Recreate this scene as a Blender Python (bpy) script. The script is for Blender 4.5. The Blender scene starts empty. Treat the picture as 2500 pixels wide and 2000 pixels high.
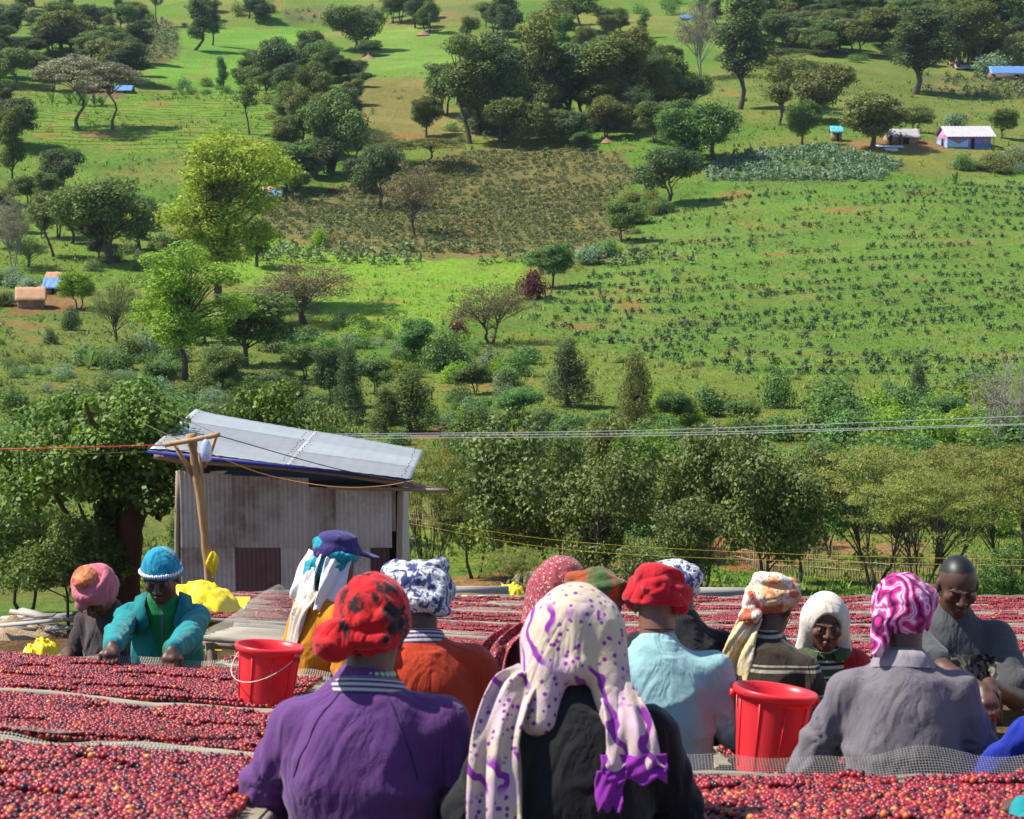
import bpy, math, random
import numpy as np
from mathutils import Vector, Matrix
R = math.radians
SC = bpy.context.scene
COL = SC.collection
# ---------------------------------------------------------------- camera, sky, sun, exposure
F = 4665.0                 # focal length in photograph pixels (2500 wide)
PITCH = R(8.7)
cam_d = bpy.data.cameras.new('camera'); CAM = bpy.data.objects.new('camera', cam_d); COL.objects.link(CAM)
cam_d.sensor_width = 36.0; cam_d.lens = 36.0 * F / 2500.0
cam_d.clip_start = 0.1; cam_d.clip_end = 4000.0
CAM.location = (0, 0, 0); CAM.rotation_euler = (R(90) - PITCH, 0, 0)
cam_d.dof.use_dof = True; cam_d.dof.focus_distance = 16.0; cam_d.dof.aperture_fstop = 11.0
SC.camera = CAM
SUN_EL, SUN_AZ = R(54), R(-85)         # azimuth clockwise from +Y (the view direction)
sd = Vector((math.sin(SUN_AZ) * math.cos(SUN_EL), math.cos(SUN_AZ) * math.cos(SUN_EL), math.sin(SUN_EL)))
sun_d = bpy.data.lights.new('sun', 'SUN'); SUN = bpy.data.objects.new('sun', sun_d); COL.objects.link(SUN)
sun_d.energy = 4.6; sun_d.angle = R(0.53); sun_d.color = (1.0, 0.94, 0.85)
SUN.rotation_euler = sd.to_track_quat('Z', 'Y').to_euler()
SUN.location = (-20, 0, 40)
wd = bpy.data.worlds.new('World'); SC.world = wd; wd.use_nodes = True
wn = wd.node_tree.nodes; wl = wd.node_tree.links
sky = wn.new('ShaderNodeTexSky'); sky.sky_type = 'NISHITA'; sky.sun_disc = False
sky.sun_elevation = SUN_EL; sky.sun_rotation = SUN_AZ; sky.altitude = 1800
sky.air_density = 1.0; sky.dust_density = 1.0; sky.ozone_density = 1.0
bg = wn['Background']; bg.inputs[1].default_value = 0.115
wl.new(sky.outputs[0], bg.inputs[0])
SC.view_settings.view_transform = 'Standard'; SC.view_settings.look = 'None'
SC.view_settings.exposure = 0.86; SC.view_settings.gamma = 1.0
SC.cycles.max_bounces = 8; SC.cycles.transparent_max_bounces = 24
SC.cycles.diffuse_bounces = 3; SC.cycles.glossy_bounces = 2; SC.cycles.transmission_bounces = 3
SC.cycles.caustics_reflective = False; SC.cycles.caustics_refractive = False
# ---------------------------------------------------------------- helpers
def srgb(h):
    h = h.lstrip('#'); c = [int(h[i:i + 2], 16) / 255 for i in (0, 2, 4)]
    return tuple((x / 12.92 if x <= .04045 else ((x + .055) / 1.055) ** 2.4) for x in c)
def alb(h, k=0.62):        # photograph colour of a sunlit surface -> base colour
    return tuple(min(.9, x * k) for x in srgb(h))
VK = 2500 / 2156.0         # overview units -> photograph pixels
CP, SP = math.cos(PITCH), math.sin(PITCH)
def ray(px, py):
    cx = (px - 1250) / F; cy = (1000 - py) / F
    return Vector((cx, CP + cy * SP, -SP + cy * CP))
def P(px, py, Y):
    d = ray(px, py); return d * (Y / d.y)
def vP(vx, vy, Y): return P(vx * VK, vy * VK, Y)
def to_px(x, y, z):
    zc = y * CP - z * SP; yc = y * SP + z * CP
    return 1250 + F * x / zc, 1000 - F * yc / zc
def hash2(i, j, s=0):
    n = (i.astype(np.int64) * 374761393 + j.astype(np.int64) * 668265263 + s * 974634777) & 0xffffffff
    n = ((n ^ (n >> 13)) * 1274126177) & 0xffffffff
    return ((n ^ (n >> 16)) & 0xffff) / 65535.0
def vn2(x, y, s=0):
    x = np.asarray(x, float); y = np.asarray(y, float)
    i = np.floor(x); j = np.floor(y); u = x - i; v = y - j
    u = u * u * (3 - 2 * u); v = v * v * (3 - 2 * v)
    a = hash2(i, j, s); b = hash2(i + 1, j, s); c = hash2(i, j + 1, s); d = hash2(i + 1, j + 1, s)
    return a + (b - a) * u + (c - a) * v + (a - b - c + d) * u * v
def fbm2(x, y, s=0, o=4):
    t = 0; a = .5; n = 0
    for k in range(o):
        t = t + a * vn2(x * 2 ** k, y * 2 ** k, s + k * 17); n += a; a *= .5
    return t / n
def vn3(p, s=0):
    i = np.floor(p).astype(np.int64); f = p - i; f = f * f * (3 - 2 * f)
    r = 0
    for dx in (0, 1):
        for dy in (0, 1):
            for dz in (0, 1):
                h = hash2(i[:, 0] + dx + 57 * (i[:, 2] + dz), i[:, 1] + dy, s)
                w = (f[:, 0] if dx else 1 - f[:, 0]) * (f[:, 1] if dy else 1 - f[:, 1]) * (f[:, 2] if dz else 1 - f[:, 2])
                r = r + h * w
    return r
def mk_mesh(name, V, Fc, mat=None, smooth=True, attrs=None):
    """V (n,3); Fc (m,4) or (m,3) array, or list of such arrays; attrs {name: (n,3)|(n,)}"""
    me = bpy.data.meshes.new(name)
    V = np.asarray(V, np.float32)
    Fs = Fc if isinstance(Fc, list) else [Fc]
    Fs = [np.asarray(f, np.int32) for f in Fs if len(f)]
    me.vertices.add(len(V)); me.vertices.foreach_set('co', V.ravel())
    nl = sum(f.size for f in Fs); npoly = sum(len(f) for f in Fs)
    me.loops.add(nl); me.polygons.add(npoly)
    lv = np.concatenate([f.ravel() for f in Fs]) if Fs else np.zeros(0, np.int32)
    tot = np.concatenate([np.full(len(f), f.shape[1], np.int32) for f in Fs]) if Fs else np.zeros(0, np.int32)
    st = np.concatenate([[0], np.cumsum(tot)[:-1]]).astype(np.int32) if npoly else tot
    me.loops.foreach_set('vertex_index', lv)
    me.polygons.foreach_set('loop_start', st); me.polygons.foreach_set('loop_total', tot)
    if smooth: me.polygons.foreach_set('use_smooth', np.ones(npoly, bool))
    if attrs:
        for k, a in attrs.items():
            a = np.asarray(a, np.float32)
            if a.ndim == 1:
                at = me.attributes.new(k, 'FLOAT', 'POINT'); at.data.foreach_set('value', a)
            else:
                at = me.attributes.new(k, 'FLOAT_COLOR', 'POINT')
                at.data.foreach_set('color', np.hstack([a, np.ones((len(a), 1), np.float32)]).ravel())
    me.update(calc_edges=True)
    me.validate()
    if mat: me.materials.append(mat)
    return me
def add(name, me, parent=None, label=None, cat=None, group=None, kind=None, loc=None):
    o = bpy.data.objects.new(name, me); COL.objects.link(o)
    if parent is not None: o.parent = parent
    tag(o, label, cat, group, kind)
    if loc is not None: o.location = loc
    return o
def tag(o, label=None, cat=None, group=None, kind=None):
    if label: o['label'] = label
    if cat: o['category'] = cat
    if group: o['group'] = group
    if kind: o['kind'] = kind
    return o
def thing(name, label, cat, loc=(0, 0, 0), rz=0.0, group=None):
    o = bpy.data.objects.new(name, None); COL.objects.link(o)
    o.empty_display_size = .1; o.location = loc; o.rotation_euler = (0, 0, rz)
    return tag(o, label, cat, group)
def copy_tree(o, parent=None):
    c = o.copy(); COL.objects.link(c); c.parent = parent
    for ch in o.children: copy_tree(ch, c)
    return c
class MB:
    """collects simple solids into one mesh"""
    def __init__(s): s.V = []; s.F = []; s.n = 0
    def addm(s, V, Fc):
        V = np.asarray(V, float); s.V.append(V)
        for f in (Fc if isinstance(Fc, list) and len(Fc) and isinstance(Fc[0], np.ndarray) and Fc[0].ndim == 2 else [np.asarray(Fc)]):
            s.F.append(f + s.n)
        s.n += len(V); return s
    def box(s, c, size, M=None):
        x, y, z = [a / 2 for a in size]
        V = np.array([(-x, -y, -z), (x, -y, -z), (x, y, -z), (-x, y, -z), (-x, -y, z), (x, -y, z), (x, y, z), (-x, y, z)])
        if M is not None: V = V @ np.array(M.to_3x3()).T
        return s.addm(V + np.array(c), np.array([(0, 3, 2, 1), (4, 5, 6, 7), (0, 1, 5, 4), (1, 2, 6, 5), (2, 3, 7, 6), (3, 0, 4, 7)]))
    def tube(s, pts, rad, n=7, cap=True):
        V, Fq = tube(pts, rad, n, cap); return s.addm(V, Fq)
    def quad(s, a, b, c, d): return s.addm(np.array([a, b, c, d], float), np.array([(0, 1, 2, 3)]))
    def mesh(s, name, mat=None, smooth=True, attrs=None):
        by = {}
        for f in s.F: by.setdefault(f.shape[1], []).append(f)
        return mk_mesh(name, np.vstack(s.V), [np.vstack(v) for v in by.values()], mat, smooth, attrs)
def frames(pts):
    pts = np.asarray(pts, float); t = np.gradient(pts, axis=0); t /= np.linalg.norm(t, axis=1)[:, None] + 1e-9
    ref = np.array([0, 0, 1.]) if abs(t[0, 2]) < .9 else np.array([1., 0, 0])
    U = []; u = ref
    for k in range(len(pts)):
        u = u - t[k] * (u @ t[k]); u /= np.linalg.norm(u) + 1e-9; U.append(u.copy())
    U = np.array(U); return t, U, np.cross(t, U)
def tube(pts, rad, n=7, cap=True):
    pts = np.asarray(pts, float); m = len(pts)
    rad = np.broadcast_to(np.asarray(rad, float), (m,))
    t, U, W = frames(pts)
    a = np.arange(n) / n * 2 * math.pi
    V = pts[:, None, :] + rad[:, None, None] * (np.cos(a)[None, :, None] * U[:, None, :] + np.sin(a)[None, :, None] * W[:, None, :])
    V = V.reshape(-1, 3)
    i = np.arange(m - 1)[:, None] * n; j = np.arange(n)[None, :]; j2 = (j + 1) % n
    Fq = np.stack([i + j, i + j2, i + n + j2, i + n + j], -1).reshape(-1, 4)
    out = [Fq]
    if cap:
        V = np.vstack([V, pts[0], pts[-1]]); c0 = m * n; c1 = c0 + 1
        jj = np.arange(n); k2 = (jj + 1) % n
        out.append(np.stack([np.full(n, c0), k2, jj], -1)); b = (m - 1) * n
        out.append(np.stack([np.full(n, c1), b + jj, b + k2], -1))
    return V, out
def lathe(prof, n=40):
    prof = np.asarray(prof, float); m = len(prof); a = np.arange(n) / n * 2 * math.pi
    V = np.stack([prof[:, 0:1] * np.cos(a), prof[:, 0:1] * np.sin(a), np.repeat(prof[:, 1:2], n, 1)], -1).reshape(-1, 3)
    i = np.arange(m - 1)[:, None] * n; j = np.arange(n)[None, :]; j2 = (j + 1) % n
    return V, np.stack([i + j, i + j2, i + n + j2, i + n + j], -1).reshape(-1, 4)
def grid_faces(nu, nv):
    i = np.arange(nu - 1)[:, None]; j = np.arange(nv - 1)[None, :]
    return np.stack([i * nv + j, (i + 1) * nv + j, (i + 1) * nv + j + 1, i * nv + j + 1], -1).reshape(-1, 4)
def spline(pts, n):
    pts = np.asarray(pts, float); m = len(pts)
    p = np.vstack([2 * pts[0] - pts[1], pts, 2 * pts[-1] - pts[-2]])
    t = np.linspace(0, m - 1 - 1e-6, n); k = t.astype(int); u = (t - k)[:, None]
    a, b, c, d = p[k], p[k + 1], p[k + 2], p[k + 3]
    return .5 * (2 * b + (c - a) * u + (2 * a - 5 * b + 4 * c - d) * u ** 2 + (3 * b - 3 * c + d - a) * u ** 3)
# ---- materials
MATS = {}
def newmat(name):
    m = bpy.data.materials.new(name); m.use_nodes = True
    nt = m.node_tree; b = nt.nodes['Principled BSDF']; return m, nt, b
def nd(nt, typ, **kw):
    n = nt.nodes.new(typ)
    for k, v in kw.items():
        if k.startswith('i_'): n.inputs[int(k[2:])].default_value = v
        else: setattr(n, k, v)
    return n
def mixc(nt, fac, a, b, blend='MIX'):
    n = nt.nodes.new('ShaderNodeMix'); n.data_type = 'RGBA'; n.blend_type = blend
    for sock, v in ((n.inputs[0], fac), (n.inputs[6], a), (n.inputs[7], b)):
        if isinstance(v, bpy.types.NodeSocket): nt.links.new(v, sock)
        elif isinstance(v, (int, float)): sock.default_value = v
        else: sock.default_value = (*v[:3], 1)
    return n.outputs[2]
def math_(nt, op, a, b=0.0, c=None):
    n = nt.nodes.new('ShaderNodeMath'); n.operation = op
    for k, v in enumerate((a, b, c)):
        if v is None: continue
        if isinstance(v, bpy.types.NodeSocket): nt.links.new(v, n.inputs[k])
        else: n.inputs[k].default_value = v
    return n.outputs[0]
def ramp(nt, fac, stops, interp='LINEAR'):
    n = nt.nodes.new('ShaderNodeValToRGB'); cr = n.color_ramp; cr.interpolation = interp
    while len(cr.elements) < len(stops): cr.elements.new(.5)
    for e, (p, c) in zip(cr.elements, stops):
        e.position = p; e.color = (c, c, c, 1) if isinstance(c, (int, float)) else (*c[:3], 1)
    nt.links.new(fac, n.inputs[0]); return n.outputs[0]
def noise(nt, scale, detail=3, rough=.55, coord='Object', dist=0.0, vec=None):
    n = nd(nt, 'ShaderNodeTexNoise'); n.inputs['Scale'].default_value = scale; n.inputs['Detail'].default_value = detail
    n.inputs['Roughness'].default_value = rough; n.inputs['Distortion'].default_value = dist
    if vec is None:
        tc = nd(nt, 'ShaderNodeTexCoord'); vec = tc.outputs[coord]
    nt.links.new(vec, n.inputs['Vector']); return n.outputs['Fac']
def bump(nt, b, h, strength=.3, dist=.01):
    n = nd(nt, 'ShaderNodeBump'); n.inputs['Strength'].default_value = strength; n.inputs['Distance'].default_value = dist
    nt.links.new(h, n.inputs['Height']); nt.links.new(n.outputs[0], b.inputs['Normal'])
def scaled_vec(nt, s, coord='Object', rot=(0, 0, 0)):
    tc = nd(nt, 'ShaderNodeTexCoord'); mp = nd(nt, 'ShaderNodeMapping')
    mp.inputs['Scale'].default_value = s; mp.inputs['Rotation'].default_value = rot
    nt.links.new(tc.outputs[coord], mp.inputs[0]); return mp.outputs[0]
def simple(name, col, rough=.8, var=.18, scale=8, bmp=.2, bdist=.01, spec=.3, metal=0.0, stretch=(1, 1, 1), dirt=None):
    """plain surface with tonal variation, grain and optional stains"""
    if name in MATS: return MATS[name]
    m, nt, b = newmat(name)
    v = scaled_vec(nt, stretch)
    n1 = noise(nt, scale, 5, .6, vec=v); n2 = noise(nt, scale * 6, 3, .6, vec=v)
    c = mixc(nt, n1, [x * (1 - var) for x in col], [min(.95, x * (1 + var)) for x in col])
    if dirt:
        n3 = noise(nt, scale * .35, 6, .7, vec=v)
        c = mixc(nt, ramp(nt, n3, [(.5, 0.0), (.72, 1.0)]), c, dirt)
    nt.links.new(c, b.inputs['Base Color']); b.inputs['Roughness'].default_value = rough
    b.inputs['Specular IOR Level'].default_value = spec; b.inputs['Metallic'].default_value = metal
    bump(nt, b, n2, bmp, bdist); MATS[name] = m; return m
# ---------------------------------------------------------------- terrain
TA, TS, TH = 0.72, 0.2235, 1.08
def lat(x, y):                      # the yard is a little higher towards its left side
    return .07 * np.clip(-x, 0, 3.0) * np.clip((24 - y) / 10, 0, 1)
def zt(x, y): return -(TA + TS * np.asarray(y, float)) + lat(np.asarray(x, float), np.asarray(y, float))   # level of the drying tables
_kn = np.array([(-40, 7.5), (0, -TA - TH), (10, -TA - TS * 10 - TH), (26, -TA - TS * 26 - TH), (34, -9.1), (45, -11.45), (52, -12.25), (60, -12.95), (70, -13.8), (80, -14.35),
                (90, -14.8), (100, -15.15), (110, -15.2), (125, -15.4), (140, -15.2), (170, -13.9), (200, -11.4), (230, -7.8), (260, -3.3),
                (310, 2.6), (360, 10.5), (420, 19.5), (480, 29.5), (600, 49), (900, 105)])
_ys = np.arange(-40, 900, .5); _zs = np.interp(_ys, _kn[:, 0], _kn[:, 1])
_k = np.exp(-np.linspace(-2, 2, 25) ** 2); _k /= _k.sum()
_zs2 = np.convolve(np.pad(_zs, 12, 'edge'), _k, 'valid')
_w = np.clip((_ys - 22) / 10, 0, 1); _zs = _zs * (1 - _w) + _zs2 * _w
def tz(x, y):
    x = np.asarray(x, float); y = np.asarray(y, float)
    a = np.clip((y - 60) / 90, 0, 1)
    u = (vn2(x / 46 + 3.1, y / 46 + 1.7, 5) - .5) * .013 * y * a + (vn2(x / 15, y / 15, 9) - .5) * .004 * y * a
    u = u + (vn2(x / 3, y / 3, 3) - .5) * .12 * np.clip((y - 28) / 10, 0, 1)
    u = u + .035 * np.maximum(0, np.abs(x) - .18 * y) * np.clip((y - 90) / 60, 0, 1) * np.clip((200 - y) / 60, 0, 1)
    return np.interp(y, _ys, _zs) + lat(x, y) + u
_yy = np.concatenate([np.arange(3, 60, .25), np.arange(60, 700, .5)])
def hit(px, py):
    d = ray(px, py); k = _yy / d.y
    below = d.z * k < tz(d.x * k, _yy)
    i = int(np.argmax(below)) if below.any() else len(_yy) - 1
    y0, y1 = (_yy[i - 1] if i else _yy[0]), _yy[i]
    for _ in range(12):
        ym = (y0 + y1) / 2; kk = ym / d.y
        if d.z * kk < tz(d.x * kk, ym): y1 = ym
        else: y0 = ym
    kk = y1 / d.y; return Vector((d.x * kk, y1, float(tz(d.x * kk, y1))))
def vhit(vx, vy): return hit(vx * VK, vy * VK)
# fields: outline (overview units), base colour, edge softness
G_DEF = alb('#78a846')
FIELDS = [
 ('#86ad4d', [(0, 330), (120, 330), (300, 420), (420, 560), (300, 600), (0, 620)], .0),
 ('#8bb84a', [(60, 200), (330, 190), (610, 195), (620, 300), (560, 330), (330, 320), (120, 310), (40, 270)], .5),
 ('#84c04e', [(290, 80), (420, 60), (640, 60), (660, 190), (470, 200), (290, 165)], .0),
 ('#8fbe58', [(770, 60), (960, 60), (1000, 110), (940, 160), (760, 170)], .0),
 ('#a0a060', [(740, 165), (900, 165), (945, 215), (950, 290), (880, 300), (750, 290), (700, 230)], .8),
 ('#7f8a5c', [(280, 30), (370, 50), (380, 125), (290, 140)], .5),
 ('#7c8f60', [(590, 15), (800, 15), (790, 40), (610, 55)], .5),
 ('#8a9a60', [(940, 5), (1080, 5), (1050, 40), (900, 50)], .5),
 ('#8f905c', [(548, 420), (700, 395), (830, 372), (920, 330), (1080, 305), (1300, 318), (1345, 370), (1290, 420), (1330, 500), (1150, 540), (950, 545), (700, 528), (550, 490)], .5),
 ('#98cb4c', [(470, 585), (555, 500), (700, 528), (950, 545), (1120, 545), (1095, 600), (1065, 650), (960, 665), (850, 705), (700, 690), (640, 700), (700, 640), (560, 610)], .2),
 ('#82b050', [(1400, 432), (1560, 392), (2200, 372), (2200, 800), (1900, 805), (1500, 785), (1110, 690), (1130, 640), (1290, 545), (1330, 470)], .45),
 ('#739a5e', [(1470, 362), (1560, 318), (1750, 308), (1905, 342), (1850, 385), (1500, 385)], .4),
 ('#8fac50', [(1080, 690), (1500, 785), (1900, 805), (2200, 805), (2200, 870), (1900, 880), (1300, 880), (900, 850), (880, 770)], .5),
 ('#8aa653', [(0, 640), (200, 640), (420, 700), (720, 760), (900, 850), (700, 900), (300, 870), (0, 860)], .6),
 ('#94b048', [(830, 1085), (1050, 1110), (1130, 1150), (1130, 1200), (820, 1200)], .2),
 ('#c09a6a', [(1120, 1200), (1300, 1170), (1420, 1230), (1300, 1300), (900, 1300), (880, 1225)], .7),
 ('#c08a58', [(1480, 1130), (1720, 1105), (1760, 1150), (1680, 1200), (1500, 1190)], .6),
 ('#c29a70', [(1720, 1140), (1960, 1130), (1960, 1170), (1760, 1180)], .6),
 ('#9aa650', [(1760, 1175), (2200, 1165), (2200, 1230), (1760, 1225)], .4),
 ('#b07a52', [(930, 940), (960, 890), (1000, 920), (1000, 980), (940, 990)], .9),
 ('#b4764e', [(840, 900), (960, 890), (960, 925), (850, 925)], .9),
 ('#b09468', [(1775, 296), (1890, 290), (2000, 296), (2010, 318), (1780, 318)], .5),
 ('#b08c64', [(20, 635), (120, 615), (190, 640), (120, 665), (10, 668)], .5),
 ('#9a8a66', [(160, 185), (270, 190), (260, 205), (150, 210)], .5),
 ('#a88e68', [(160, 275), (240, 275), (250, 290), (165, 290)], .6),
 ('#84a050', [(1600, 100), (1960, 100), (2200, 150), (2200, 260), (1560, 260), (1440, 180)], .4),
 ('#7d9055', [(1930, 150), (2200, 170), (2200, 215), (1940, 200)], .7),
]
def inpoly(x, y, poly):
    c = np.zeros(x.shape, bool); n = len(poly)
    for k in range(n):
        x0, y0 = poly[k]; x1, y1 = poly[(k + 1) % n]
        if y0 == y1: continue
        c ^= ((y0 > y) != (y1 > y)) & (x < (x1 - x0) * (y - y0) / (y1 - y0) + x0)
    return c
DRY = np.array(alb('#a89a62')); SOIL = np.array(alb('#b07c54'))
def ground_col(x, y):
    z = tz(x, y); px, py = to_px(x, y, z); px = px / VK; py = py / VK
    w = 900.0 / np.maximum(y, 20)
    wx = (fbm2(x / 4, y / 4, 21) - .5) * 2; wy = (fbm2(x / 4 + 40, y / 4, 22) - .5) * 2
    ex = px + wx * (14 + 2 * w); ey = py + wy * (6 + w)
    n1 = fbm2(x / 22, y / 22, 31, 5); n2 = fbm2(x / 5, y / 5, 33, 4)
    c = np.tile(np.array(G_DEF), (len(x), 1))
    near = np.clip((37 - y) / 7, 0, 1)[:, None]
    t = np.clip((n1 - .42) * 3.2, 0, .75)[:, None]
    c = c * (1 - t) + (DRY * .6 + np.array(alb('#8aa650')) * .4) * t
    for h, poly, dry in FIELDS:
        m = inpoly(ex, ey, poly)
        if not m.any(): continue
        k = np.array(alb(h)); kk = np.tile(k, (int(m.sum()), 1))
        if dry:
            d = np.clip((n2[m] - .52) * 5 * dry + (n1[m] - .5) * 1.2 * dry, 0, 1)[:, None]
            kk = kk * (1 - d * .6) + DRY * d * .6
        c[m] = kk
    f = ((y / 2.3 + 1.6 * fbm2(x / 9, y / 9, 44, 3) + x / 60) % 1.0 < .22) & inpoly(ex, ey, FIELDS[1][1])
    c[f] *= .42
    # terraces / plough lines on two fields, bare scrapes
    s = np.clip((n2 - .70) * 9, 0, 1)[:, None] * np.clip((y - 40) / 30, 0, 1)[:, None] * .55
    c = c * (1 - s) + SOIL * s
    n3 = fbm2(x / 2.2, y / 2.2, 37, 3); p_ = np.clip((n3 - .56) * 6, 0, 1)[:, None] * np.clip((y - 45) / 20, 0, 1)[:, None] * .35
    c = c * (1 - p_) + DRY * .9 * p_
    c = c * (.80 + .40 * n2)[:, None] * (.86 + .28 * n1)[:, None]
    c = c * (1 - near) + np.array(alb('#8a7256')) * (.75 + .5 * n2)[:, None] * near
    return np.clip(c * np.array([1.08, 1.0, .84]), .003, .8)
def build_terrain():
    rows = np.concatenate([np.arange(-12, 28, .8), np.arange(28, 90, .45), np.arange(90, 330, .65), np.arange(330, 520, 1.3), np.arange(520, 880, 12)])
    t = np.linspace(-1, 1, 300)
    X = (t[None, :] * (14 + .42 * np.maximum(rows, 0))[:, None]); Y = np.repeat(rows[:, None], 300, 1)
    x, y = X.ravel(), Y.ravel(); z = tz(x, y)
    me = mk_mesh('terrain', np.stack([x, y, z], 1), grid_faces(len(rows), 300)[:, ::-1], None, True, {'col': ground_col(x, y)})
    m, nt, b = newmat('ground_cover')
    at = nd(nt, 'ShaderNodeAttribute', attribute_name='col')
    n1 = noise(nt, 2.2, 6, .7); n2 = noise(nt, .5, 4, .6); n3 = noise(nt, 9, 4, .7)
    c = mixc(nt, 1.0, at.outputs['Color'], ramp(nt, n1, [(.25, .55), (.5, 1.0), (.78, 1.45)]), 'MULTIPLY')
    c = mixc(nt, .7, c, ramp(nt, n3, [(.3, .6), (.5, 1.0), (.72, 1.35)]), 'MULTIPLY')
    c = mixc(nt, ramp(nt, n2, [(.45, 0.0), (.8, .35)]), c, mixc(nt, 1.0, c, (1.25, 1.02, .75), 'MULTIPLY'))
    nt.links.new(c, b.inputs['Base Color']); b.inputs['Roughness'].default_value = 1; b.inputs['Specular IOR Level'].default_value = .1
    bump(nt, b, math_(nt, 'ADD', n1, math_(nt, 'MULTIPLY', n3, .5)), 1.0, .45); me.materials.append(m)
    return add('hillside_ground', me, kind='structure', label='grassy valley floor and hillside with patchwork of small fields')
build_terrain()
# ---------------------------------------------------------------- vegetation
def leaf_mat(name, ca, cb, trans=.28, rough=.62, spec=.25):
    m, nt, b = newmat(name)
    at = nd(nt, 'ShaderNodeAttribute', attribute_name='v'); oi = nd(nt, 'ShaderNodeObjectInfo')
    c = mixc(nt, at.outputs['Fac'], ca, cb)
    hs = nd(nt, 'ShaderNodeHueSaturation')
    nt.links.new(math_(nt, 'MULTIPLY_ADD', oi.outputs['Random'], .03, .485), hs.inputs['Hue'])
    nt.links.new(math_(nt, 'MULTIPLY_ADD', oi.outputs['Random'], .35, .82), hs.inputs['Value'])
    nt.links.new(c, hs.inputs['Color']); c = hs.outputs[0]
    nt.links.new(c, b.inputs['Base Color']); b.inputs['Roughness'].default_value = rough; b.inputs['Specular IOR Level'].default_value = spec
    tr = nd(nt, 'ShaderNodeBsdfTranslucent'); mx = nd(nt, 'ShaderNodeMixShader'); mx.inputs[0].default_value = trans
    nt.links.new(mixc(nt, 1.0, c, (1.25, 1.3, .55), 'MULTIPLY'), tr.inputs[0])
    nt.links.new(b.outputs[0], mx.inputs[1]); nt.links.new(tr.outputs[0], mx.inputs[2])
    nt.links.new(mx.outputs[0], nt.nodes['Material Output'].inputs[0]); return m
LM = {
 'dark':   leaf_mat('foliage_dark', (.050, .082, .036), (.140, .195, .068)),
 'mid':    leaf_mat('foliage_mid',    (0.079, 0.125, 0.037), (0.183, 0.258, 0.059)),
 'olive':  leaf_mat('foliage_olive',  (0.104, 0.125, 0.037), (0.225, 0.242, 0.063)),
 'yellow': leaf_mat('foliage_yellow', (0.183, 0.227, 0.030), (0.399, 0.444, 0.053), .35),
 'lime':   leaf_mat('foliage_lime',   (0.142, 0.218, 0.027), (0.316, 0.452, 0.047), .35),
 'green':  leaf_mat('foliage_green',  (0.067, 0.137, 0.040), (0.166, 0.296, 0.073)),
 'grey':   leaf_mat('foliage_grey',   (0.159, 0.149, 0.093), (0.275, 0.258, 0.166), .15),
 'brown':  leaf_mat('foliage_brown',  (0.142, 0.118, 0.053), (0.266, 0.218, 0.100), .15),
 'blue':   leaf_mat('foliage_blue', (.115, .180, .100), (.270, .370, .220), .25),
 'red':    leaf_mat('foliage_red',    (0.067, 0.012, 0.018), (0.200, 0.035, 0.045)),
 'big':    leaf_mat('foliage_bigleaf', (.055, .085, .026), (.235, .300, .085), .22, .55, .2),
 'bigb':   leaf_mat('foliage_bright_bigleaf', (.050, .090, .018), (.180, .260, .042), .25, .55, .22),
 'feath':  leaf_mat('foliage_feathery', (0.142, 0.164, 0.035), (0.291, 0.305, 0.066), .25, .6),
 'coffee': leaf_mat('foliage_coffee', (0.029, 0.056, 0.030), (0.083, 0.128, 0.059), .15, .5, .3),
 'tea':    leaf_mat('foliage_tea', (.085, .115, .045), (.200, .245, .100), .2),
}
BARK = simple('bark', (.10, .082, .062), .95, .4, 6, .8, .03, .1, stretch=(1, 1, .25))
BARKR = simple('bark_red', (.17, .085, .055), .95, .45, 3, .9, .04, .1, stretch=(1, 1, .3), dirt=(.07, .05, .035))
BARKP = simple('bark_pale', (.27, .25, .21), .95, .25, 6, .6, .02, .1, stretch=(1, 1, .25))
def unit(a): return a / (np.linalg.norm(a, axis=-1, keepdims=True) + 1e-9)
def leaf_quads(C, N, L, wr, rng, droop=0.0):
    n = len(C); d = rng.normal(size=(n, 3)); d -= N * (d * N).sum(1)[:, None]; d = unit(d)
    if droop: d = unit(d + np.array([0, 0, -droop]))
    s = unit(np.cross(d, N)); L = np.broadcast_to(np.asarray(L, float), (n,))[:, None]
    V = np.stack([C, C + d * L * .45 + s * L * wr, C + d * L, C + d * L * .45 - s * L * wr], 1).reshape(-1, 3)
    return V, np.arange(4 * n).reshape(-1, 4)
def clump_leaves(cc, cr, n, L, wr, rng, up=.5, droop=0., shell=.55):
    """cc (k,3) clump centres, cr (k,3) radii -> leaves spread over every clump"""
    k = len(cc); w = (cr[:, 0] * cr[:, 2]) ** .8; ids = rng.choice(k, n, p=w / w.sum())
    u = unit(rng.normal(size=(n, 3))); r = shell + (1 - shell) * rng.random(n) ** .6
    r *= np.where(rng.random(n) < .12, 1.25, 1)
    C = cc[ids] + u * r[:, None] * cr[ids]
    N = unit(u * .55 + np.array([0, 0, up]) + rng.normal(size=(n, 3)) * .45)
    V, Fq = leaf_quads(C, N, L * rng.uniform(.6, 1.35, n), wr, rng, droop)
    cv = rng.normal(0, .13, k)
    v = np.clip(.45 + cv[ids] + rng.normal(0, .28, n), 0, 1)
    return V, Fq, np.repeat(v, 4)
def pick(rng, n, fn, dmin, tries=4000):
    out = []
    for _ in range(tries):
        p = fn()
        if all((p - q) @ (p - q) > dmin * dmin for q in out): out.append(p)
        if len(out) >= n: break
    return np.array(out)
def wobble(p0, p1, n, amp, rng):
    t = np.linspace(0, 1, n)[:, None]; p = np.asarray(p0) * (1 - t) + np.asarray(p1) * t
    w = rng.normal(size=(n, 3)) * amp * np.linalg.norm(np.asarray(p1) - p0); w[0] = 0; w[-1] = 0
    return spline(p + w, n * 2)
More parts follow.
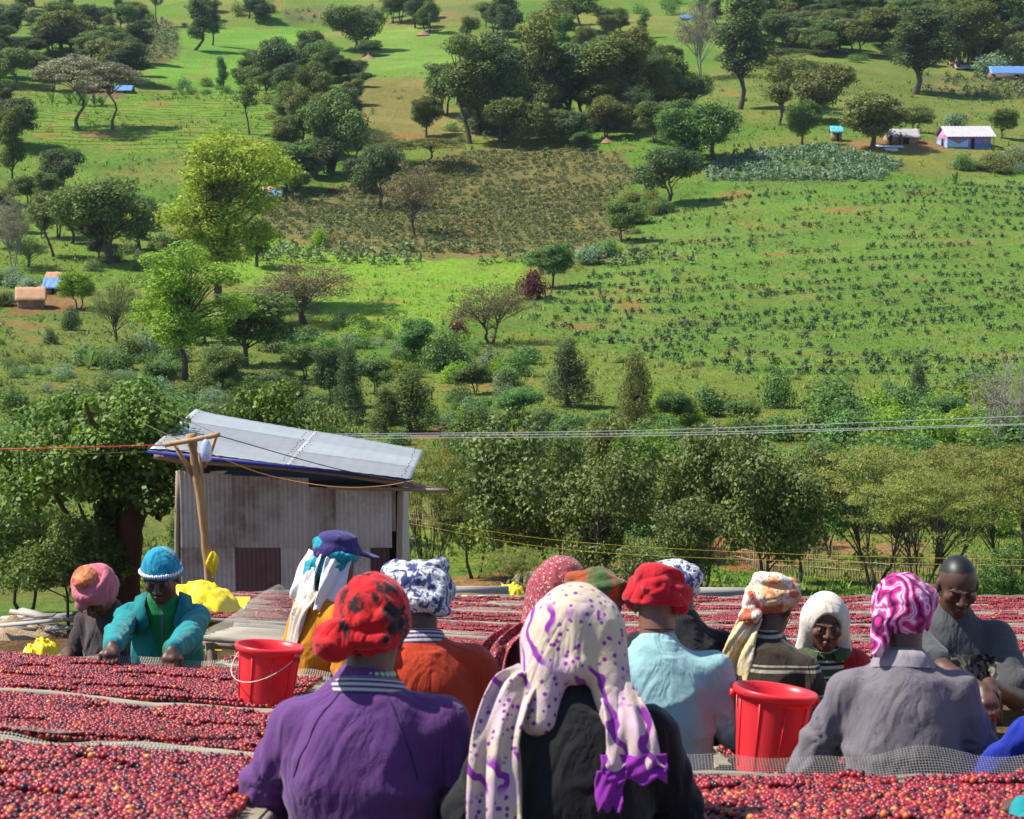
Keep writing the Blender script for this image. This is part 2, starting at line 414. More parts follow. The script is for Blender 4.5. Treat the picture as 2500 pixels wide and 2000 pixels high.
KIND = {  # nominal height, crown radius, bare trunk fraction, clumps, leaves, leaf length, width ratio
 'broad':   dict(H=9, R=3.4, b=.20, nc=84, nl=12500, L=.25, wr=.36, cr=(.85, .58), tr=.20),
 'tall':    dict(H=16, R=3.6, b=.24, nc=100, nl=15000, L=.28, wr=.36, cr=(.95, .8), tr=.28),
 'column':  dict(H=13, R=2.0, b=.16, nc=60, nl=10500, L=.23, wr=.34, cr=(.75, .75), tr=.2),
 'open':    dict(H=14, R=4.6, b=.16, nc=100, nl=21000, L=.21, wr=.38, cr=(1.0, .6), tr=.24),
 'umbrella': dict(H=10, R=4.2, b=.62, nc=56, nl=9000, L=.2, wr=.36, cr=(.9, .34), tr=.22),
 'thin':    dict(H=7, R=3.6, b=.25, nc=70, nl=7500, L=.14, wr=.30, cr=(.75, .36), tr=.2),
 'sapling': dict(H=8, R=1.5, b=.40, nc=20, nl=2300, L=.2, wr=.36, cr=(.6, .5), tr=.11),
 'juniper': dict(H=6, R=1.8, b=.04, nc=60, nl=9000, L=.20, wr=.16, cr=(.5, .6), tr=.15),
 'bigleaf': dict(H=5.6, R=2.6, b=.22, nc=90, nl=10500, L=.14, wr=.36, cr=(.46, .34), tr=.11),
 'feather': dict(H=4.6, R=3.0, b=.40, nc=80, nl=20000, L=.12, wr=.19, cr=(.66, .11), tr=.12),
 'bush':    dict(H=2, R=1.4, b=.0, nc=30, nl=2600, L=.14, wr=.38, cr=(.55, .45), tr=.05),
 'bare':    dict(H=6, R=1.8, b=.2, nc=46, nl=0, L=.1, wr=.3, cr=(.5, .5), tr=.15),
}
def gen_tree(kind, seed):
    k = KIND[kind]; rng = np.random.default_rng(seed); H, Rr = k['H'], k['R']; z0 = H * k['b']
    mid = (z0 + H) / 2; hz = (H - z0) / 2
    lob = rng.uniform(0, 6.28, 4)
    nl_ = {'broad': 8, 'tall': 10, 'open': 18, 'bigleaf': 9, 'column': 7}.get(kind, 0); LB = []
    for q in range(nl_):
        u = unit(rng.normal(size=3)); f = rng.uniform(.35, .72) if kind != 'open' else rng.uniform(.2, .95); zz = (q + .5) / nl_ * 2 - 1 if kind in ('tall', 'open', 'column') else u[2] * f * 1.25 - .14
        w = math.sqrt(max(1 - zz * zz * .8, .15)); LB.append((np.array([u[0] * f * Rr * w, u[1] * f * Rr * w, mid + zz * hz * .72]), rng.uniform(.36, .56) * Rr * {'column': 1.2, 'open': .58}.get(kind, .9)))
    def lobe(a): return 1 + .22 * math.sin(2 * a + lob[0]) + .14 * math.sin(3 * a + lob[1])
    def fn():
        if kind in ('umbrella', 'feather'):
            a = rng.uniform(0, 6.28); r = math.sqrt(rng.random()) * lobe(a); x = r * Rr
            z = H - k['cr'][1] - (r ** 2) * hz * (1.1 if kind == 'umbrella' else .55) - (rng.random() * hz * .35 if kind == 'umbrella' else rng.integers(0, 4) * hz * .26)
            return np.array([x * math.cos(a), x * math.sin(a), z])
        if kind == 'juniper':
            t = rng.random() ** .8; a = rng.uniform(0, 6.28); r = (1 - t) ** .6 * lobe(a) * rng.random() ** .4 * Rr * .8
            return np.array([r * math.cos(a), r * math.sin(a), z0 + .4 + t * (H - z0 - .7)])
        if kind == 'bush':
            u = unit(rng.normal(size=3)); u[2] = abs(u[2]); r = rng.random() ** .4
            return np.array([u[0] * Rr * .75 * r * lobe(math.atan2(u[1], u[0])), u[1] * Rr * .75 * r, .25 + u[2] * r * (H - .6)])
        if LB:
            c, rl = LB[rng.integers(len(LB))]; u = unit(rng.normal(size=3)); p = c + u * rl * rng.uniform(.62, 1.0) * np.array([1, 1, .82]); p[2] = min(max(p[2], z0 + .2), H - k['cr'][1] * .5) if kind != 'broad' else min(max(p[2] - .05 * H, z0), H - k['cr'][1] * .5); return p
        u = unit(rng.normal(size=3)); r = rng.random() ** (.42 if kind != 'open' else .55); a = math.atan2(u[1], u[0])
        zz = u[2] * r
        sh = 1.0
        if kind in ('tall', 'column', 'open'): sh = (.75 + .45 * math.sin(zz * 5 + lob[2])) if kind != 'column' else .9
        if kind == 'thin': zz = abs(zz) * 1.5 - .5 + .1 * u[0]
        return np.array([u[0] * r * Rr * .86 * lobe(a) * sh, u[1] * r * Rr * .86 * lobe(a) * sh, mid + zz * (hz - k['cr'][1] * .6)])
    dm = Rr * (.19 if kind not in ('feather', 'umbrella') else .17)
    cc = pick(rng, k['nc'], fn, dm, 2500)
    cr = np.stack([rng.uniform(.7, 1.3, len(cc)) * k['cr'][0]] * 2 + [rng.uniform(.7, 1.3, len(cc)) * k['cr'][1]], 1)
    wood = MB(); tr = k['tr']
    # trunk and limbs
    top = H * {'umbrella': .80, 'feather': .55, 'thin': .45, 'bush': .3, 'bare': .62, 'juniper': .92, 'column': .88, 'tall': .88, 'sapling': .85}.get(kind, .68)
    stems = []
    nst = {'thin': 2, 'feather': 3, 'bare': 2, 'bigleaf': 2}.get(kind, 1)
    if kind == 'broad' and seed % 2: nst = 2
    for s in range(nst):
        a = lob[3] + s * 6.28 / max(nst, 1) + rng.uniform(-.4, .4); off = Rr * (.32 if nst > 1 else .05)
        if kind == 'feather': off = Rr * .45
        e = np.array([math.cos(a) * off, math.sin(a) * off, top * rng.uniform(.85, 1.05)])
        st = np.array([math.cos(a) * .06 * nst, math.sin(a) * .06 * nst, -.15])
        pts = wobble(st, e, 5, .045, rng)
        rr = tr * (1 - .72 * np.linspace(0, 1, len(pts))) * (1 if nst == 1 else .72); rr[0] *= 1.45; rr[1] *= 1.12
        wood.tube(pts, rr, 7, False); stems.append((pts, rr))
    for c in cc:
        best = None
        for pts, rr in stems:
            h = rng.uniform(.5, .92) * min(c[2], pts[-1][2]) + (.2 if kind != 'bush' else 0)
            if kind in ('umbrella',): h = rng.uniform(.68, .95) * pts[-1][2]
            if kind in ('feather', 'thin', 'bare'): h = rng.uniform(.35, 1.0) * pts[-1][2]
            i = int(np.argmin(abs(pts[:, 2] - min(h, pts[-1][2])))); d = np.linalg.norm(pts[i] - c)
            if best is None or d < best[0]: best = (d, pts[i], rr[i])
        d, a0, r0 = best
        m = (a0 + c) / 2 + np.array([0, 0, (.10 if kind != 'juniper' else -.05) * d]) + rng.normal(size=3) * .07 * d
        t = np.linspace(0, 1, 5)[:, None]; pp = (1 - t) ** 2 * a0 + 2 * t * (1 - t) * m + t * t * c
        q = min(r0 * .55, .025 + .02 * d)
        wood.tube(pp, np.linspace(q, q * .25, 5), 5, False)
        if kind in ('bare', 'thin'):
            for _ in range(5 if kind == 'bare' else 3):
                e = c + rng.normal(size=3) * cr[0] * 1.1 + np.array([0, 0, .25]); wood.tube(wobble(pp[-2], e, 3, .1, rng), np.linspace(q * .4, .008, 6), 4, False)
    wm = wood.mesh('trunk_' + kind, None)
    if not k['nl']: return wm, None
    up = {'umbrella': 1.0, 'feather': 1.4, 'bush': .5, 'juniper': .2}.get(kind, .55)
    V, Fq, v = clump_leaves(cc, cr, k['nl'], k['L'], k['wr'], rng, up, .45 if kind == 'bigleaf' else 0., .5)
    return wm, mk_mesh('crown_' + kind, V, Fq, None, False, {'v': v})
TM = {}
def tree_meshes(kind, var, leaf, bark):
    key = (kind, var)
    if key not in TM: TM[key] = gen_tree(kind, 100 * sorted(KIND).index(kind) + var + 7)
    kk = (kind, var, leaf, bark)
    if kk not in TM:
        w, c = TM[key]
        w2 = w if not w.materials else w.copy()
        w2.materials.clear(); w2.materials.append({'n': BARK, 'r': BARKR, 'p': BARKP}[bark])
        c2 = None
        if c: c2 = c if not c.materials else c.copy(); c2.materials.clear(); c2.materials.append(LM[leaf])
        TM[kk] = (w2, c2)
    return TM[kk]
NAMES = {'broad': 'broadleaf_tree', 'tall': 'tall_tree', 'column': 'columnar_tree', 'open': 'tall_tree', 'umbrella': 'umbrella_tree', 'thin': 'thorn_tree',
         'sapling': 'slender_tree', 'juniper': 'juniper_tree', 'bigleaf': 'broadleaf_tree', 'feather': 'acacia_tree', 'bush': 'bush', 'bare': 'dead_tree'}
TRNG = random.Random(5)
def plant(kind, loc, Hm, Rm, leaf, label, group=None, lean=0.0, bark='n', var=None, cat=None, name=None):
    k = KIND[kind]; var = TRNG.randrange(5) if var is None else var
    w, c = tree_meshes(kind, var, leaf, bark)
    t = thing(name or NAMES[kind], label, cat or ('bush' if kind == 'bush' else 'tree'), loc, TRNG.uniform(0, 6.28), group)
    a_ = TRNG.uniform(.9, 1.12); t.scale = (Rm / k['R'] * a_, Rm / k['R'] / a_, Hm / k['H'])
    if lean: t.rotation_euler = (0, R(lean), 0)
    if w and not (kind == 'bush'): add('trunk', w, t)
    elif kind == 'bush': add('stems', w, t)
    if c: add('crown' if kind != 'bush' else 'foliage', c, t)
    return t
def vtree(kind, vx, vb, vt, hw, leaf, label, group=None, lean=0, bark='n', var=None, Y=None, cat=None, name=None):
    """base pixel, top pixel and crown half width in overview units; stands where the base pixel meets the ground"""
    g = vhit(vx, vb) if Y is None else None
    if g is None:
        x = ray(vx * VK, 1000).x / CP * Y; g = Vector((x, Y, float(tz(x, Y))))
    topz = vP(vx, vt, g.y).z
    Hm = max(topz - g.z, .5) * (1.1 if g.y > 150 and kind in ('broad', 'tall') else 1.0); Rm = hw * VK * g.y / F * ({'broad': 1.05, 'tall': 1.1, 'open': 1.35, 'bigleaf': 1.12, 'column': .95, 'bush': 1.05, 'feather': 1.05}.get(kind, 1.15))
    return plant(kind, (g.x, g.y, g.z - .03), Hm, Rm, leaf, label, group, lean, bark, var, cat, name)
GT = 'broadleaf trees scattered over the far hillside'; GL = 'dark leafy tree among the fields high on the far hillside'
GO = 'olive trees on the far hillside'; OL = 'olive green tree in the woodland belt on the far hillside'
GM = 'trees of the hilltop woodland'; ML = 'tree in the dense hilltop woodland behind the blue house'
TREES = [
 # far hill, left
 ('broad', 14, 92, -10, 34, 'dark', GL, GT), ('broad', 57, 30, -25, 14, 'dark', GL, GT), ('broad', 152, 118, 14, 62, 'olive', OL, GO), ('broad', 95, 70, 8, 38, 'dark', GL, GT),
 ('broad', 235, 165, 62, 56, 'olive', OL, GO), ('column', 282, 160, 68, 20, 'dark', 'dark narrow tree beside two flat-topped trees and a blue roof', None),
 ('umbrella', 165, 274, 112, 74, 'grey', 'grey-green flat-topped tree with tall bare trunk, broader of a pair', None),
 ('umbrella', 238, 274, 128, 50, 'grey', 'grey-green flat-topped tree with tall bare trunk, smaller of a pair', None),
 ('broad', 30, 182, 84, 40, 'mid', GL, GT), ('broad', 24, 308, 182, 58, 'dark', 'dark spreading tree at the field edge, shadow cast on green terraces', None),
 ('tall', 35, 403, 232, 34, 'mid', 'thin-trunked tree with loose crown in front of dark spreading tree', None),
 ('sapling', 333, 57, -40, 17, 'mid', 'slender tree on a bare patch high on the hillside', 'slender hillside trees'), ('column', 254, 67, -16, 15, 'dark', 'slender tree on a bare patch high on the hillside', 'slender hillside trees'),
 ('column', 408, 106, -14, 31, 'dark', 'dense dark egg-shaped tree leaning on the bright meadow', None, 6), ('column', 448, 96, -10, 20, 'dark', 'narrow dark tree beside dense egg-shaped tree on bright meadow', None, 3),
 ('column', 464, 198, 112, 15, 'green', 'small slim green tree standing alone at meadow edge', None),
 ('broad', 585, 194, 62, 56, 'dark', 'heavy dark tree draped with climbers beside the terraced field', None), ('broad', 560, 190, 120, 34, 'mid', GL, GT),
 ('broad', 690, 172, 84, 40, 'mid', GL, GT), ('broad', 735, 168, 112, 34, 'dark', GL, GT), ('broad', 750, 107, -10, 50, 'mid', 'loose-crowned green tree above small tree on an earth mound', None),
 ('broad', 776, 118, 76, 30, 'dark', 'small round tree growing out of an earth mound', 'trees on earth mounds'), ('column', 892, 66, 18, 19, 'dark', 'small round tree growing out of an earth mound', 'trees on earth mounds'),
 ('broad', 875, 60, -30, 26, 'dark', GL, GT), ('sapling', 813, 40, -20, 14, 'mid', 'small round tree growing out of an earth mound', 'trees on earth mounds'),
 ('sapling', 526, 284, 155, 27, 'mid', 'slender sparse tree standing alone on the striped green terrace', None),
 ('open', 462, 640, 246, 118, 'yellow', 'tall yellow-green tree with layered open crown, biggest on the slope', None),
 ('open', 386, 800, 488, 96, 'lime', 'bright lime tree with straight dark trunk in front of yellow-green giant', None),
 ('broad', 236, 555, 342, 84, 'mid', 'round grey-green tree with forked pale trunk on left slope', None, -4), ('sapling', 112, 541, 400, 34, 'mid', 'thin tree with leaning dark trunk on the left slope', None, -12),
 ('thin', 28, 568, 405, 46, 'grey', 'pale sparse tree with white trunk on the left slope', None, 0, 'p'),
 ('broad', 604, 402, 288, 54, 'mid', OL, GO), ('broad', 528, 352, 300, 27, 'dark', 'round dark bush-like tree behind yellow-green giant', None), ('broad', 700, 366, 168, 62, 'mid', 'tall mid green tree between terraces and brown slope', None), ('broad', 640, 330, 170, 40, 'olive', OL, GO),
 ('broad', 668, 372, 270, 44, 'dark', GL, GT),
 # far hill, middle
 ('broad', 798, 440, 278, 48, 'dark', 'dark green forked tree in the shrub field', None), ('thin', 872, 495, 330, 66, 'brown', 'brownish thorn tree with dark trunk standing in the shrub field', None, 0),
 ('umbrella', 905, 352, 288, 62, 'olive', 'flat olive tree canopy at the top edge of shrub field', 'flat olive canopies'), ('umbrella', 830, 352, 296, 44, 'olive', 'flat olive tree canopy at the top edge of shrub field', 'flat olive canopies'),
 ('broad', 897, 286, 182, 33, 'mid', 'small dark tree alone on the brown bare slope', None), ('tall', 990, 302, 84, 62, 'mid', 'tall tree with pale forked trunk at edge of the wood', None),
 ('tall', 1053, 299, 80, 54, 'dark', 'tall dark tree with straight trunk at edge of the wood', None), ('sapling', 1152, 279, -8, 48, 'olive', 'very tall tree with long bare dark trunk rising above wood', None, -3),
 ('broad', 1200, 268, 76, 82, 'dark', OL, GO), ('broad', 1120, 272, 110, 52, 'dark', OL, GO), ('broad', 1095, 311, 182, 54, 'olive', 'yellowish round tree in front of the dark wood', None),
 ('broad', 1277, 292, 188, 46, 'olive', 'yellow-green tree growing out of an earth mound below wood', None), ('tall', 1324, 259, 66, 58, 'olive', 'olive tree with thin pale trunk at the wood edge', None), ('broad', 1250, 240, 75, 50, 'olive', OL, GO),
 ('broad', 1227, 314, 270, 26, 'dark', 'small dark round tree alone on green strip below wood', None), ('broad', 1400, 252, 84, 46, 'mid', OL, GO), ('broad', 1362, 230, 100, 36, 'dark', OL, GO),
 ('broad', 1062, 80, -30, 30, 'dark', GL, GT), ('broad', 1040, 70, -5, 24, 'dark', GL, GT), ('sapling', 1223, 70, -25, 36, 'mid', GL, GT), ('broad', 1185, 84, 20, 36, 'green', 'bright green bushy tree on the upper hillside', None), ('column', 1354, 80, 18, 16, 'mid', 'slender tree on a bare patch high on the hillside', 'slender hillside trees'),
 ('broad', 1290, 70, 5, 30, 'mid', GL, GT),
 # far hill, right
 ('tall', 1556, 230, -14, 58, 'dark', 'very tall dark tree with thick trunk beside the bright hedge tree', None), ('tall', 1924, 198, 22, 78, 'dark', 'big dark tree with bare lower trunk above blue house', None),
 ('broad', 1835, 312, 168, 84, 'olive', 'broad dark olive tree shading the house yard', None), ('broad', 1729, 257, 108, 68, 'olive', 'olive tree with slanting forked trunk left of house yard', None), ('sapling', 1645, 238, 108, 46, 'olive', 'pale-trunked sparse tree in the upper green field', 'pale sparse field trees'),
 ('sapling', 1638, 265, 162, 34, 'olive', 'pale-trunked sparse tree in the upper green field', 'pale sparse field trees'), ('broad', 1688, 307, 188, 34, 'mid', 'small round-headed tree with straight trunk by the yard corner', None),
 ('broad', 1462, 352, 186, 74, 'green', 'bright green wide tree at the corner of the green field', None), ('broad', 1405, 432, 286, 58, 'dark', 'dark thorny tree casting shade at field corner', None),
 ('column', 2010, 138, -30, 50, 'green', ML, GM), ('column', 2055, 140, -40, 52, 'dark', ML, GM), ('column', 2105, 136, -30, 50, 'green', ML, GM), ('column', 2150, 138, 0, 36, 'mid', ML, GM),
 ('broad', 1929, 279, 212, 34, 'mid', 'light round tree between dark olive tree and blue house', None), ('broad', 2107, 292, 222, 34, 'mid', 'small crooked tree at the right end of blue house', None),
 ('thin', 1473, 165, -10, 46, 'grey', 'bare-looking grey tree on earth bank in upper field', None, 0, 'p'), ('umbrella', 1645, 140, 100, 76, 'dark', 'low dark flat canopy above the upper green field', None),
 ('broad', 1655, 104, 14, 40, 'dark', ML, GM), ('broad', 1722, 110, 36, 40, 'green', ML, GM), ('broad', 1800, 116, 22, 52, 'olive', ML, GM), ('broad', 1612, 50, -20, 36, 'dark', ML, GM), ('broad', 1690, 40, -30, 40, 'mid', ML, GM),
 ('broad', 1770, 40, -25, 42, 'dark', ML, GM), ('broad', 1840, 36, -25, 40, 'dark', ML, GM), ('broad', 1950, 90, 10, 30, 'dark', ML, GM), ('broad', 1745, 72, 10, 36, 'mid', ML, GM), ('broad', 1860, 84, 22, 36, 'olive', ML, GM), ('broad', 1900, 50, -20, 36, 'mid', ML, GM),
 # middle ground
 ('thin', 1034, 724, 588, 80, 'brown', 'brownish thorn tree on the field boundary beside a red bush', None), ('broad', 1163, 606, 490, 48, 'green', 'dense glossy round tree on boundary next to dark red bush', None, 0, 'n', 0),
 ('broad', 1310, 510, 408, 45, 'mid', 'small tree at the lower corner of shrub field', None), ('broad', 872, 772, 652, 46, 'green', 'thin-trunked green tree above the scrub at meadow edge', None), ('bush', 935, 782, 680, 56, 'green', 'tall green thicket below the brownish thorn tree', None),
 ('juniper', 1198, 858, 716, 54, 'dark', 'dark conical juniper below the green field', None), ('juniper', 1338, 905, 730, 42, 'olive', 'thin ragged juniper beside a green bush', None), ('juniper', 868, 912, 770, 58, 'mid', 'wide ragged juniper on red bank near shed', None), ('juniper', 735, 890, 716, 40, 'dark', 'dark narrow juniper behind the tree by shed roof', None), ('juniper', 812, 912, 810, 44, 'mid', 'low light juniper on red bank near shed', None),
 ('bush', 1636, 858, 772, 36, 'green', 'round green bush on the grass strip under the field', None), ('bush', 1872, 858, 790, 34, 'green', 'leafy bush beside slim dark juniper', None), ('juniper', 1930, 868, 756, 26, 'dark', 'slim dark juniper on the grass strip', None),
 ('bare', 2098, 960, 730, 70, 'mid', 'leafless grey dead tree with many upright branches', None, 0, 'p', 0), ('bare', 2160, 960, 760, 40, 'mid', 'smaller leafless grey tree beside the dead tree', None, 0, 'p', 1),
 ('thin', 640, 682, 545, 112, 'brown', 'wide brownish thorn tree arching over the bright meadow', None, 0, 'n', 1), ('broad', 515, 772, 588, 98, 'mid', 'spreading tree with V-shaped trunk on olive slope', None, 0, 'n', 1), ('thin', 243, 718, 588, 50, 'mid', 'small leaning tree with curved trunk beside mango tree', None, 4),
 ('broad', 165, 652, 552, 42, 'lime', 'dense round mango tree with yellow-green top beside log hut', None, 0, 'n', 0),
 # beside and behind the shed, at the foot of the yard
]
for t in TREES: vtree(*t)
_cr = random.Random(31)
for t in list(TREES):          # neighbours that close the woodland belts up
    if t[6] in (GL, OL, ML):
        for _ in range(4 if t[6] != GL else 2):
            sc_ = _cr.uniform(.6, .95); dx, dy = _cr.uniform(-1.3, 1.3) * t[4], _cr.uniform(-22, 16)
            if t[2] + dy < 2: continue
            vtree('broad' if _cr.random() < .7 else 'tall', t[1] + dx, t[2] + dy, t[2] + dy - (t[2] - t[3]) * sc_, t[4] * sc_, _cr.choice(['dark', 'mid', 'olive', 'mid']), t[6], t[7])
HR = 'leafy tree in the hedgerows and groves between the fields'; HG = 'hedgerow and grove trees'
for vx, vb, vt, hw, lf in [(60, 120, 66, 34, 'dark'), (120, 72, 8, 34, 'dark'), (200, 64, -4, 34, 'dark'), (270, 112, 56, 28, 'mid'), (0, 132, 58, 40, 'mid'), (75, 168, 98, 34, 'mid'), (112, 192, 116, 34, 'olive'), (10, 232, 166, 34, 'dark'),
    (520, 192, 126, 34, 'mid'), (612, 192, 100, 40, 'dark'), (650, 162, 56, 34, 'dark'), (610, 252, 165, 38, 'mid'), (660, 302, 205, 44, 'mid'), (742, 342, 255, 48, 'dark'), (580, 362, 285, 48, 'mid'), (620, 424, 345, 32, 'mid'), (762, 402, 305, 42, 'dark'), (802, 342, 265, 42, 'olive'),
    (940, 244, 105, 54, 'mid'), (1010, 284, 105, 54, 'olive'), (1150, 304, 205, 50, 'olive'), (1200, 302, 225, 44, 'dark'), (1340, 282, 175, 48, 'dark'), (1380, 302, 195, 44, 'mid'), (1430, 336, 215, 48, 'green'), (1505, 336, 225, 54, 'green'),
    (60, 432, 355, 40, 'mid'), (150, 482, 395, 34, 'mid'), (90, 502, 425, 34, 'olive'), (200, 522, 425, 50, 'dark'), (300, 502, 415, 40, 'mid'), (20, 522, 455, 44, 'mid'), (60, 562, 495, 44, 'green'), (540, 562, 465, 44, 'mid'), (566, 682, 600, 46, 'mid'), (430, 724, 620, 50, 'lime'), (330, 640, 560, 30, 'mid')]:
    vtree(TRNG.choice(['broad', 'broad', 'tall', 'thin']) if lf != 'lime' else 'open', vx, vb, vt, hw, lf, HR, HG)
# near row: given distance, the trunks stand behind the last tables
NEAR = [
 ('bigleaf', 585, 760, 155, 'bigb', 46, 'big-leaved glossy tree behind the metal shed roof', 'n', 0),
 ('feather', 905, 938, 75, 'feath', 41, 'feathery olive acacia touching the right end of shed roof', 'n', 0),
 ('bigleaf', 1090, 832, 150, 'big', 44, 'large-leaved tree with forked trunk rising over the stick fence', 'n', 1),
 ('bigleaf', 1270, 905, 130, 'big', 42, 'leafy tree right of the forked large-leaved tree by fence', 'n', 2),
 ('bigleaf', 1300, 850, 100, 'olive', 54, 'olive tree behind the fence between large-leaved trees', 'n', 0),
 ('bigleaf', 1480, 862, 120, 'big', 45, 'tall large-leaved tree with thin straight trunk behind red headscarf', 'n', 0),
 ('bigleaf', 1610, 870, 130, 'big', 43, 'tall large-leaved tree with crooked limb behind patterned headscarf', 'n', 1),
 ('bigleaf', 1690, 900, 90, 'big', 47, 'large-leaved tree next to the flat-topped acacias', 'n', 2),
 ('bigleaf', 1450, 1010, 110, 'big', 40, 'low large-leaved tree in front of the stick fence', 'n', 2),
 ('bigleaf', 1180, 880, 100, 'mid', 50, 'mid green tree filling the gap behind forked large-leaved tree', 'n', 3),
 ('bigleaf', 1390, 870, 110, 'bigb', 52, 'fresh green tree between the two tall large-leaved trees', 'n', 4),
 ('bigleaf', 1550, 850, 100, 'mid', 55, 'mid green tree behind the crooked large-leaved tree', 'n', 3),
 ('bigleaf', 1760, 930, 90, 'green', 52, 'green tree behind the first flat-topped acacia', 'n', 4),
 ('bigleaf', 1000, 900, 90, 'bigb', 48, 'fresh green tree between shed and forked tree', 'n', 3),
 ('bigleaf', 720, 800, 90, 'mid', 56, 'mid green tree beyond the right half of shed roof', 'n', 4),
 ('bigleaf', 1920, 900, 90, 'green', 60, 'green tree rising behind the middle acacias', 'n', 3),
 ('feather', 1850, 935, 130, 'feath', 45, 'flat-topped feathery acacia left of the standing man', 'n', 1),
 ('feather', 2010, 930, 130, 'feath', 48, 'flat-topped feathery acacia behind the standing man', 'n', 2),
 ('feather', 2150, 940, 130, 'feath', 44, 'flat-topped feathery acacia with long slanting limbs at fence end', 'n', 0),
 ('feather', 1950, 985, 110, 'feath', 42, 'lower feathery acacia with dark leaning stems', 'n', 2),
 ('feather', 1085, 1150, 70, 'feath', 36, 'small feathery acacia by boulders below the stick fence', 'n', 1),
 ('bigleaf', 40, 1000, 130, 'mid', 36, 'small-leaved shrubby tree left of the thick red trunk', 'n', 2),
 ('bigleaf', 130, 1060, 120, 'mid', 31, 'low leafy tree overhanging the rubble heap', 'n', 0),
 ('bigleaf', 370, 1060, 60, 'green', 36, 'green tree squeezed between thick red trunk and shed', 'n', 1),
 ('bigleaf', 2140, 1130, 60, 'green', 38, 'light green bush-like tree right of the standing man', 'n', 1),
 ('bigleaf', 1340, 1120, 90, 'big', 37, 'leafy low tree just behind the farthest drying tables', 'n', 1),
]
for kind, vx, vt, hw, leaf, Y, lab, bk, var in NEAR: vtree(kind, vx, 0, vt, hw, leaf, lab, None, 0, bk, var, Y)
# the big tree at the left, with a thick reddish trunk hung with climbers
def big_left_tree():
    rng = np.random.default_rng(77); Y = 32.0
    def W(vx, vy, dy=0.): return np.array(vP(vx, vy, Y + dy))
    gx = W(262, 1290)[0]; g = np.array([gx, Y, float(tz(gx, Y))])
    t = thing('broadleaf_tree', 'large leafy tree with thick reddish trunk left of the metal shed', 'tree', tuple(g))
    w = MB(); loc = lambda p: np.asarray(p) - g
    trunk = spline([loc(g - [0, 0, .2]), loc(W(262, 1220)), loc(W(272, 1130)), loc(W(262, 1060)), loc(W(250, 980)), loc(W(262, 900))], 16)
    w.tube(trunk, np.linspace(.30, .10, 16) * (1 + .12 * rng.random(16)), 10)
    limbs = [([(278, 1120), (305, 1050), (330, 1000), (350, 930)], .16, .4), ([(258, 1040), (200, 1000), (140, 930), (70, 900)], .11, .6), ([(252, 980), (200, 900), (180, 850)], .09, -.8),
             ([(190, 1200), (165, 1120), (120, 1050), (100, 1000)], .07, -.5), ([(255, 960), (310, 880), (330, 840)], .08, .8), ([(250, 1000), (120, 960), (40, 960)], .07, 1.2), ([(262, 1160), (190, 1110), (165, 1060)], .07, -.2)]
    for pts, r, dy in limbs:
        p = spline([loc(W(x, y, dy * k / (len(pts) - 1))) for k, (x, y) in enumerate(pts)], 10); w.tube(p, np.linspace(r, r * .3, 10), 7, False)
    add('trunk', w.mesh('red_trunk', BARKR), t)
    cc = []
    for (cx, cy, rx, ry, n) in [(110, 930, 120, 90, 26), (260, 900, 110, 70, 26), (330, 930, 60, 60, 10), (60, 1000, 80, 60, 10), (200, 980, 110, 60, 16), (330, 1000, 40, 50, 6)]:
        for _ in range(n):
            a = rng.uniform(0, 6.28); r = math.sqrt(rng.random())
            cc.append(loc(W(cx + rx * r * math.cos(a), cy + ry * r * math.sin(a), rng.uniform(-1.6, 1.6))))
    cc = np.array(cc); cr = np.stack([rng.uniform(.28, .5, len(cc))] * 2 + [rng.uniform(.2, .36, len(cc))], 1)
    V, Fq, v = clump_leaves(cc, cr, 24000, .095, .36, rng, .6, .5, .4)
    add('crown', mk_mesh('big_crown', V, Fq, LM['bigb'], False, {'v': v}), t)
    cc = []
    for (x0, y0, x1, y1) in [(235, 960, 205, 1230), (300, 960, 320, 1060), (250, 980, 235, 1150), (215, 1080, 200, 1240)]:
        for k in np.linspace(0, 1, 9): cc.append(loc(W(x0 + (x1 - x0) * k + rng.normal() * 8, y0 + (y1 - y0) * k, rng.uniform(-.5, .1))))
    cc = np.array(cc); cr = np.full((len(cc), 3), .2)
    V, Fq, v = clump_leaves(cc, cr, 3200, .13, .38, rng, .3, .9, .3)
    add('climber', mk_mesh('climber', V, Fq, LM['bigb'], False, {'v': v}), t)
big_left_tree()
# bushes and scrub
for a_ in [('broad', 470, 830, 720, 50, 'mid'), ('broad', 700, 860, 690, 46, 'dark'), ('broad', 640, 800, 700, 40, 'mid'), ('broad', 790, 830, 730, 40, 'green'), ('broad', 330, 830, 745, 44, 'green'), ('broad', 560, 850, 770, 50, 'dark'), ('broad', 1000, 830, 745, 40, 'mid'), ('broad', 1090, 880, 800, 44, 'green'), ('broad', 1420, 900, 800, 40, 'green'), ('broad', 1560, 900, 830, 40, 'mid'), ('broad', 1760, 900, 800, 40, 'green'), ('broad', 2000, 900, 810, 44, 'green'), ('broad', 2050, 860, 780, 30, 'mid')]:
    vtree(*a_, 'leafy tree in the thickets along the valley bottom', 'trees in the valley thickets')
def vbush(vx, vb, vt, hw, leaf, label, group=None, var=None): return vtree('bush', vx, vb, vt, hw, leaf, label, group, 0, 'n', var)
vbush(1120, 630, 556, 34, 'red', 'dark red leafy bush on the field boundary'); vbush(964, 700, 668, 20, 'red', 'small dark red bush half hidden by the thorn tree')
vbush(1236, 556, 512, 34, 'blue', 'pale green bush right of dense round tree'); vbush(1280, 540, 496, 28, 'green', 'low green bush on boundary below the small tree')
vbush(672, 520, 470, 22, 'lime', 'bright green bush at the lower edge of shrub field')
vbush(107, 724, 686, 18, 'dark', 'small dark bush on slope below log hut', 'dark bushes below log hut'); vbush(150, 694, 642, 24, 'dark', 'small dark bush on slope below log hut', 'dark bushes below log hut')
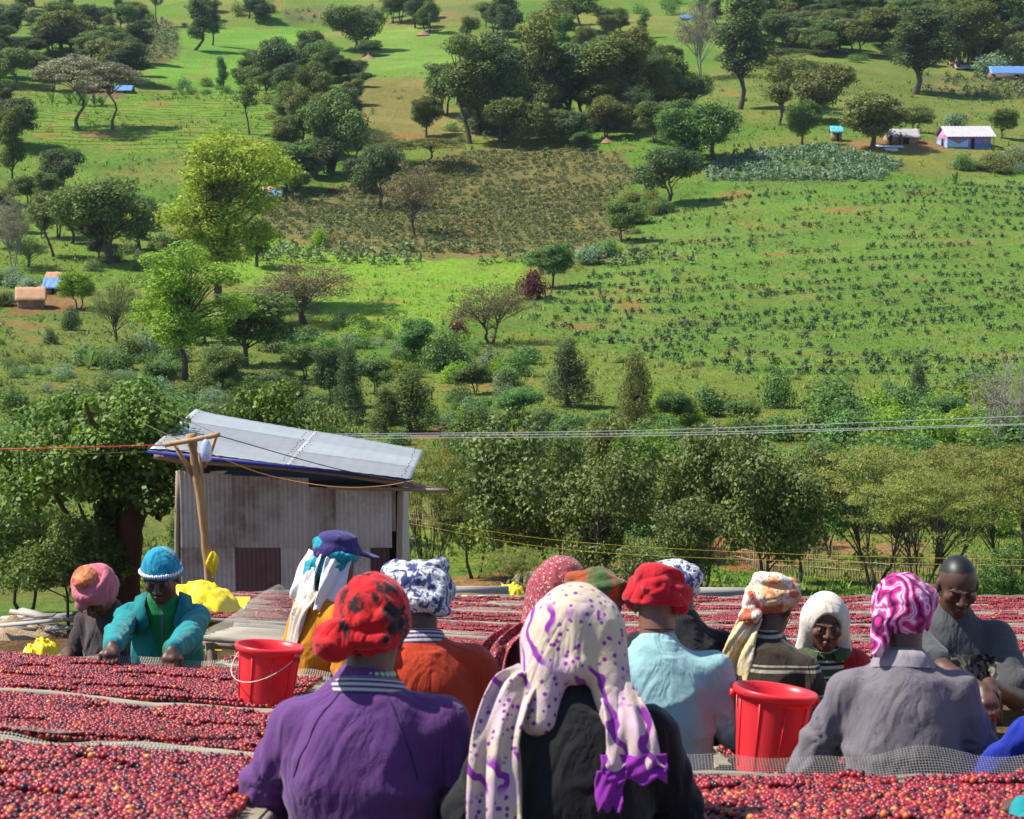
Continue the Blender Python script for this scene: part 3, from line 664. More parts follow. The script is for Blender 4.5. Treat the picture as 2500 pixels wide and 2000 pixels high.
vbush(2010, 264, 234, 26, 'blue', 'pale bush directly behind the blue house roof'); vbush(2084, 160, 106, 38, 'blue', 'large pale round bush beside the blue tarpaulin shed')
vbush(2026, 358, 316, 24, 'green', 'round green bush in front of the blue house'); vbush(2068, 356, 336, 34, 'olive', 'low olive bush in front of the blue house')
SCR = [  # outline, number, size range (v half width), leaf choices, label, group
 ([(190, 760), (300, 730), (440, 790), (460, 880), (200, 890)], 44, (17.5, 45.9), ('green', 'mid', 'blue'), 'green bush in the scrub above the big leafy tree', 'scrub bushes on the left slope'),
 ([(0, 720), (160, 760), (180, 880), (0, 860)], 27, (10, 29.7), ('olive', 'green', 'blue'), 'low bush scattered on the olive slope under hut', 'bushes on the olive slope'),
 ([(640, 690), (800, 680), (960, 740), (1180, 760), (1100, 820), (900, 800), (660, 800)], 44, (15, 40.5), ('green', 'mid', 'blue', 'lime'), 'bush in the scrub between bright meadow and valley floor', 'scrub bushes on valley floor'),
 ([(920, 840), (1120, 830), (1130, 900), (930, 920)], 20, (15, 32.4), ('blue', 'green'), 'blue-green bush on the red earth bank', 'bushes on the red bank'),
 ([(1380, 850), (1460, 840), (1480, 920), (1390, 930)], 13, (17.5, 35.1), ('green', 'lime'), 'fresh green bush beside the ragged juniper', 'bushes by the ragged juniper'),
 ([(1700, 880), (2060, 850), (2150, 930), (2000, 960), (1700, 960)], 51, (32.5, 70.2), ('green', 'lime', 'green'), 'lush green bush in the thicket behind the acacias', 'bushes behind the acacias'),
 ([(1100, 1040), (2150, 1010), (2150, 1125), (1200, 1130)], 57, (42.5, 94.5), ('green', 'mid', 'lime'), 'green bush in the undergrowth behind the acacia trunks', 'undergrowth bushes behind acacias'),
 ([(0, 850), (420, 870), (430, 1000), (0, 1000)], 37, (37.5, 81), ('green', 'mid'), 'green bush in the valley behind the big leafy tree', 'bushes behind the big tree'),
 ([(340, 190), (470, 175), (480, 200), (350, 205)], 11, (7.5, 18.9), ('mid', 'green'), 'small bush at the foot of the slim green tree', 'bushes by the slim tree'),
 ([(940, 255), (1260, 245), (1270, 285), (960, 305)], 23, (15, 32.4), ('dark', 'green'), 'dark bush under the woodland edge', 'bushes under the woodland'),
 ([(1340, 210), (1430, 215), (1420, 250), (1340, 250)], 10, (11.25, 18.9), ('blue', 'dark'), 'clipped-looking bush in a row by the wood', 'row of bushes by the wood'),
 ([(1340, 400), (1420, 430), (1330, 500), (1290, 480)], 13, (15, 32.4), ('green', 'olive'), 'green bush on the boundary between shrub field and green field', 'boundary bushes'),
 ([(270, 520), (420, 500), (420, 560), (150, 590)], 20, (10, 27), ('tea', 'mid'), 'low grey-green bush on the terrace below round tree', 'terrace bushes'),
 ([(0, 585), (60, 590), (80, 640), (0, 650)], 10, (17.5, 35.1), ('blue', 'mid'), 'bush crowding behind the log hut', 'bushes behind log hut'),
 ([(2060, 335), (2200, 325), (2200, 365), (2080, 365)], 10, (22.5, 37.8), ('blue', 'olive'), 'low bush right of the small banana plant', 'bushes by the banana plant'),
 ([(420, 690), (640, 700), (760, 800), (700, 880), (450, 880)], 40, (16, 40), ('green', 'mid', 'dark'), 'green bush on the lower slope above the shed roof', 'bushes above the shed'),
 ([(760, 900), (1300, 870), (1760, 880), (1760, 960), (900, 1000)], 46, (22, 50), ('green', 'mid', 'dark', 'lime'), 'bush filling the valley bottom behind the near trees', 'valley bottom bushes'),
 ([(980, 690), (1130, 680), (1300, 740), (1900, 800), (1900, 830), (1250, 800)], 24, (6, 18), ('olive', 'green'), 'small weedy bush on the grass strip below the green field', 'weedy bushes on the grass strip'),
 ([(0, 20), (560, 20), (560, 60), (0, 60)], 14, (10, 22), ('dark', 'mid'), 'dark bush on the upper left hillside', 'upper hillside bushes'),
 ([(980, 5), (1420, 5), (1420, 90), (1000, 90)], 22, (10, 24), ('dark', 'mid', 'green'), 'bush between the upper hillside trees', 'upper middle bushes'),
 ([(1480, 80), (1980, 60), (2156, 120), (1980, 140), (1500, 130)], 26, (12, 28), ('dark', 'mid', 'green'), 'bush along the foot of the hilltop woodland', 'bushes at the woodland foot'),
 ([(560, 180), (760, 165), (760, 200), (640, 350), (560, 300)], 18, (10, 22), ('mid', 'olive'), 'bush between trees by the brown slope', 'bushes by the brown slope'),
]
def scatter_poly(poly, n, rng):
    xs = [p[0] for p in poly]; ys = [p[1] for p in poly]; out = []
    while len(out) < n:
        x = rng.uniform(min(xs), max(xs), 64); y = rng.uniform(min(ys), max(ys), 64)
        m = inpoly(x, y, poly); out += list(zip(x[m], y[m]))
    return out[:n]
srng = np.random.default_rng(12); BUSHES = []
for poly, n, (a, b), leaves, lab, grp in SCR:
    for (x, y) in scatter_poly(poly, n, srng):
        hw = srng.uniform(a, b); BUSHES.append((hw, (x, y, y - hw * srng.uniform(.8, 1.6), hw, leaves[srng.integers(len(leaves))], lab, grp)))
BUSHES.sort(key=lambda b: -b[0])
for hw, b in BUSHES[:280]: vbush(*b)
def small_scrub(lst):
    Vs, Fs, vs, mi, n = [], [], [], [], 0; keys = sorted({b[4] for _, b in lst}); rng = np.random.default_rng(17)
    for hw, (x, y, vt, hw_, leaf, lab, grp) in lst:
        g = vhit(x, y); k_ = VK * g.y / F; src = tree_meshes('bush', int(rng.integers(5)), leaf, 'n')[1]; co = np.empty(len(src.vertices) * 3, np.float32); src.vertices.foreach_get('co', co); co = co.reshape(-1, 12)[::2].reshape(-1, 3)
        v = np.empty(len(src.vertices), np.float32); src.attributes['v'].data.foreach_get('value', v); v = v.reshape(-1, 4)[::2].ravel(); a = rng.uniform(0, 6.28); c, s = math.cos(a), math.sin(a)
        W = co @ np.array([[c, s, 0], [-s, c, 0], [0, 0, 1]]) * [hw * k_ / 1.4, hw * k_ / 1.4, (y - vt) * k_ / 2] + np.array([g.x, g.y, g.z - .03])
        Vs.append(W); nq = len(W) // 4; Fs.append(np.arange(4 * nq).reshape(-1, 4) + n); n += len(W); vs.append(v); mi += [keys.index(leaf)] * nq
    me = mk_mesh('scrub', np.vstack(Vs), np.vstack(Fs), None, False, {'v': np.concatenate(vs)})
    for q in keys: me.materials.append(LM[q])
    me.polygons.foreach_set('material_index', np.array(mi, np.int32)); add('scrub', me, None, 'small bushes and scrub scattered between the larger bushes', None, None, 'stuff')
small_scrub(BUSHES[280:])
for poly, n, leaves, lab, grp in [([(0, 20), (300, 10), (310, 150), (100, 170), (0, 180)], 16, ('dark', 'mid', 'olive'), 'tree of the scattered grove on the upper left hillside', 'upper left grove'),
    ([(930, 90), (1250, 60), (1440, 150), (1440, 260), (1200, 275), (960, 290)], 16, ('mid', 'olive', 'dark'), 'tree of the wood above the brown-earth field', 'wood above the brown field'),
    ([(1430, 20), (2156, 10), (2156, 120), (1960, 150), (1500, 110)], 18, ('mid', 'dark', 'green', 'olive'), 'tree on the crest above the blue house', 'crest trees'),
    ([(560, 200), (740, 180), (800, 330), (720, 400), (580, 380)], 10, ('mid', 'olive', 'dark'), 'tree of the copse between terraces and brown-earth field', 'copse by the terraces'),
    ([(0, 380), (150, 400), (330, 520), (200, 580), (0, 570)], 10, ('mid', 'olive', 'dark'), 'tree on the left slope above the log hut', 'trees above log hut'),
    ([(420, 20), (900, 5), (900, 50), (430, 60)], 7, ('mid', 'dark'), 'lone tree high on the open meadow', 'high meadow trees')]:
    for (x, y) in scatter_poly(poly, n, srng):
        hh = srng.uniform(70, 125) * (.55 + .45 * min(1, y / 250)); vtree(('broad', 'tall', 'broad')[srng.integers(3)], x, max(y, 4), y - hh, hh * srng.uniform(.28, .42), leaves[srng.integers(len(leaves))], lab, grp)
# banana-like plants: fans of long blades
def banana(vx, vb, hm, label, group=None):
    rng = np.random.default_rng(int(vx)); g = vhit(vx, vb)
    t = thing('banana_plant', label, 'plant', tuple(g), 0, group)
    mb = MB()
    for k in range(8):
        a = k / 8 * 6.28 + rng.uniform(-.3, .3); el = rng.uniform(.7, 1.35); L = hm * rng.uniform(.8, 1.1)
        d = np.array([math.cos(a) * math.cos(el), math.sin(a) * math.cos(el), math.sin(el)]); s = np.array([-math.sin(a), math.cos(a), 0])
        p = [np.zeros(3), d * L * .4, d * L * .75 + [0, 0, -.04 * L], d * L - np.array([0, 0, .18 * L])]; w = [.03, .14, .13, .01]
        V = np.array([q + s * ww * hm * sgn for q, ww in zip(p, w) for sgn in (-.6, .6)])
        leaf = mk_mesh('leaf', V, np.array([(2 * i, 2 * i + 1, 2 * i + 3, 2 * i + 2) for i in range(3)]), LM['green'], True, {'v': np.full(8, rng.random())})
        add('leaf', leaf, t)
for vx, vb in ((110, 218), (150, 220), (165, 222), (180, 224), (200, 222), (215, 222)): banana(vx, vb, 2.6, 'banana plant in the row before small orange hut', 'banana plants by orange hut')
banana(186, 778, 1.7, 'lone banana plant in the scrub on olive slope'); banana(2012, 388, 2.0, 'lone banana plant in front of the blue house'); banana(385, 205, 2.0, 'small banana plant by slim green tree')
# field crops: a shared low shrub, the largest three hundred one by one, the rest as one mass
def shrub_mesh(name, n, r, h, L, leaf, seed):
    rng = np.random.default_rng(seed); k = 7
    cc = np.stack([rng.normal(0, r * .38, k), rng.normal(0, r * .38, k), rng.uniform(.25 * h, .8 * h, k)], 1); cr = np.full((k, 3), r * .42)
    V, Fq, v = clump_leaves(cc, cr, n, L, .36, rng, .4, .1, .3); V[:, 2] = np.maximum(V[:, 2], 0.0)
    return V, Fq, v
def crop(name, pts, variants, leaf, label, cat, group, stuff_name, stuff_label):
    pts = sorted(pts, key=lambda p: p[1]); meshes = [mk_mesh(name, V, Fq, LM[leaf], False, {'v': v}) for V, Fq, v in variants]
    rng = np.random.default_rng(3)
    for p in pts[:300]:
        o = add(name, meshes[rng.integers(len(meshes))], None, label, cat, group, None, (p[0], p[1], float(tz(p[0], p[1])) - .02))
        o.rotation_euler = (0, 0, rng.uniform(0, 6.28)); o.scale = [p[2]] * 3
    Vs, Fs, vs, n = [], [], [], 0
    for p in pts[300:]:
        V, Fq, v = variants[rng.integers(len(variants))]; a = rng.uniform(0, 6.28); c, s = math.cos(a), math.sin(a)
        W = V @ np.array([[c, s, 0], [-s, c, 0], [0, 0, 1]]) * p[2] + np.array([p[0], p[1], float(tz(p[0], p[1])) - .02])
        Vs.append(W); Fs.append(Fq + n); vs.append(v); n += len(V)
    if Vs: add(stuff_name, mk_mesh(stuff_name, np.vstack(Vs), np.vstack(Fs), LM[leaf], False, {'v': np.concatenate(vs)}), None, stuff_label, None, None, 'stuff')
def rows_in(poly_v, dy, dx, keep, jit, y0, y1, rng, wave=0.0):
    out = []
    for y in np.arange(y0, y1, dy):
        hw = .29 * y; xs = np.arange(-hw, hw, dx); xs = xs + rng.normal(0, jit, len(xs)); ys = y + wave * np.sin(xs / 14 + y / 40) + rng.normal(0, jit, len(xs))
        z = tz(xs, ys); px, py = to_px(xs, ys, z); m = inpoly(px / VK, py / VK, poly_v)
        m &= fbm2(xs / 9, ys / 9, 61, 3) + rng.uniform(-.25, .25, len(xs)) > keep
        for x, yy in zip(xs[m], ys[m]): out.append((x, yy, rng.uniform(.65, 1.2)))
    return out
crng = np.random.default_rng(8)
POLY_R = [(1400, 440), (1560, 400), (2190, 385), (2190, 770), (1900, 800), (1500, 790), (1120, 690), (1140, 640), (1300, 545), (1340, 480)]
crop('coffee_shrub', rows_in(POLY_R, 5.0, .72, .40, .13, 100, 262, crng, 2.0) + rows_in(POLY_R, 6.5, 2.1, .46, .5, 103, 262, crng, 2.0), [shrub_mesh('c', 80, .30, .55, .13, 'coffee', s) for s in (1, 2, 3)], 'coffee',
     'young dark coffee shrub planted in the rows of the large green field', 'shrub', 'coffee shrubs in the green field', 'coffee_shrubs', 'far rows of young dark coffee shrubs')
POLY_T = [(560, 425), (700, 400), (830, 375), (930, 332), (1080, 308), (1290, 322), (1340, 375), (1285, 425), (1320, 495), (1150, 532), (950, 538), (700, 522), (558, 485)]
crop('field_shrub', rows_in(POLY_T, 2.5, .60, .22, .10, 180, 290, crng, 2.5), [shrub_mesh('t', 60, .48, .66, .20, 'tea', s) for s in (4, 5, 6)], 'tea',
     'low grey-green shrub in the close rows of the brown-earth field', 'shrub', 'shrubs in the brown-earth field', 'field_shrubs', 'far close rows of low grey-green shrubs')
POLY_B = [(1480, 365), (1560, 322), (1750, 312), (1900, 345), (1845, 382), (1500, 382)]
def mass(name, label, pts, variants, leaf):
    Vs, Fs, vs, n = [], [], [], 0; rng = np.random.default_rng(4)
    for x, y, s in pts:
        V, Fq, v = variants[rng.integers(len(variants))]; a = rng.uniform(0, 6.28); c, q = math.cos(a), math.sin(a)
        Vs.append(V @ np.array([[c, q, 0], [-q, c, 0], [0, 0, 1]]) * s + np.array([x, y, float(tz(x, y)) - .02])); Fs.append(Fq + n); vs.append(v); n += len(V)
    add(name, mk_mesh(name, np.vstack(Vs), np.vstack(Fs), LM[leaf], False, {'v': np.concatenate(vs)}), None, label, None, None, 'stuff')
mass('leafy_crop', 'blue-green leafy crop covering the strip beside the house yard', rows_in(POLY_B, 1.0, .9, .30, .25, 220, 300, crng), [shrub_mesh('b', 60, .7, .9, .28, 'blue', s) for s in (7, 8)], 'blue')
for nm, poly, lf in (('hill_crop', [(290, 35), (370, 50), (380, 120), (295, 135)], 'tea'), ('upper_crop', [(590, 18), (800, 16), (790, 42), (615, 52)], 'tea'), ('right_crop', [(1935, 152), (2180, 172), (2180, 212), (1945, 198)], 'tea'), ('terrace_crop', [(1340, 525), (1480, 560), (300, 560), (400, 520)], 'tea')):
    mass(nm, 'low shrubs growing in a patch on the far hillside', rows_in(poly, 2.2, 1.4, .36, .3, 150, 470, crng), [shrub_mesh('h', 40, .8, .9, .35, 'tea', s) for s in (9, 10)], lf)
# grass tufts and weeds
def tufts():
    rng = np.random.default_rng(40); n = 110000
    u = rng.random(n); y = 40 * (330 / 40.) ** u; x = rng.uniform(-.29, .29, n) * y
    c = ground_col(x, y); g = (c[:, 1] > c[:, 0] * 1.12)
    g &= ~((fbm2(x / 6, y / 6, 70) < .38)); x, y, c = x[g], y[g], c[g]; n = len(x); z = tz(x, y)
    h = rng.uniform(.05, .15, n) * (.6 + y / 190) * np.where(rng.random(n) < .05, 2.2, 1)
    V = []; cols = []; nb = 4
    for b in range(nb):
        a = rng.uniform(0, 6.28, n); ln = rng.uniform(.2, .7, n) * h; w = h * .17
        base = np.stack([x + rng.normal(0, .12, n) * h * 2, y + rng.normal(0, .12, n) * h * 2, z - .02], 1)
        s = np.stack([-np.sin(a), np.cos(a), 0 * a], 1) * w[:, None]; tip = base + np.stack([np.cos(a) * ln, np.sin(a) * ln, h], 1)
        V.append(np.stack([base - s, base + s, tip], 1)); k = rng.uniform(.75, 1.3, n)[:, None]
        cols.append(np.repeat((c * k)[:, None, :], 3, 1))
    V = np.concatenate(V).reshape(-1, 3); cols = np.concatenate(cols).reshape(-1, 3)
    m, nt, b = newmat('grass_blades'); at = nd(nt, 'ShaderNodeAttribute', attribute_name='col')
    nt.links.new(at.outputs['Color'], b.inputs['Base Color']); b.inputs['Roughness'].default_value = .7; b.inputs['Specular IOR Level'].default_value = .2
    add('grass', mk_mesh('grass', V, np.arange(len(V)).reshape(-1, 3), m, False, {'col': np.clip(cols, 0, .9)}), None, 'grass tufts and weeds over the valley fields', None, None, 'stuff')
tufts()

def weeds():
    rng = np.random.default_rng(71); n = 2600; y = 46 * (320 / 46.) ** rng.random(n); x = rng.uniform(-.285, .285, n) * y
    m = fbm2(x / 11, y / 11, 90, 3) + rng.uniform(-.12, .12, n) > .47; x, y = x[m], y[m]; s = rng.uniform(.35, 1.1, len(x)) * (.5 + y / 260)
    q = rng.random(len(x))
    for nm, lab, leaf, a, b in (('weeds', 'low green weeds scattered over the fields', 'mid', 0, .4), ('pale_weeds', 'low pale weeds scattered over the fields', 'lime', .4, .75), ('dark_weeds', 'low dark weeds scattered over the fields', 'green', .75, 1.1)):
        k = (q >= a) & (q < b); mass(nm, lab, list(zip(x[k], y[k], s[k])), [shrub_mesh('w', 34, .5, .45, .17, leaf, z) for z in (11, 12, 13)], leaf)
weeds()
# ---------------------------------------------------------------- buildings, fence, poles, wires
def metal_mat(name, col, rough=.45, rust=(.16, .07, .035), amt=.62, streak=True, spec=.5, metal=.35):
    m, nt, b = newmat(name)
    v = scaled_vec(nt, (9, 9, .5) if streak else (1, 1, 1)); n1 = noise(nt, 1.2, 6, .65, vec=v); n2 = noise(nt, .9, 6, .7); n3 = noise(nt, 20, 4, .7)
    c = mixc(nt, n1, [x * .72 for x in col], [min(.9, x * 1.2) for x in col])
    f = math_(nt, 'MULTIPLY', ramp(nt, n2, [(amt, 0.0), (amt + .16, 1.0)]), ramp(nt, n1, [(.3, .2), (.65, 1.0)]))
    c = mixc(nt, f, c, rust); c = mixc(nt, .35, c, ramp(nt, n3, [(.3, .6), (.6, 1.0)]), 'MULTIPLY')
    oi = nd(nt, 'ShaderNodeObjectInfo'); c = mixc(nt, 1.0, c, ramp(nt, oi.outputs['Random'], [(0.0, (.68, .66, .64)), (1.0, (1.12, 1.1, 1.08))]), 'MULTIPLY')
    nt.links.new(c, b.inputs['Base Color']); b.inputs['Roughness'].default_value = rough
    b.inputs['Metallic'].default_value = metal; b.inputs['Specular IOR Level'].default_value = spec; bump(nt, b, n3, .15, .01); return m
M_SHEET = metal_mat('weathered_corrugated_iron', (.54, .49, .45), .6, (.22, .13, .085), .44)
M_SHEET2 = metal_mat('pale_corrugated_iron', (.60, .55, .52), .55, (.28, .18, .12), .48)
M_RUST = metal_mat('rusty_brown_sheet', (.15, .075, .068), .7, (.07, .03, .03), .5, metal=.1)
M_ROOF = metal_mat('galvanised_roof', (.42, .45, .46), .5, (.28, .27, .26), .60, False, .5, .25)
M_ROOFF = metal_mat('far_pale_roof', (.62, .60, .60), .5, (.42, .34, .27), .6, False, .4, .1)
M_WOOD = simple('old_wood', (.30, .23, .16), .9, .35, 7, .6, .01, .2, stretch=(1, 1, .2))
M_POLEW = simple('peeled_pole_wood', (.42, .26, .12), .85, .45, 5, .7, .012, .2, stretch=(1, 1, .15), dirt=(.12, .08, .05))
M_STICK = simple('fence_sticks', (.30, .235, .15), .95, .35, 4, .5, .01, .1)
M_GREYW = simple('grey_weathered_planks', (.36, .34, .31), .9, .3, 6, .5, .006, .2, stretch=(.25, 1, 1))
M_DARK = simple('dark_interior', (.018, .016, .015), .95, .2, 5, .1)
M_YEL = simple('yellow_plastic', (.80, .60, .012), .45, .12, 5, .25, .02, .4)
M_THATCH = simple('orange_thatch', (.46, .27, .16), .95, .35, 9, .8, .03, .1, stretch=(2, 2, .6))
M_TARPB = simple('blue_tarpaulin', (.10, .22, .46), .55, .3, 3, .4, .03, .4)
M_TARPT = simple('turquoise_tarpaulin', (.10, .45, .55), .5, .2, 3, .4, .03, .4)
M_MUD = simple('mud_wall', (.22, .13, .085), .95, .3, 5, .5, .02, .1)
M_LOG = simple('log_wall', (.32, .21, .13), .95, .4, 4, .6, .02, .1)
def corr(P0, P1, z0, z1, name, mat, parent, pitch=.076, amp=.009, label=None, ztop1=None):
    """corrugated sheet standing between two ground-plan points"""
    P0 = np.array(P0, float); P1 = np.array(P1, float); L = np.linalg.norm(P1 - P0); n = max(6, int(L / pitch * 6)); t = np.linspace(0, 1, n)
    d = (P1 - P0) / L; nr = np.array([d[1], -d[0]]); w = amp * np.sin(t * L / pitch * 2 * math.pi)
    zt1 = z1 if ztop1 is None else ztop1
    rows = []
    for k in range(5):
        f = k / 4; bow = .012 * math.sin(f * math.pi * 2)
        xy = P0[None] + d[None] * (t * L)[:, None] + nr[None] * (w + bow)[:, None]
        rows.append(np.column_stack([xy, z0 + f * ((z1 + (zt1 - z1) * t) - z0)]))
    return add(name, mk_mesh(name, np.vstack(rows), grid_faces(5, n), mat, True), parent, label)
def shed():
    Y = 30.0
    def X(zx): return ((340 + zx / 2.837) - 1250) / F * Y / CP * 1.0
    def Z(zy): return P(800, 980 + zy / 2.837, Y).z
    cx = X(1000); g = float(tz(cx, Y)); t = thing('metal_shed', 'grey corrugated iron shed with pale sloping roof beside the tables', 'shed', (cx, Y, g))
    t2 = lambda o: o
    def sheet(a, b, za, zb, mat, off=0., lab=None, zr=None):
        corr((X(a) - cx, -off), (X(b) - cx, -off), Z(zb) - g, Z(za) - g, 'wall_sheet', mat, t, label=lab, ztop1=None if zr is None else Z(zr) - g)
    base = 1420
    for a, b, za, zr, m, off in [(268, 470, 478, 500, M_SHEET2, 0), (462, 632, 500, 505, M_SHEET, .014), (630, 975, 512, 525, M_SHEET, 0), (968, 1165, 520, 530, M_SHEET2, .014), (1158, 1365, 590, 600, M_SHEET, 0), (1358, 1545, 600, 605, M_SHEET2, .014), (1538, 1742, 600, 590, M_SHEET, 0)]:
        sheet(a, b, za, 1012, m, off + .02, zr=zr)
    for a, b, m, off, lab in [(262, 470, M_SHEET, 0, None), (462, 640, M_SHEET2, .01, None), (638, 968, M_RUST, .004, 'dark brown door-like sheet in the lower wall'), (962, 1170, M_SHEET2, .012, None), (1165, 1370, M_SHEET, 0, None), (1365, 1590, M_SHEET2, .012, None), (1586, 1722, M_RUST, 0, 'brown sheet patch at the lower right wall')]:
        sheet(a, b, 1004, base + 150, m, off, lab)
    sheet(1735, 1770, 600, 900, M_SHEET, .0)
    # side walls, back wall
    xr = X(1800) - cx; xl = X(262) - cx; zb = Z(base + 150) - g; d = 2.4
    for k in range(3): corr((xr, k * .8), (xr, k * .8 + .82), zb, Z(575) - g + .02 * k, 'wall_sheet', (M_SHEET, M_SHEET2)[k % 2], t)
    for k in range(3): corr((xl, k * .8 + .82), (xl, k * .8), zb, Z(478) - g, 'wall_sheet', (M_SHEET2, M_SHEET)[k % 2], t)
    for k in range(4): corr((xr + (xl - xr) * (k + 1) / 4, d + .02), (xr + (xl - xr) * k / 4, d + .02), zb, Z(530) - g, 'wall_sheet', M_SHEET, t)
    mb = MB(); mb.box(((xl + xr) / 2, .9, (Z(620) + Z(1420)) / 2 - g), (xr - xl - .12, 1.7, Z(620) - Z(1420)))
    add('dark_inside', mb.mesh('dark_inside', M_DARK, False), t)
    # frame timber seen under the eave and at the corners
    def W(px, py, y): return np.array(P(px, py, y)) - np.array([cx, Y, g])
    for pts, r in [([W(376, 1112, 29.7), W(470, 1128, 29.75)], .06), ([W(470, 1128, 29.8), W(760, 1150, 29.8), W(1085, 1198, 29.7)], .035), ([W(978, 1170, 29.95), W(972, 1480, 29.95)], .05), ([W(436, 1150, 30.08), W(430, 1500, 30.08)], .05), ([W(800, 1190, 29.95), W(1095, 1198, 29.5)], .03)]:
        add('beam', MB().tube(spline(pts, 6), r, 7).mesh('beam', M_WOOD), t)
    # roof sheets: two wide bays, three lapped courses each
    NL, NR, FR, FL = W(365, 1094, 29.35), W(1003, 1173, 29.0), W(1034, 1099, 31.9), W(478, 1003, 32.4)
    def rp(u, v): return (NL * (1 - u) + NR * u) * (1 - v) + (FL * (1 - u) + FR * u) * v
    for bi, (u0, u1) in enumerate([(0, .535), (.525, 1.0)]):
        for ri, (v0, v1) in enumerate([(0, .36), (.34, .70), (.68, 1.0)]):
            nu, nv = 30, 6; lift = .006 * bi + .007 * (2 - ri)
            G = []
            for a in np.linspace(u0, u1, nu):
                for b_ in np.linspace(v0, v1, nv):
                    p = rp(a, b_); z = lift + .004 * math.sin(a * 9 + ri) + .008 * math.sin(b_ * 3) + .003 * math.sin(a * 120)
                    if a < .06: z += (.06 - a) * .9 * (b_ - .45)
                    G.append(p + np.array([0, 0, z]))
            me = mk_mesh('roof_sheet', G, grid_faces(nu, nv), M_ROOF, True); o = add('roof_sheet', me, t)
            sm = o.modifiers.new('thick', 'SOLIDIFY'); sm.thickness = .004; sm.offset = -1
    nails = MB(); rng = np.random.default_rng(2)
    for u in (.03, .51, .545, .97):
        for v in np.linspace(.03, .97, 16): nails.box(rp(u + rng.normal(0, .003), v) + [0, 0, .045], (.016, .016, .012))
    tag(add('roof_nails', nails.mesh('roof_nails', M_DARK, False), t), kind='stuff')
    fascia = MB(); fascia.box((NL + NR) / 2 + np.array([0, .05, -.035]), (np.linalg.norm(NR - NL), .02, .06), Matrix.Rotation(math.asin((NL - NR)[2] / np.linalg.norm(NR - NL)), 3, 'Y').to_4x4())
    add('eave_board', fascia.mesh('eave_board', simple('blue_edge', (.03, .05, .30), .5, .2, 4), False), t)
shed()
def utility_pole():
    Y = 26.5; b = P(516, 1470, Y); g = Vector((b.x, Y, float(tz(b.x, Y)))); t = thing('wooden_pole', 'rough wooden pole with crossarm leaning before the metal shed', 'pole', g)
    W = lambda vx, vy, y=Y: np.array(vP(vx, vy, y)) - np.array(g)
    rng = np.random.default_rng(3)
    p = spline([np.array([0, 0, -.1]), W(441, 1230), W(424, 1060), W(412, 980), W(402, 914)], 24); r = np.linspace(.068, .062, 24) * rng.uniform(.85, 1.2, 24); r[-3:] = .074
    add('post', MB().tube(p, r, 9).mesh('post', M_POLEW), t)
    add('crossarm', MB().tube(spline([W(347, 937, Y - .12), W(400, 928, Y - .12), W(463, 915, Y - .12)], 8), .036, 7).mesh('crossarm', M_POLEW), t)
    add('brace', MB().tube([W(368, 938, Y - .06), W(388, 970), W(408, 1008)], .03, 6).mesh('brace', M_POLEW), t)
    add('brace', MB().tube([W(457, 912, Y - .06), W(445, 950), W(430, 985)], .026, 6).mesh('brace', M_POLEW), t)
    add('brace', MB().tube([W(418, 955, Y - .06), W(424, 985, Y - .05), W(426, 1020)], .024, 6).mesh('brace', M_POLEW), t)
    m, nt, bs = newmat('clear_plastic'); bs.inputs['Base Color'].default_value = (.55, .62, .85, 1); bs.inputs['Roughness'].default_value = .25; bs.inputs['Alpha'].default_value = .6
    c = W(434, 948, Y - .15); V, Fq = lathe([(.0, -.16), (.07, -.15), (.085, -.05), (.08, .06), (.05, .12), (.02, .16), (.0, .16)], 14)
    bo = add('plastic_bottle', mk_mesh('plastic_bottle', V * [1, 1, 1] + c, Fq, m), None, 'clear plastic bottle tied to the wooden pole', 'bottle'); bo.location = g
    # yellow bag tied to the pole
    cb = W(448, 1188, Y - .12); n = 18
    u = np.linspace(0, 1, n); G = []
    for a in u:
        w = .015 + .075 * math.sin(min(1, a * 1.15) * math.pi) ** .8
        for s in np.linspace(0, 1, 15):
            ph = s * 6.28; G.append(cb + [math.cos(ph) * w * (1 + .15 * math.sin(9 * a + ph)), math.sin(ph) * w * .6 + .012 * math.sin(4 * ph + 6 * a), (.5 - a) * .38])
    add('yellow_bag', mk_mesh('yellow_bag', G, grid_faces(n, 15), M_YEL), None, 'yellow plastic bag tied to the wooden pole', 'bag', None, None, g)
utility_pole()
M_WIREW = simple('white_wire', (.50, .50, .52), .4, .05, 3, .0); M_WIRER = simple('red_wire', (.6, .05, .05), .4, .05, 3, .0); M_WIRED = simple('dark_wire', (.10, .075, .06), .6, .1, 3, .0); M_WIREO = simple('orange_wire', (.55, .25, .08), .6, .1, 3, 0.); M_WIREY = simple('yellow_thread', (.75, .55, .05), .5, .1, 3, 0.)
def wire(pts, r, mat, label, name='wire', sag=0.0):
    q = np.array([list(vP(x, y, Y)) for x, y, Y in pts]); n = 24
    p = spline(q, n) if len(q) > 2 else np.array([q[0] * (1 - k) + q[1] * k for k in np.linspace(0, 1, n)])
    p[:, 2] -= sag * 4 * np.linspace(0, 1, n) * (1 - np.linspace(0, 1, n))
    o = p[0].copy(); add(name, MB().tube(p - o, r, 5, False).mesh(name, mat), None, label, 'wire', None, None, tuple(o))
wire([(-60, 921, 37), (740, 914, 37), (1400, 905, 37), (2220, 874, 37)], .006, M_WIREW, 'uppermost of three white wires crossing behind the shed roof')
wire([(-60, 925, 37.2), (740, 918, 37.2), (1400, 912, 37.2), (2220, 891, 37.2)], .006, M_WIREW, 'middle of three white wires crossing behind the shed roof')
wire([(-60, 934, 37.4), (740, 924, 37.4), (1400, 917, 37.4), (2220, 893, 37.4)], .006, M_WIREW, 'lowest of three white wires crossing behind the shed roof')
wire([(-60, 947, 26), (150, 943, 26), (350, 937, 26.4)], .009, M_WIRER, 'red wire running from the pole crossarm past the big tree')
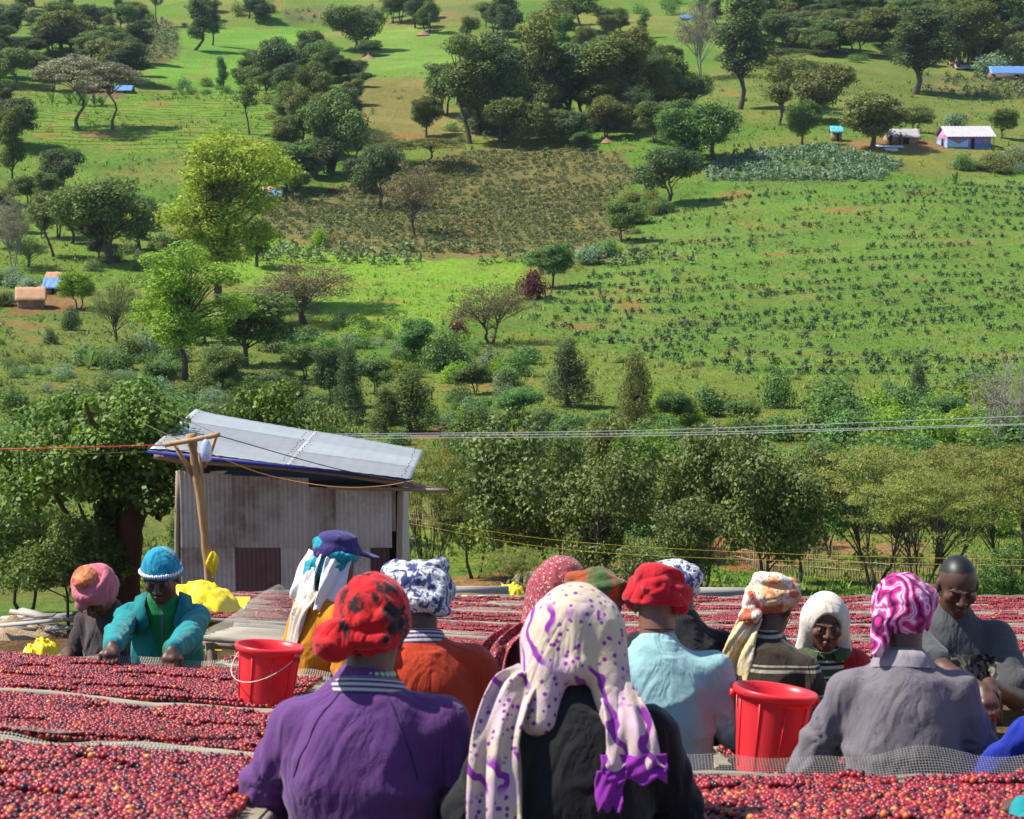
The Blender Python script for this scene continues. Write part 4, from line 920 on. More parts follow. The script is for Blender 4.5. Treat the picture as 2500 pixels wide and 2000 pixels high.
wire([(-60, 960, 26), (200, 955, 26), (400, 948, 26.4)], .005, M_WIRED, 'thin dark wire below the red wire')
wire([(-30, 650, 40), (160, 752, 34), (320, 850, 30), (460, 915, 26.4)], .0045, M_WIRED, 'thin dark reddish wire slanting down to the pole crossarm')
wire([(200, 830, 34), (300, 890, 30), (400, 935, 26.4)], .006, M_WIRED, 'thin dark wire slanting through the tree to the pole')
wire([(462, 918, 26.4), (700, 985, 28), (870, 1018, 28.9)], .008, M_WIRED, 'thin dark wire from the crossarm over the shed roof')
wire([(430, 950, 26.4), (560, 1000, 28.4), (700, 1025, 28.6), (800, 1024, 28.8), (870, 1012, 28.9)], .007, M_WIREO, 'orange cord sagging along the shed front eave')
wire([(820, 1085, 36), (1200, 1140, 36), (1700, 1168, 36), (2220, 1180, 36)], .003, M_WIREY, 'upper yellow thread strung past the acacia trunks')
wire([(820, 1095, 35.6), (1200, 1158, 35.6), (1700, 1182, 35.6), (2220, 1192, 35.6)], .003, M_WIREY, 'lower yellow thread strung past the acacia trunks')
def fence():
    path = [(940, 1276), (1297, 1332), (1408, 1352), (1780, 1374), (1867, 1393), (2119, 1419), (2405, 1428)]
    pts = [hit(*p) for p in path]; t = thing('stick_fence', 'low fence of upright sticks below the acacia row', 'fence', pts[0]); o = np.array(pts[0])
    q = spline([np.array(p) for p in pts], 700); seg = np.linalg.norm(np.diff(q, axis=0), axis=1); s = np.concatenate([[0], np.cumsum(seg)])
    n = int(s[-1] / .085); st = np.linspace(0, s[-1], n); pos = np.stack([np.interp(st, s, q[:, k]) for k in range(3)], 1); rng = np.random.default_rng(4)
    mb = MB()
    for p in pos:
        z = float(tz(p[0], p[1])); h = rng.uniform(.5, .85); b = np.array([p[0], p[1], z - .05]) - o; e = b + [rng.normal(0, .04), rng.normal(0, .03), h]
        mb.tube([b, (b + e) / 2 + rng.normal(0, .01, 3), e], [.016, .015, .011], 4, False)
    tag(add('sticks', mb.mesh('sticks', M_STICK), t), kind='stuff')
    for h in (.22, .45): 
        rl = pos[::12] - o; rl = rl + [0, -.03, h] + rng.normal(0, .025, rl.shape); add('rail', MB().tube(spline(rl, len(rl) * 2), .014, 4, False).mesh('rail', M_STICK), t)
fence()
def rock(vx, vb, sx, sz, label, seed):
    rng = np.random.default_rng(seed); g = vhit(vx, vb); V, Fq = lathe([(math.sin(a) + 1e-4, -math.cos(a)) for a in np.linspace(0, math.pi, 14)], 20)
    n = vn3(V * 1.5 + seed * 7, seed) - .5; V = V * (1 + .5 * n[:, None]); V = V * [sx, sx * .8, sz]; V[:, 2] += sz * .5
    add('boulder', mk_mesh('boulder', V, Fq, simple('boulder_stone', (.26, .23, .20), .95, .3, 2.5, .6, .03, .2)), None, label, 'boulder', None, None, tuple(g))
rock(1120, 1250, .55, .35, 'grey boulder under the small feathery acacia', 1); rock(1165, 1246, .45, .45, 'taller grey boulder beside the small feathery acacia', 2); rock(1075, 1252, .35, .22, 'low flat boulder below the stick fence', 3)
# --- house and huts on the far slope
def paint(name, col): return simple(name, col, .85, .15, 2, .2, .01, .2, dirt=tuple(.6 * x + .05 for x in col))
def blue_house():
    g = vhit(2040, 313); k = VK * g.y / F; L, D, He, Hr = 94 * k, 4.0, 30 * k, 47 * k
    t = thing('house', 'blue and purple painted house with pale metal roof on the slope', 'house', (g.x, g.y, g.z - .1), R(7)); x0 = -L / 2
    blue, lblue, pur, pink = paint('blue_paint', (.10, .19, .50)), paint('light_blue_paint', (.33, .47, .66)), paint('purple_paint', (.24, .13, .42)), paint('pink_paint', (.50, .25, .48))
    mb = MB(); mb.box((0, D / 2, He / 2), (L, D, He)); add('wall', mb.mesh('wall', blue, False), t)
    gm = MB(); gm.addm([(x0, 0, He), (x0, D, He), (x0, D / 2, Hr), (x0 + L, 0, He), (x0 + L, D, He), (x0 + L, D / 2, Hr)], [np.array([(0, 2, 1), (3, 4, 5)]), np.array([(0, 3, 5, 2)]), np.array([(1, 2, 5, 4)])]); add('gable', gm.mesh('gable', pink, False), t)
    def panel(nm, pts, mat, y=-.012): add(nm, mk_mesh(nm, [(x0 + a * L, y, b * He) for a, b in pts], np.array([range(len(pts))]), mat, False), t)
    panel('painted_band', [(0, .98), (.48, .98), (.48, .70), (.26, .40), (.0, .78)], pur); panel('painted_band', [(0, .0), (.48, .0), (.48, .68), (.26, .38), (.0, .76)], lblue, -.006); panel('painted_band', [(.485, .42), (1, .42), (1, .98), (.485, .98)], pur); panel('painted_band', [(.0, .0), (1, .0), (1, .16), (0, .16)], blue, -.018)
    add('painted_band', mk_mesh('painted_band', [(x0 - .012, 0, .62 * He), (x0 - .012, D, .62 * He), (x0 - .012, D, He), (x0 - .012, 0, He)], np.array([(0, 3, 2, 1)]), pink, False), t)
    add('painted_band', mk_mesh('painted_band', [(x0 - .012, 0, 0), (x0 - .012, D, 0), (x0 - .012, D, .6 * He), (x0 - .012, 0, .6 * He)], np.array([(0, 3, 2, 1)]), lblue, False), t)
    for nm, a, b, w, h, m in [('window', .235, .60, .09, .26, M_WOOD), ('door', .585, .38, .075, .76, M_DARK), ('window', .86, .60, .1, .26, M_WOOD)]:
        q = MB(); q.box((x0 + a * L, -.04, b * He), (w * L, .05, h * He)); o = add(nm, q.mesh(nm, m, False), t)
        f = MB(); f.box((x0 + a * L, -.035, (b + h / 2) * He + .03), (w * L + .12, .07, .06)); add('frame', f.mesh('frame', M_WOOD, False), o)
    q = MB(); q.box((x0 - .04, D * .45, .38 * He), (.05, .7, .72 * He)); add('door', q.mesh('door', M_DARK, False), t)
    for s in (-1, 1):
        n = 60; G = []
        for a in np.linspace(-.35, L + .55, n):
            for b_ in np.linspace(0, 1, 3):
                y = D / 2 + s * b_ * (D / 2 + .45); G.append((x0 + a, y, Hr + .06 - b_ * (Hr - He + .28) + .02 * math.sin(a * 14)))
        add('roof_slope', mk_mesh('roof_slope', G, grid_faces(n, 3), M_ROOFF), t)
    for px_ in (-.1, 1.04): add('post', MB().tube([(x0 + px_ * L, -.35, 0), (x0 + px_ * L, -.35, He)], .05, 6).mesh('post', M_WOOD), t)
blue_house()
def hut(vx0, vx1, vb, vt, wall, roofm, label, rz=0., logs=False, D=2.4, frac=.55, name='hut'):
    g = vhit((vx0 + vx1) / 2, vb); k = VK * g.y / F; L = (vx1 - vx0) * k; H = (vb - vt) * k; He = H * frac; t = thing(name, label, 'hut', (g.x, g.y, g.z - .06), R(rz)); rng = np.random.default_rng(int(vx0 + 9))
    if logs:
        for k2 in range(7):
            z = (k2 + .5) * He / 7
            for y in (0, D): add('log', MB().tube([(-L / 2 - .1, y, z), (L / 2 + .1, y, z + rng.normal(0, .02))], He / 14 * 1.02, 6).mesh('log', wall), t)
            for x in (-L / 2, L / 2): add('log', MB().tube([(x, -.1, z + He / 14), (x, D + .1, z + He / 14)], He / 14 * 1.02, 6).mesh('log', wall), t)
        for x in (-L / 2, L / 2):
            for k2 in range(4):
                w = (1 - (k2 + .5) / 4) * D / 2; add('log', MB().tube([(x, D / 2 - w, He + (k2 + .5) * (H - He) / 4), (x, D / 2 + w, He + (k2 + .5) * (H - He) / 4)], .06, 5).mesh('log', wall), t)
    else:
        mb = MB(); mb.box((0, D / 2, He / 2), (L, D, He)); add('wall', mb.mesh('wall', wall, False), t)
        mb = MB(); mb.addm([(-L / 2, 0, He), (-L / 2, D, He), (-L / 2, D / 2, H - .05), (L / 2, 0, He), (L / 2, D, He), (L / 2, D / 2, H - .05)], [np.array([(0, 2, 1), (3, 4, 5)])]); add('gable', mb.mesh('gable', wall, False), t)
        q = MB(); q.box((L * .1, -.03, He * .42), (min(.8, L * .22), .05, He * .8)); add('door', q.mesh('door', M_DARK, False), t)
    for s in (-1, 1):
        G = []
        for a in np.linspace(-L / 2 - .25, L / 2 + .25, 16):
            for b_ in np.linspace(0, 1, 5): G.append((a, D / 2 + s * b_ * (D / 2 + .35), H - b_ * (H - He + .2) + rng.normal(0, .025)))
        o = add('roof_slope', mk_mesh('roof_slope', G, grid_faces(16, 5), roofm), t); sm = o.modifiers.new('t', 'SOLIDIFY'); sm.thickness = .07
    return t
hut(40, 90, 650, 606, M_LOG, M_THATCH, 'log hut with orange thatched roof beside the mango tree', 12, True, 2.0)
hut(96, 122, 620, 586, M_MUD, M_TARPB, 'small dark hut with blue sheet roof behind log hut', 0, False, 1.6); hut(100, 122, 596, 574, M_MUD, M_THATCH, 'tiny hut with orange roof behind blue-roofed hut', 0, False, 1.6)
hut(554, 590, 424, 401, M_MUD, M_TARPB, 'low hut with blue sheet roof at shrub field corner', 0, False, 1.8, .6); hut(556, 592, 404, 394, M_MUD, M_THATCH, 'thatched shelter right behind the low blue-roofed hut', 0, False, 1.5, .5)
hut(183, 203, 195, 175, M_MUD, M_THATCH, 'small orange-roofed hut under the flat-topped trees', 0, False, 2.0); hut(243, 276, 196, 180, M_MUD, M_TARPB, 'blue-roofed hut under the flat-topped trees', 0, False, 2.0, .45)
hut(2088, 2175, 168, 140, M_MUD, M_TARPB, 'long shed with bright blue tarpaulin roof below hilltop wood', 0, False, 3.0, .5); hut(2014, 2048, 148, 135, M_MUD, M_GREYW, 'grey-roofed hut beside the large pale bush', 0, False, 2.5, .5); hut(2001, 2012, 140, 127, M_MUD, M_THATCH, 'tiny orange hut beside the grey-roofed hut', 0, False, 1.5)
hut(1436, 1462, 42, 31, M_MUD, M_TARPB, 'distant hut with blue roof behind the bare grey tree', 0, False, 2.5, .4)
hut(1752, 1772, 298, 266, M_LOG, M_TARPT, 'narrow stick hut with turquoise roof left of the yard tree', 0, False, 1.3, .7); hut(1868, 1934, 303, 272, M_LOG, M_ROOFF, 'long stick-walled hut with pale roof in the house yard', 0, False, 3.0, .55)
def mound(vx, vb, hw, h, label):
    g = vhit(vx, vb); k = VK * g.y / F; V, Fq = lathe([(hw * k * (1 - a) ** 1.4 + .02, h * k * a) for a in np.linspace(0, 1, 8)], 16); V = V * (1 + .25 * (vn3(V * 2 + vx, 2) - .5))[:, None]; V[:, 2] -= .08
    add('earth_mound', mk_mesh('earth_mound', V, Fq, simple('mound_earth', (.27, .16, .10), .95, .3, 2, .5, .03, .1)), None, label, 'mound', None, None, tuple(g))
mound(776, 124, 16, 12, 'brown earth mound under the small round tree'); mound(892, 74, 16, 14, 'large earth mound under dark round tree'); mound(813, 44, 10, 7, 'low earth mound under the slender tree'); mound(1277, 300, 14, 13, 'earth mound under the yellow-green tree'); mound(1480, 170, 16, 8, 'earth mound by the bare grey tree'); mound(2036, 242, 8, 7, 'heap of brush in the field above blue house')
def sheet_on_ground(vx0, vx1, vy, mat, label):
    a, b = vhit(vx0, vy), vhit(vx1, vy); G = []
    for u in np.linspace(0, 1, 10):
        for v in np.linspace(0, 1, 6):
            x = a.x + (b.x - a.x) * u; y = a.y - 1.2 + 2.4 * v; G.append((x - a.x, y - a.y, float(tz(x, y)) + .05 + .04 * math.sin(9 * u + 5 * v) - a.z))
    add('drying_sheet', mk_mesh('drying_sheet', G, grid_faces(10, 6), mat), None, label, 'sheet', None, None, tuple(a))
M_WHITE = simple('white_cloth', (.72, .72, .74), .85, .08, 6, .3, .01, .1)
sheet_on_ground(1845, 1900, 308, M_WHITE, 'long white sheet spread on the house yard'); sheet_on_ground(1862, 1890, 315, M_WHITE, 'small white sheet spread at the yard edge')
# rubble heap and little tin roof at the left, beyond the tables
def rubble():
    rng = np.random.default_rng(9)
    for k in range(16):
        vx, vy = rng.uniform(-10, 105), rng.uniform(1315, 1345); g = vhit(vx, vy); a = rng.uniform(-.5, .5); L = rng.uniform(.5, 1.3)
        o = add('board', MB().box((0, 0, 0), (L, .12, .025)).mesh('board', M_GREYW, False), None, 'loose grey board on the rubble heap left of the tables', 'board', 'boards on the rubble heap', None, (g.x, g.y, g.z + rng.uniform(.03, .3)))
        o.rotation_euler = (rng.uniform(-.3, .3), rng.uniform(-.25, .25), a)
    for k, (vx, vy, s) in enumerate([(30, 1330, .7), (75, 1338, .55), (10, 1345, .6)]):
        g = vhit(vx, vy); V, Fq = lathe([(s * (1 - a) ** .7 + .02, .5 * s * a) for a in np.linspace(0, 1, 10)], 22); V = V * (1 + .5 * (vn3(V * 4 + k * 9, 5) - .5))[:, None]; V[:, 2] -= .1
        add('straw_heap', mk_mesh('straw_heap', V, Fq, simple('straw', (.42, .32, .20), .95, .4, 6, .9, .04, .1)), None, ('pale straw heap under the loose boards', 'small straw heap beside the loose boards', 'straw heap at the edge of the loose boards')[k], 'heap', None, None, tuple(g))
rubble()
# ---------------------------------------------------------------- drying tables, cherries, buckets
M_RAIL = simple('bamboo_rail', (.33, .29, .22), .8, .25, 5, .4, .004, .25, stretch=(.2, 1, 1), dirt=(.22, .17, .12))
M_LEG = simple('table_leg_wood', (.22, .16, .11), .9, .3, 6, .5, .005, .2)
def net_mat(name, col, pitch=.011, th=.17, solid=False):
    m, nt, b = newmat(name)
    fr = []
    for a in ('gu', 'gv'):
        at = nd(nt, 'ShaderNodeAttribute', attribute_name=a)
        w = noise(nt, 6, 2); q = math_(nt, 'ADD', math_(nt, 'DIVIDE', at.outputs['Fac'], pitch), math_(nt, 'MULTIPLY', w, 2.0))
        fr.append(math_(nt, 'LESS_THAN', math_(nt, 'FRACT', q), th))
    f = math_(nt, 'MAXIMUM', fr[0], fr[1])
    n = noise(nt, 9, 4); c = mixc(nt, n, [x * .65 for x in col], [x * 1.3 for x in col])
    b.inputs['Roughness'].default_value = .7; b.inputs['Specular IOR Level'].default_value = .25
    if solid: c = mixc(nt, f, [x * .35 for x in col], c); bump(nt, b, f, .4, .003)
    else: nt.links.new(f, b.inputs['Alpha'])
    nt.links.new(c, b.inputs['Base Color']); return m
M_NET = net_mat('wire_net', (.40, .37, .30)); M_NETD = net_mat('dark_wire_net', (.20, .19, .17), .009, .15); M_BED = net_mat('net_bed', (.40, .34, .24), .006, .3, True)
CH_RAMP = [(0.0, (.012, .004, .007)), (.16, (.035, .006, .011)), (.32, (.14, .009, .020)), (.58, (.28, .016, .030)), (.82, (.38, .036, .030)), (.95, (.52, .13, .03)), (1.0, (.60, .36, .06))]
def cherry_mat(name, src):
    m, nt, b = newmat(name)
    if src == 'obj': f = nd(nt, 'ShaderNodeObjectInfo').outputs['Random']
    else: f = nd(nt, 'ShaderNodeAttribute', attribute_name='rnd', attribute_type='INSTANCER').outputs['Fac']
    c = ramp(nt, f, CH_RAMP); nt.links.new(c, b.inputs['Base Color'])
    b.inputs['Roughness'].default_value = .36; b.inputs['Specular IOR Level'].default_value = .4; return m
M_CH = cherry_mat('coffee_cherry_skin', 'inst'); M_CHO = cherry_mat('coffee_cherry_skin_single', 'obj')
def cherry_group():
    ng = bpy.data.node_groups.new('cherries', 'GeometryNodeTree')
    ng.interface.new_socket('Geometry', in_out='INPUT', socket_type='NodeSocketGeometry'); ng.interface.new_socket('Geometry', in_out='OUTPUT', socket_type='NodeSocketGeometry')
    N = ng.nodes; i = N.new('NodeGroupInput'); o = N.new('NodeGroupOutput'); ico = N.new('GeometryNodeMeshIcoSphere'); ico.inputs['Radius'].default_value = 1.0; ico.inputs['Subdivisions'].default_value = 2
    ss = N.new('GeometryNodeSetShadeSmooth'); sm = N.new('GeometryNodeSetMaterial'); sm.inputs['Material'].default_value = M_CH
    tr = N.new('GeometryNodeTransform'); tr.inputs['Scale'].default_value = (1.08, .94, .92)
    ip = N.new('GeometryNodeInstanceOnPoints'); na = N.new('GeometryNodeInputNamedAttribute'); na.data_type = 'FLOAT'; na.inputs[0].default_value = 'sc'
    rv = N.new('FunctionNodeRandomValue'); rv.data_type = 'FLOAT_VECTOR'; rv.inputs[1].default_value = (6.28, 6.28, 6.28)
    L = ng.links.new
    L(ico.outputs[0], ss.inputs[0]); L(ss.outputs[0], sm.inputs[0]); L(sm.outputs[0], tr.inputs[0]); L(i.outputs[0], ip.inputs['Points']); L(tr.outputs[0], ip.inputs['Instance'])
    L(na.outputs[0], ip.inputs['Scale']); L(rv.outputs[0], ip.inputs['Rotation']); L(ip.outputs[0], o.inputs[0]); return ng
NG_CH = cherry_group()
NEARC = []
def cherries(x0, x1, y0, y1, off, sp, rad, label, seed, bare=.30, single=False):
    rng = np.random.default_rng(seed)
    P_ = []
    for layer in range(2):
        xs = np.arange(x0, x1, sp); ys = np.arange(y0, y1, sp * .92); X, Yg = np.meshgrid(xs, ys); X[1::2] += sp / 2
        x = X.ravel() + rng.normal(0, sp * .16, X.size) + layer * sp * .5; y = Yg.ravel() + rng.normal(0, sp * .16, X.size) + layer * sp * .3
        d = fbm2(x * 4.5, y * 4.5, seed + 3, 3) + .25 * (fbm2(x * 1.2, y * 1.2, seed + 5, 2) - .5); edge = np.minimum(np.minimum(y - y0, y1 - y), np.minimum(x - x0, x1 - x))
        th = bare + (.24 if layer else 0) + .25 * np.clip(1 - edge / .06, 0, 1); m = d > th
        x, y, d = x[m], y[m], d[m]; z = zt(x, y) + off + .012 + rad * .9 + layer * rad * 1.45 + rng.uniform(-.3, .5, len(x)) * rad + .014 * np.clip(d - .45, 0, 1)
        P_.append(np.stack([x, y, z], 1))
    Q = np.vstack(P_); n = len(Q); sc = rad * rng.uniform(.82, 1.16, n); rnd = np.clip(rng.beta(1.6, 1.6, n), 0, 1)
    if single:
        px, py = to_px(Q[:, 0], Q[:, 1], Q[:, 2]); idx = np.where((px > 0) & (px < 2500) & (py < 1990))[0]; idx = idx[np.argsort(Q[idx, 1])][:150]
        NEARC.extend([(tuple(Q[k]), sc[k]) for k in idx]); keep = np.ones(n, bool); keep[idx] = False; Q, sc, rnd = Q[keep], sc[keep], rnd[keep]
    o0 = Q.mean(0); me = mk_mesh('coffee_cherries', Q - o0, np.zeros((0, 4), int), None, False, {'sc': sc, 'rnd': rnd})
    o = add('coffee_cherries', me, None, label, None, None, 'stuff', tuple(o0)); md = o.modifiers.new('cherries', 'NODES'); md.node_group = NG_CH; return o
def net_sheet(name, pts_bottom, pts_top, mat, parent, org, n=60, wav=.006, seed=1, nv=5, curl=0.):
    b = spline(np.array(pts_bottom, float), n); t = spline(np.array(pts_top, float), n); rng = np.random.default_rng(seed); G = []; gu = []; gv = []
    L = np.concatenate([[0], np.cumsum(np.linalg.norm(np.diff(b, axis=0), axis=1))]); H = np.linalg.norm(t - b, axis=1)
    w = (vn2(L * 6, L * 0 + seed, seed) - .5) * 2 * wav * 3
    for k in range(n):
        for j in range(nv):
            f = j / (nv - 1); p = b[k] * (1 - f) + t[k] * f + np.array([0, w[k] * f, (w[k] * .7 + (vn2(np.array([L[k] * 2.3]), np.array([f * 2.]), seed + 4)[0] - .5) * wav * 3) * f + curl * math.sin(f * math.pi)]); G.append(p - org); gu.append(L[k]); gv.append(f * H[k])
    return add(name, mk_mesh(name, G, grid_faces(n, nv), mat, True, {'gu': gu, 'gv': gv}), parent)
def table(x0, x1, y0, y1, off, label, seed, lips=((1, .03), (1, .03)), slats=0, rail_r=.016):
    g = (x0, y0, float(tz(x0, y0))); org = np.array(g); rng = np.random.default_rng(seed)
    t = thing('drying_table', label, 'table', g)
    Zs = lambda x, y: float(zt(x, y)) + off
    for yy in (y0, y1):
        xs = np.linspace(x0, x1, 12); p = np.array([(x, yy + rng.normal(0, .006), Zs(x, yy) + .008 + rng.normal(0, .005)) for x in xs]) - org
        add('rail', MB().tube(spline(p, 40), rail_r * rng.uniform(.9, 1.1, 40), 8).mesh('rail', M_RAIL), t)
    for xx in (x0, x1): add('end_rail', MB().tube(np.array([(xx, y0, Zs(xx, y0) - .02), (xx, y1, Zs(xx, y1) - .02)]) - org, .02, 7).mesh('end_rail', M_RAIL), t)
    nl = max(2, int((x1 - x0) / 1.4) + 1)
    for xx in np.linspace(x0 + .1, x1 - .1, nl):
        for yy in (y0 + .03, y1 - .03): add('leg', MB().tube(np.array([(xx, yy, float(tz(xx, yy)) - .08), (xx + rng.normal(0, .01), yy, Zs(xx, yy) - .01)]) - org, .028, 6).mesh('leg', M_LEG), t)
    for k in range(slats):
        yy = y0 + (y1 - y0) * (k + .5) / slats; p = np.array([(x, yy + rng.normal(0, .01), Zs(x, yy) - .022) for x in np.linspace(x0, x1, 10)]) - org
        add('slat', MB().tube(spline(p, 20), .026, 6).mesh('slat', M_RAIL), t)
    if not slats:
        nx, ny = max(8, int((x1 - x0) / .12)), max(4, int((y1 - y0) / .12)); G = []; gu = []; gv = []
        for x in np.linspace(x0, x1, nx):
            for y in np.linspace(y0, y1, ny): G.append(np.array([x, y, Zs(x, y) + .004]) - org); gu.append(x); gv.append(y)
        add('net_bed', mk_mesh('net_bed', G, grid_faces(nx, ny), M_BED, True, {'gu': gu, 'gv': gv}), t)
    for (yy, sgn), (on, h) in zip(((y0, -1), (y1, 1)), lips):
        if on:
            xs = np.linspace(x0, x1, 9); net_sheet('net_edge', [(x, yy - sgn * .10, Zs(x, yy) + .022) for x in xs], [(x, yy + sgn * .015, Zs(x, yy) + .02 + h * rng.uniform(.6, 1.3)) for x in xs], M_NET if h < .06 else M_NETD, t, org, 80, .006, seed, 4)
    return t
CR = .0072
TB = [  # x0 x1 y0 y1 offset label lips cherries(spacing, radius, bare)
 (-1.95, -.60, 3.55, 5.25, 0, 'drying table of red cherries at the purple sweatshirt woman\'s side', ((0, 0), (1, .02)), (.0190, CR * 1.38, .20), True),
 (-2.35, -.52, 5.42, 6.62, 0, 'drying table with net curled over its near rail beside purple sweatshirt', ((1, .055), (0, 0)), (.0172, CR * 1.22, .22), False),
 (-2.75, -.82, 6.80, 8.40, 0, 'drying table where the turquoise jacket woman works, red bucket on it', ((0, 0), (1, .03)), (.0166, CR * 1.18, .24), False),
 (.36, 2.1, 3.7, 5.35, 0, 'drying table with dark upright net in front of grey shirt', ((0, 0), (1, .065)), (.0190, CR * 1.38, .26), True),
 (.74, 2.5, 5.92, 7.0, -.11, 'drying table carrying the tilted red bucket beside grey shirt', ((0, 0), (1, .02)), (.0172, CR * 1.24, .24), False),
 (1.75, 3.2, 8.0, 8.8, 0, 'short drying table behind the standing man', ((1, .02), (1, .02)), (.0145, CR, .3), False),
 (-1.45, 3.7, 8.98, 10.3, 0, 'long drying table behind the white hooded girl', ((1, .02), (1, .03)), (.0168, CR * 1.14, .28), False),
 (-1.85, 4.2, 10.7, 12.4, 0, 'long drying table with bare bamboo slats at one end', ((1, .03), (1, .03)), (.0175, CR * 1.15, .3), False),
 (-2.65, 4.8, 12.9, 14.5, 0, 'long drying table with yellow tarpaulin on one end', ((1, .03), (1, .03)), (.0200, CR * 1.3, .32), False),
 (-2.55, 5.5, 15.1, 16.8, 0, 'third long drying table counted from the plank wall', ((1, .03), (1, .04)), (.0230, CR * 1.45, .33), False),
 (-2.9, 6.2, 17.4, 19.1, 0, 'second long drying table counted from the plank wall', ((1, .04), (1, .04)), (.0260, CR * 1.6, .34), False),
 (-3.3, 6.9, 19.7, 21.5, 0, 'farthest long drying table, next to the plank wall', ((1, .04), (1, .04)), (.0280, CR * 1.7, .36), False),
]
for k, (x0, x1, y0, y1, off, lab, lips, (sp, rad, bare), single) in enumerate(TB):
    slat = 9 if 'slats' in lab else 0
    table(x0, x1, y0, y1, off, lab, 20 + k, lips, slat)
    cherries((x0 if not slat else -1.22) + .04, x1 - .04, y0 + .05, y1 - .05, off, sp, rad, 'red coffee cherries spread on the ' + lab.replace('long ', '').replace('short ', '').split(' of red')[0], 50 + k, bare, single)
# net heaped at the bare slats
t_ = thing('folded_net', 'brown wire net folded over the bare bamboo slats', 'net', (-1.6, 11.2, float(zt(-1.6, 11.2))))
net_sheet('net', [(-1.84, 10.8, float(zt(-1.84, 10.8)) + .02), (-1.6, 10.9, float(zt(-1.6, 10.9)) + .02), (-1.3, 11.0, float(zt(-1.3, 11)) + .02)], [(-1.75, 12.3, float(zt(-1.75, 12.3)) + .06), (-1.5, 12.3, float(zt(-1.5, 12.3)) + .30), (-1.36, 12.3, float(zt(-1.3, 12.3)) + .04)], M_NET, t_, np.array(t_.location), 40, .02, 8, 12, .05)
def cherry_mesh():
    import bmesh
    bm = bmesh.new(); bmesh.ops.create_icosphere(bm, subdivisions=2, radius=1.0); me = bpy.data.meshes.new('coffee_cherry'); bm.to_mesh(me); bm.free()
    me.polygons.foreach_set('use_smooth', np.ones(len(me.polygons), bool)); me.materials.append(M_CHO); return me
cm = cherry_mesh(); rr_ = random.Random(6)
for k, (p, s) in enumerate(NEARC[:300]):
    left = p[0] < 0
    o = add('coffee_cherry', cm, None, 'coffee cherry at the near edge of table beside ' + ('purple sweatshirt' if left else 'black shirt and printed scarf'), 'cherry', 'cherries beside purple sweatshirt' if left else 'cherries beside black shirt', None, p)
    o.scale = (s * 1.08, s * .94, s * .92); o.rotation_euler = [rr_.uniform(0, 6.28) for _ in range(3)]
# --- buckets
def plastic(name, col, rough=.35):
    m, nt, b = newmat(name); n = noise(nt, 14, 5, .7); n2 = noise(nt, 3, 4)
    c = mixc(nt, ramp(nt, n, [(.62, 0.0), (.75, 1.0)]), mixc(nt, n2, [x * .85 for x in col], [min(1, x * 1.1) for x in col]), [x * .45 for x in col])
    nt.links.new(c, b.inputs['Base Color']); b.inputs['Roughness'].default_value = rough; b.inputs['Specular IOR Level'].default_value = .45
    b.inputs['Subsurface Weight'].default_value = .0
    tr = nd(nt, 'ShaderNodeBsdfTranslucent'); mx = nd(nt, 'ShaderNodeMixShader'); mx.inputs[0].default_value = .25
    nt.links.new(c, tr.inputs[0]); nt.links.new(b.outputs[0], mx.inputs[1]); nt.links.new(tr.outputs[0], mx.inputs[2]); nt.links.new(mx.outputs[0], nt.nodes['Material Output'].inputs[0]); return m
M_BUCKET = plastic('red_bucket_plastic', (.88, .045, .060))
M_WIREH = simple('handle_wire', (.7, .6, .55), .4, .1, 4, 0.)
def bucket(loc, rt, rb, h, label, tilt=(0, 0), handle=True, rz=0.):
    t = thing('bucket', label, 'bucket', loc); t.rotation_euler = (tilt[0], tilt[1], rz)
    prof = [(.002, .012), (rb - .006, .012), (rb, .0), (rb + .001, .004)]
    zs = np.linspace(.02, h - .035, 10); prof += [(rb + (rt - .012 - rb) * (z / h), z) for z in zs]
    prof += [(rt - .012, h - .03), (rt - .004, h - .028), (rt, h - .02), (rt + .004, h - .008), (rt, h), (rt - .010, h - .002), (rt - .014, h - .02)]
    prof += [(rb + (rt - .016 - rb) * (z / h) - .004, z) for z in zs[::-1]] + [(rb - .01, .016), (.002, .016)]
    V, Fq = lathe(prof, 56); add('body', mk_mesh('body', V, Fq, M_BUCKET), t)
    for k in range(9):
        a = k / 9 * 6.28; add('rib', MB().tube([(math.cos(a) * (rb + .002), math.sin(a) * (rb + .002), .02), (math.cos(a) * (rt - .012), math.sin(a) * (rt - .012), h - .04)], .0028, 5).mesh('rib', M_BUCKET), t)
    if handle:
        pts = [(math.cos(a) * (rt + .004), -abs(math.sin(a)) * (rt + .012) , h - .03 - .10 * math.sin(a)) for a in np.linspace(0, math.pi, 16)]; add('handle', MB().tube(pts, .0018, 6).mesh('handle', M_WIREH), t)
    for sx in (-1, 1): add('handle_lug', MB().box((sx * (rt + .004), 0, h - .03), (.014, .026, .026)).mesh('handle_lug', M_BUCKET, False), t)
    return t
zb1 = float(zt(-.935, 6.96)) + .012
bucket((-.935, 6.96, zb1), .128, .098, .235, 'upright red plastic bucket with wire handle near turquoise jacket', (R(-9), 0), True, R(-35))
zb2 = float(zt(.85, 6.16)) - .11 + .03
bucket((.850, 6.16, zb2), .140, .102, .285, 'tilted red plastic bucket between pale blue shirt and grey shirt', (R(-7), R(7)), False)
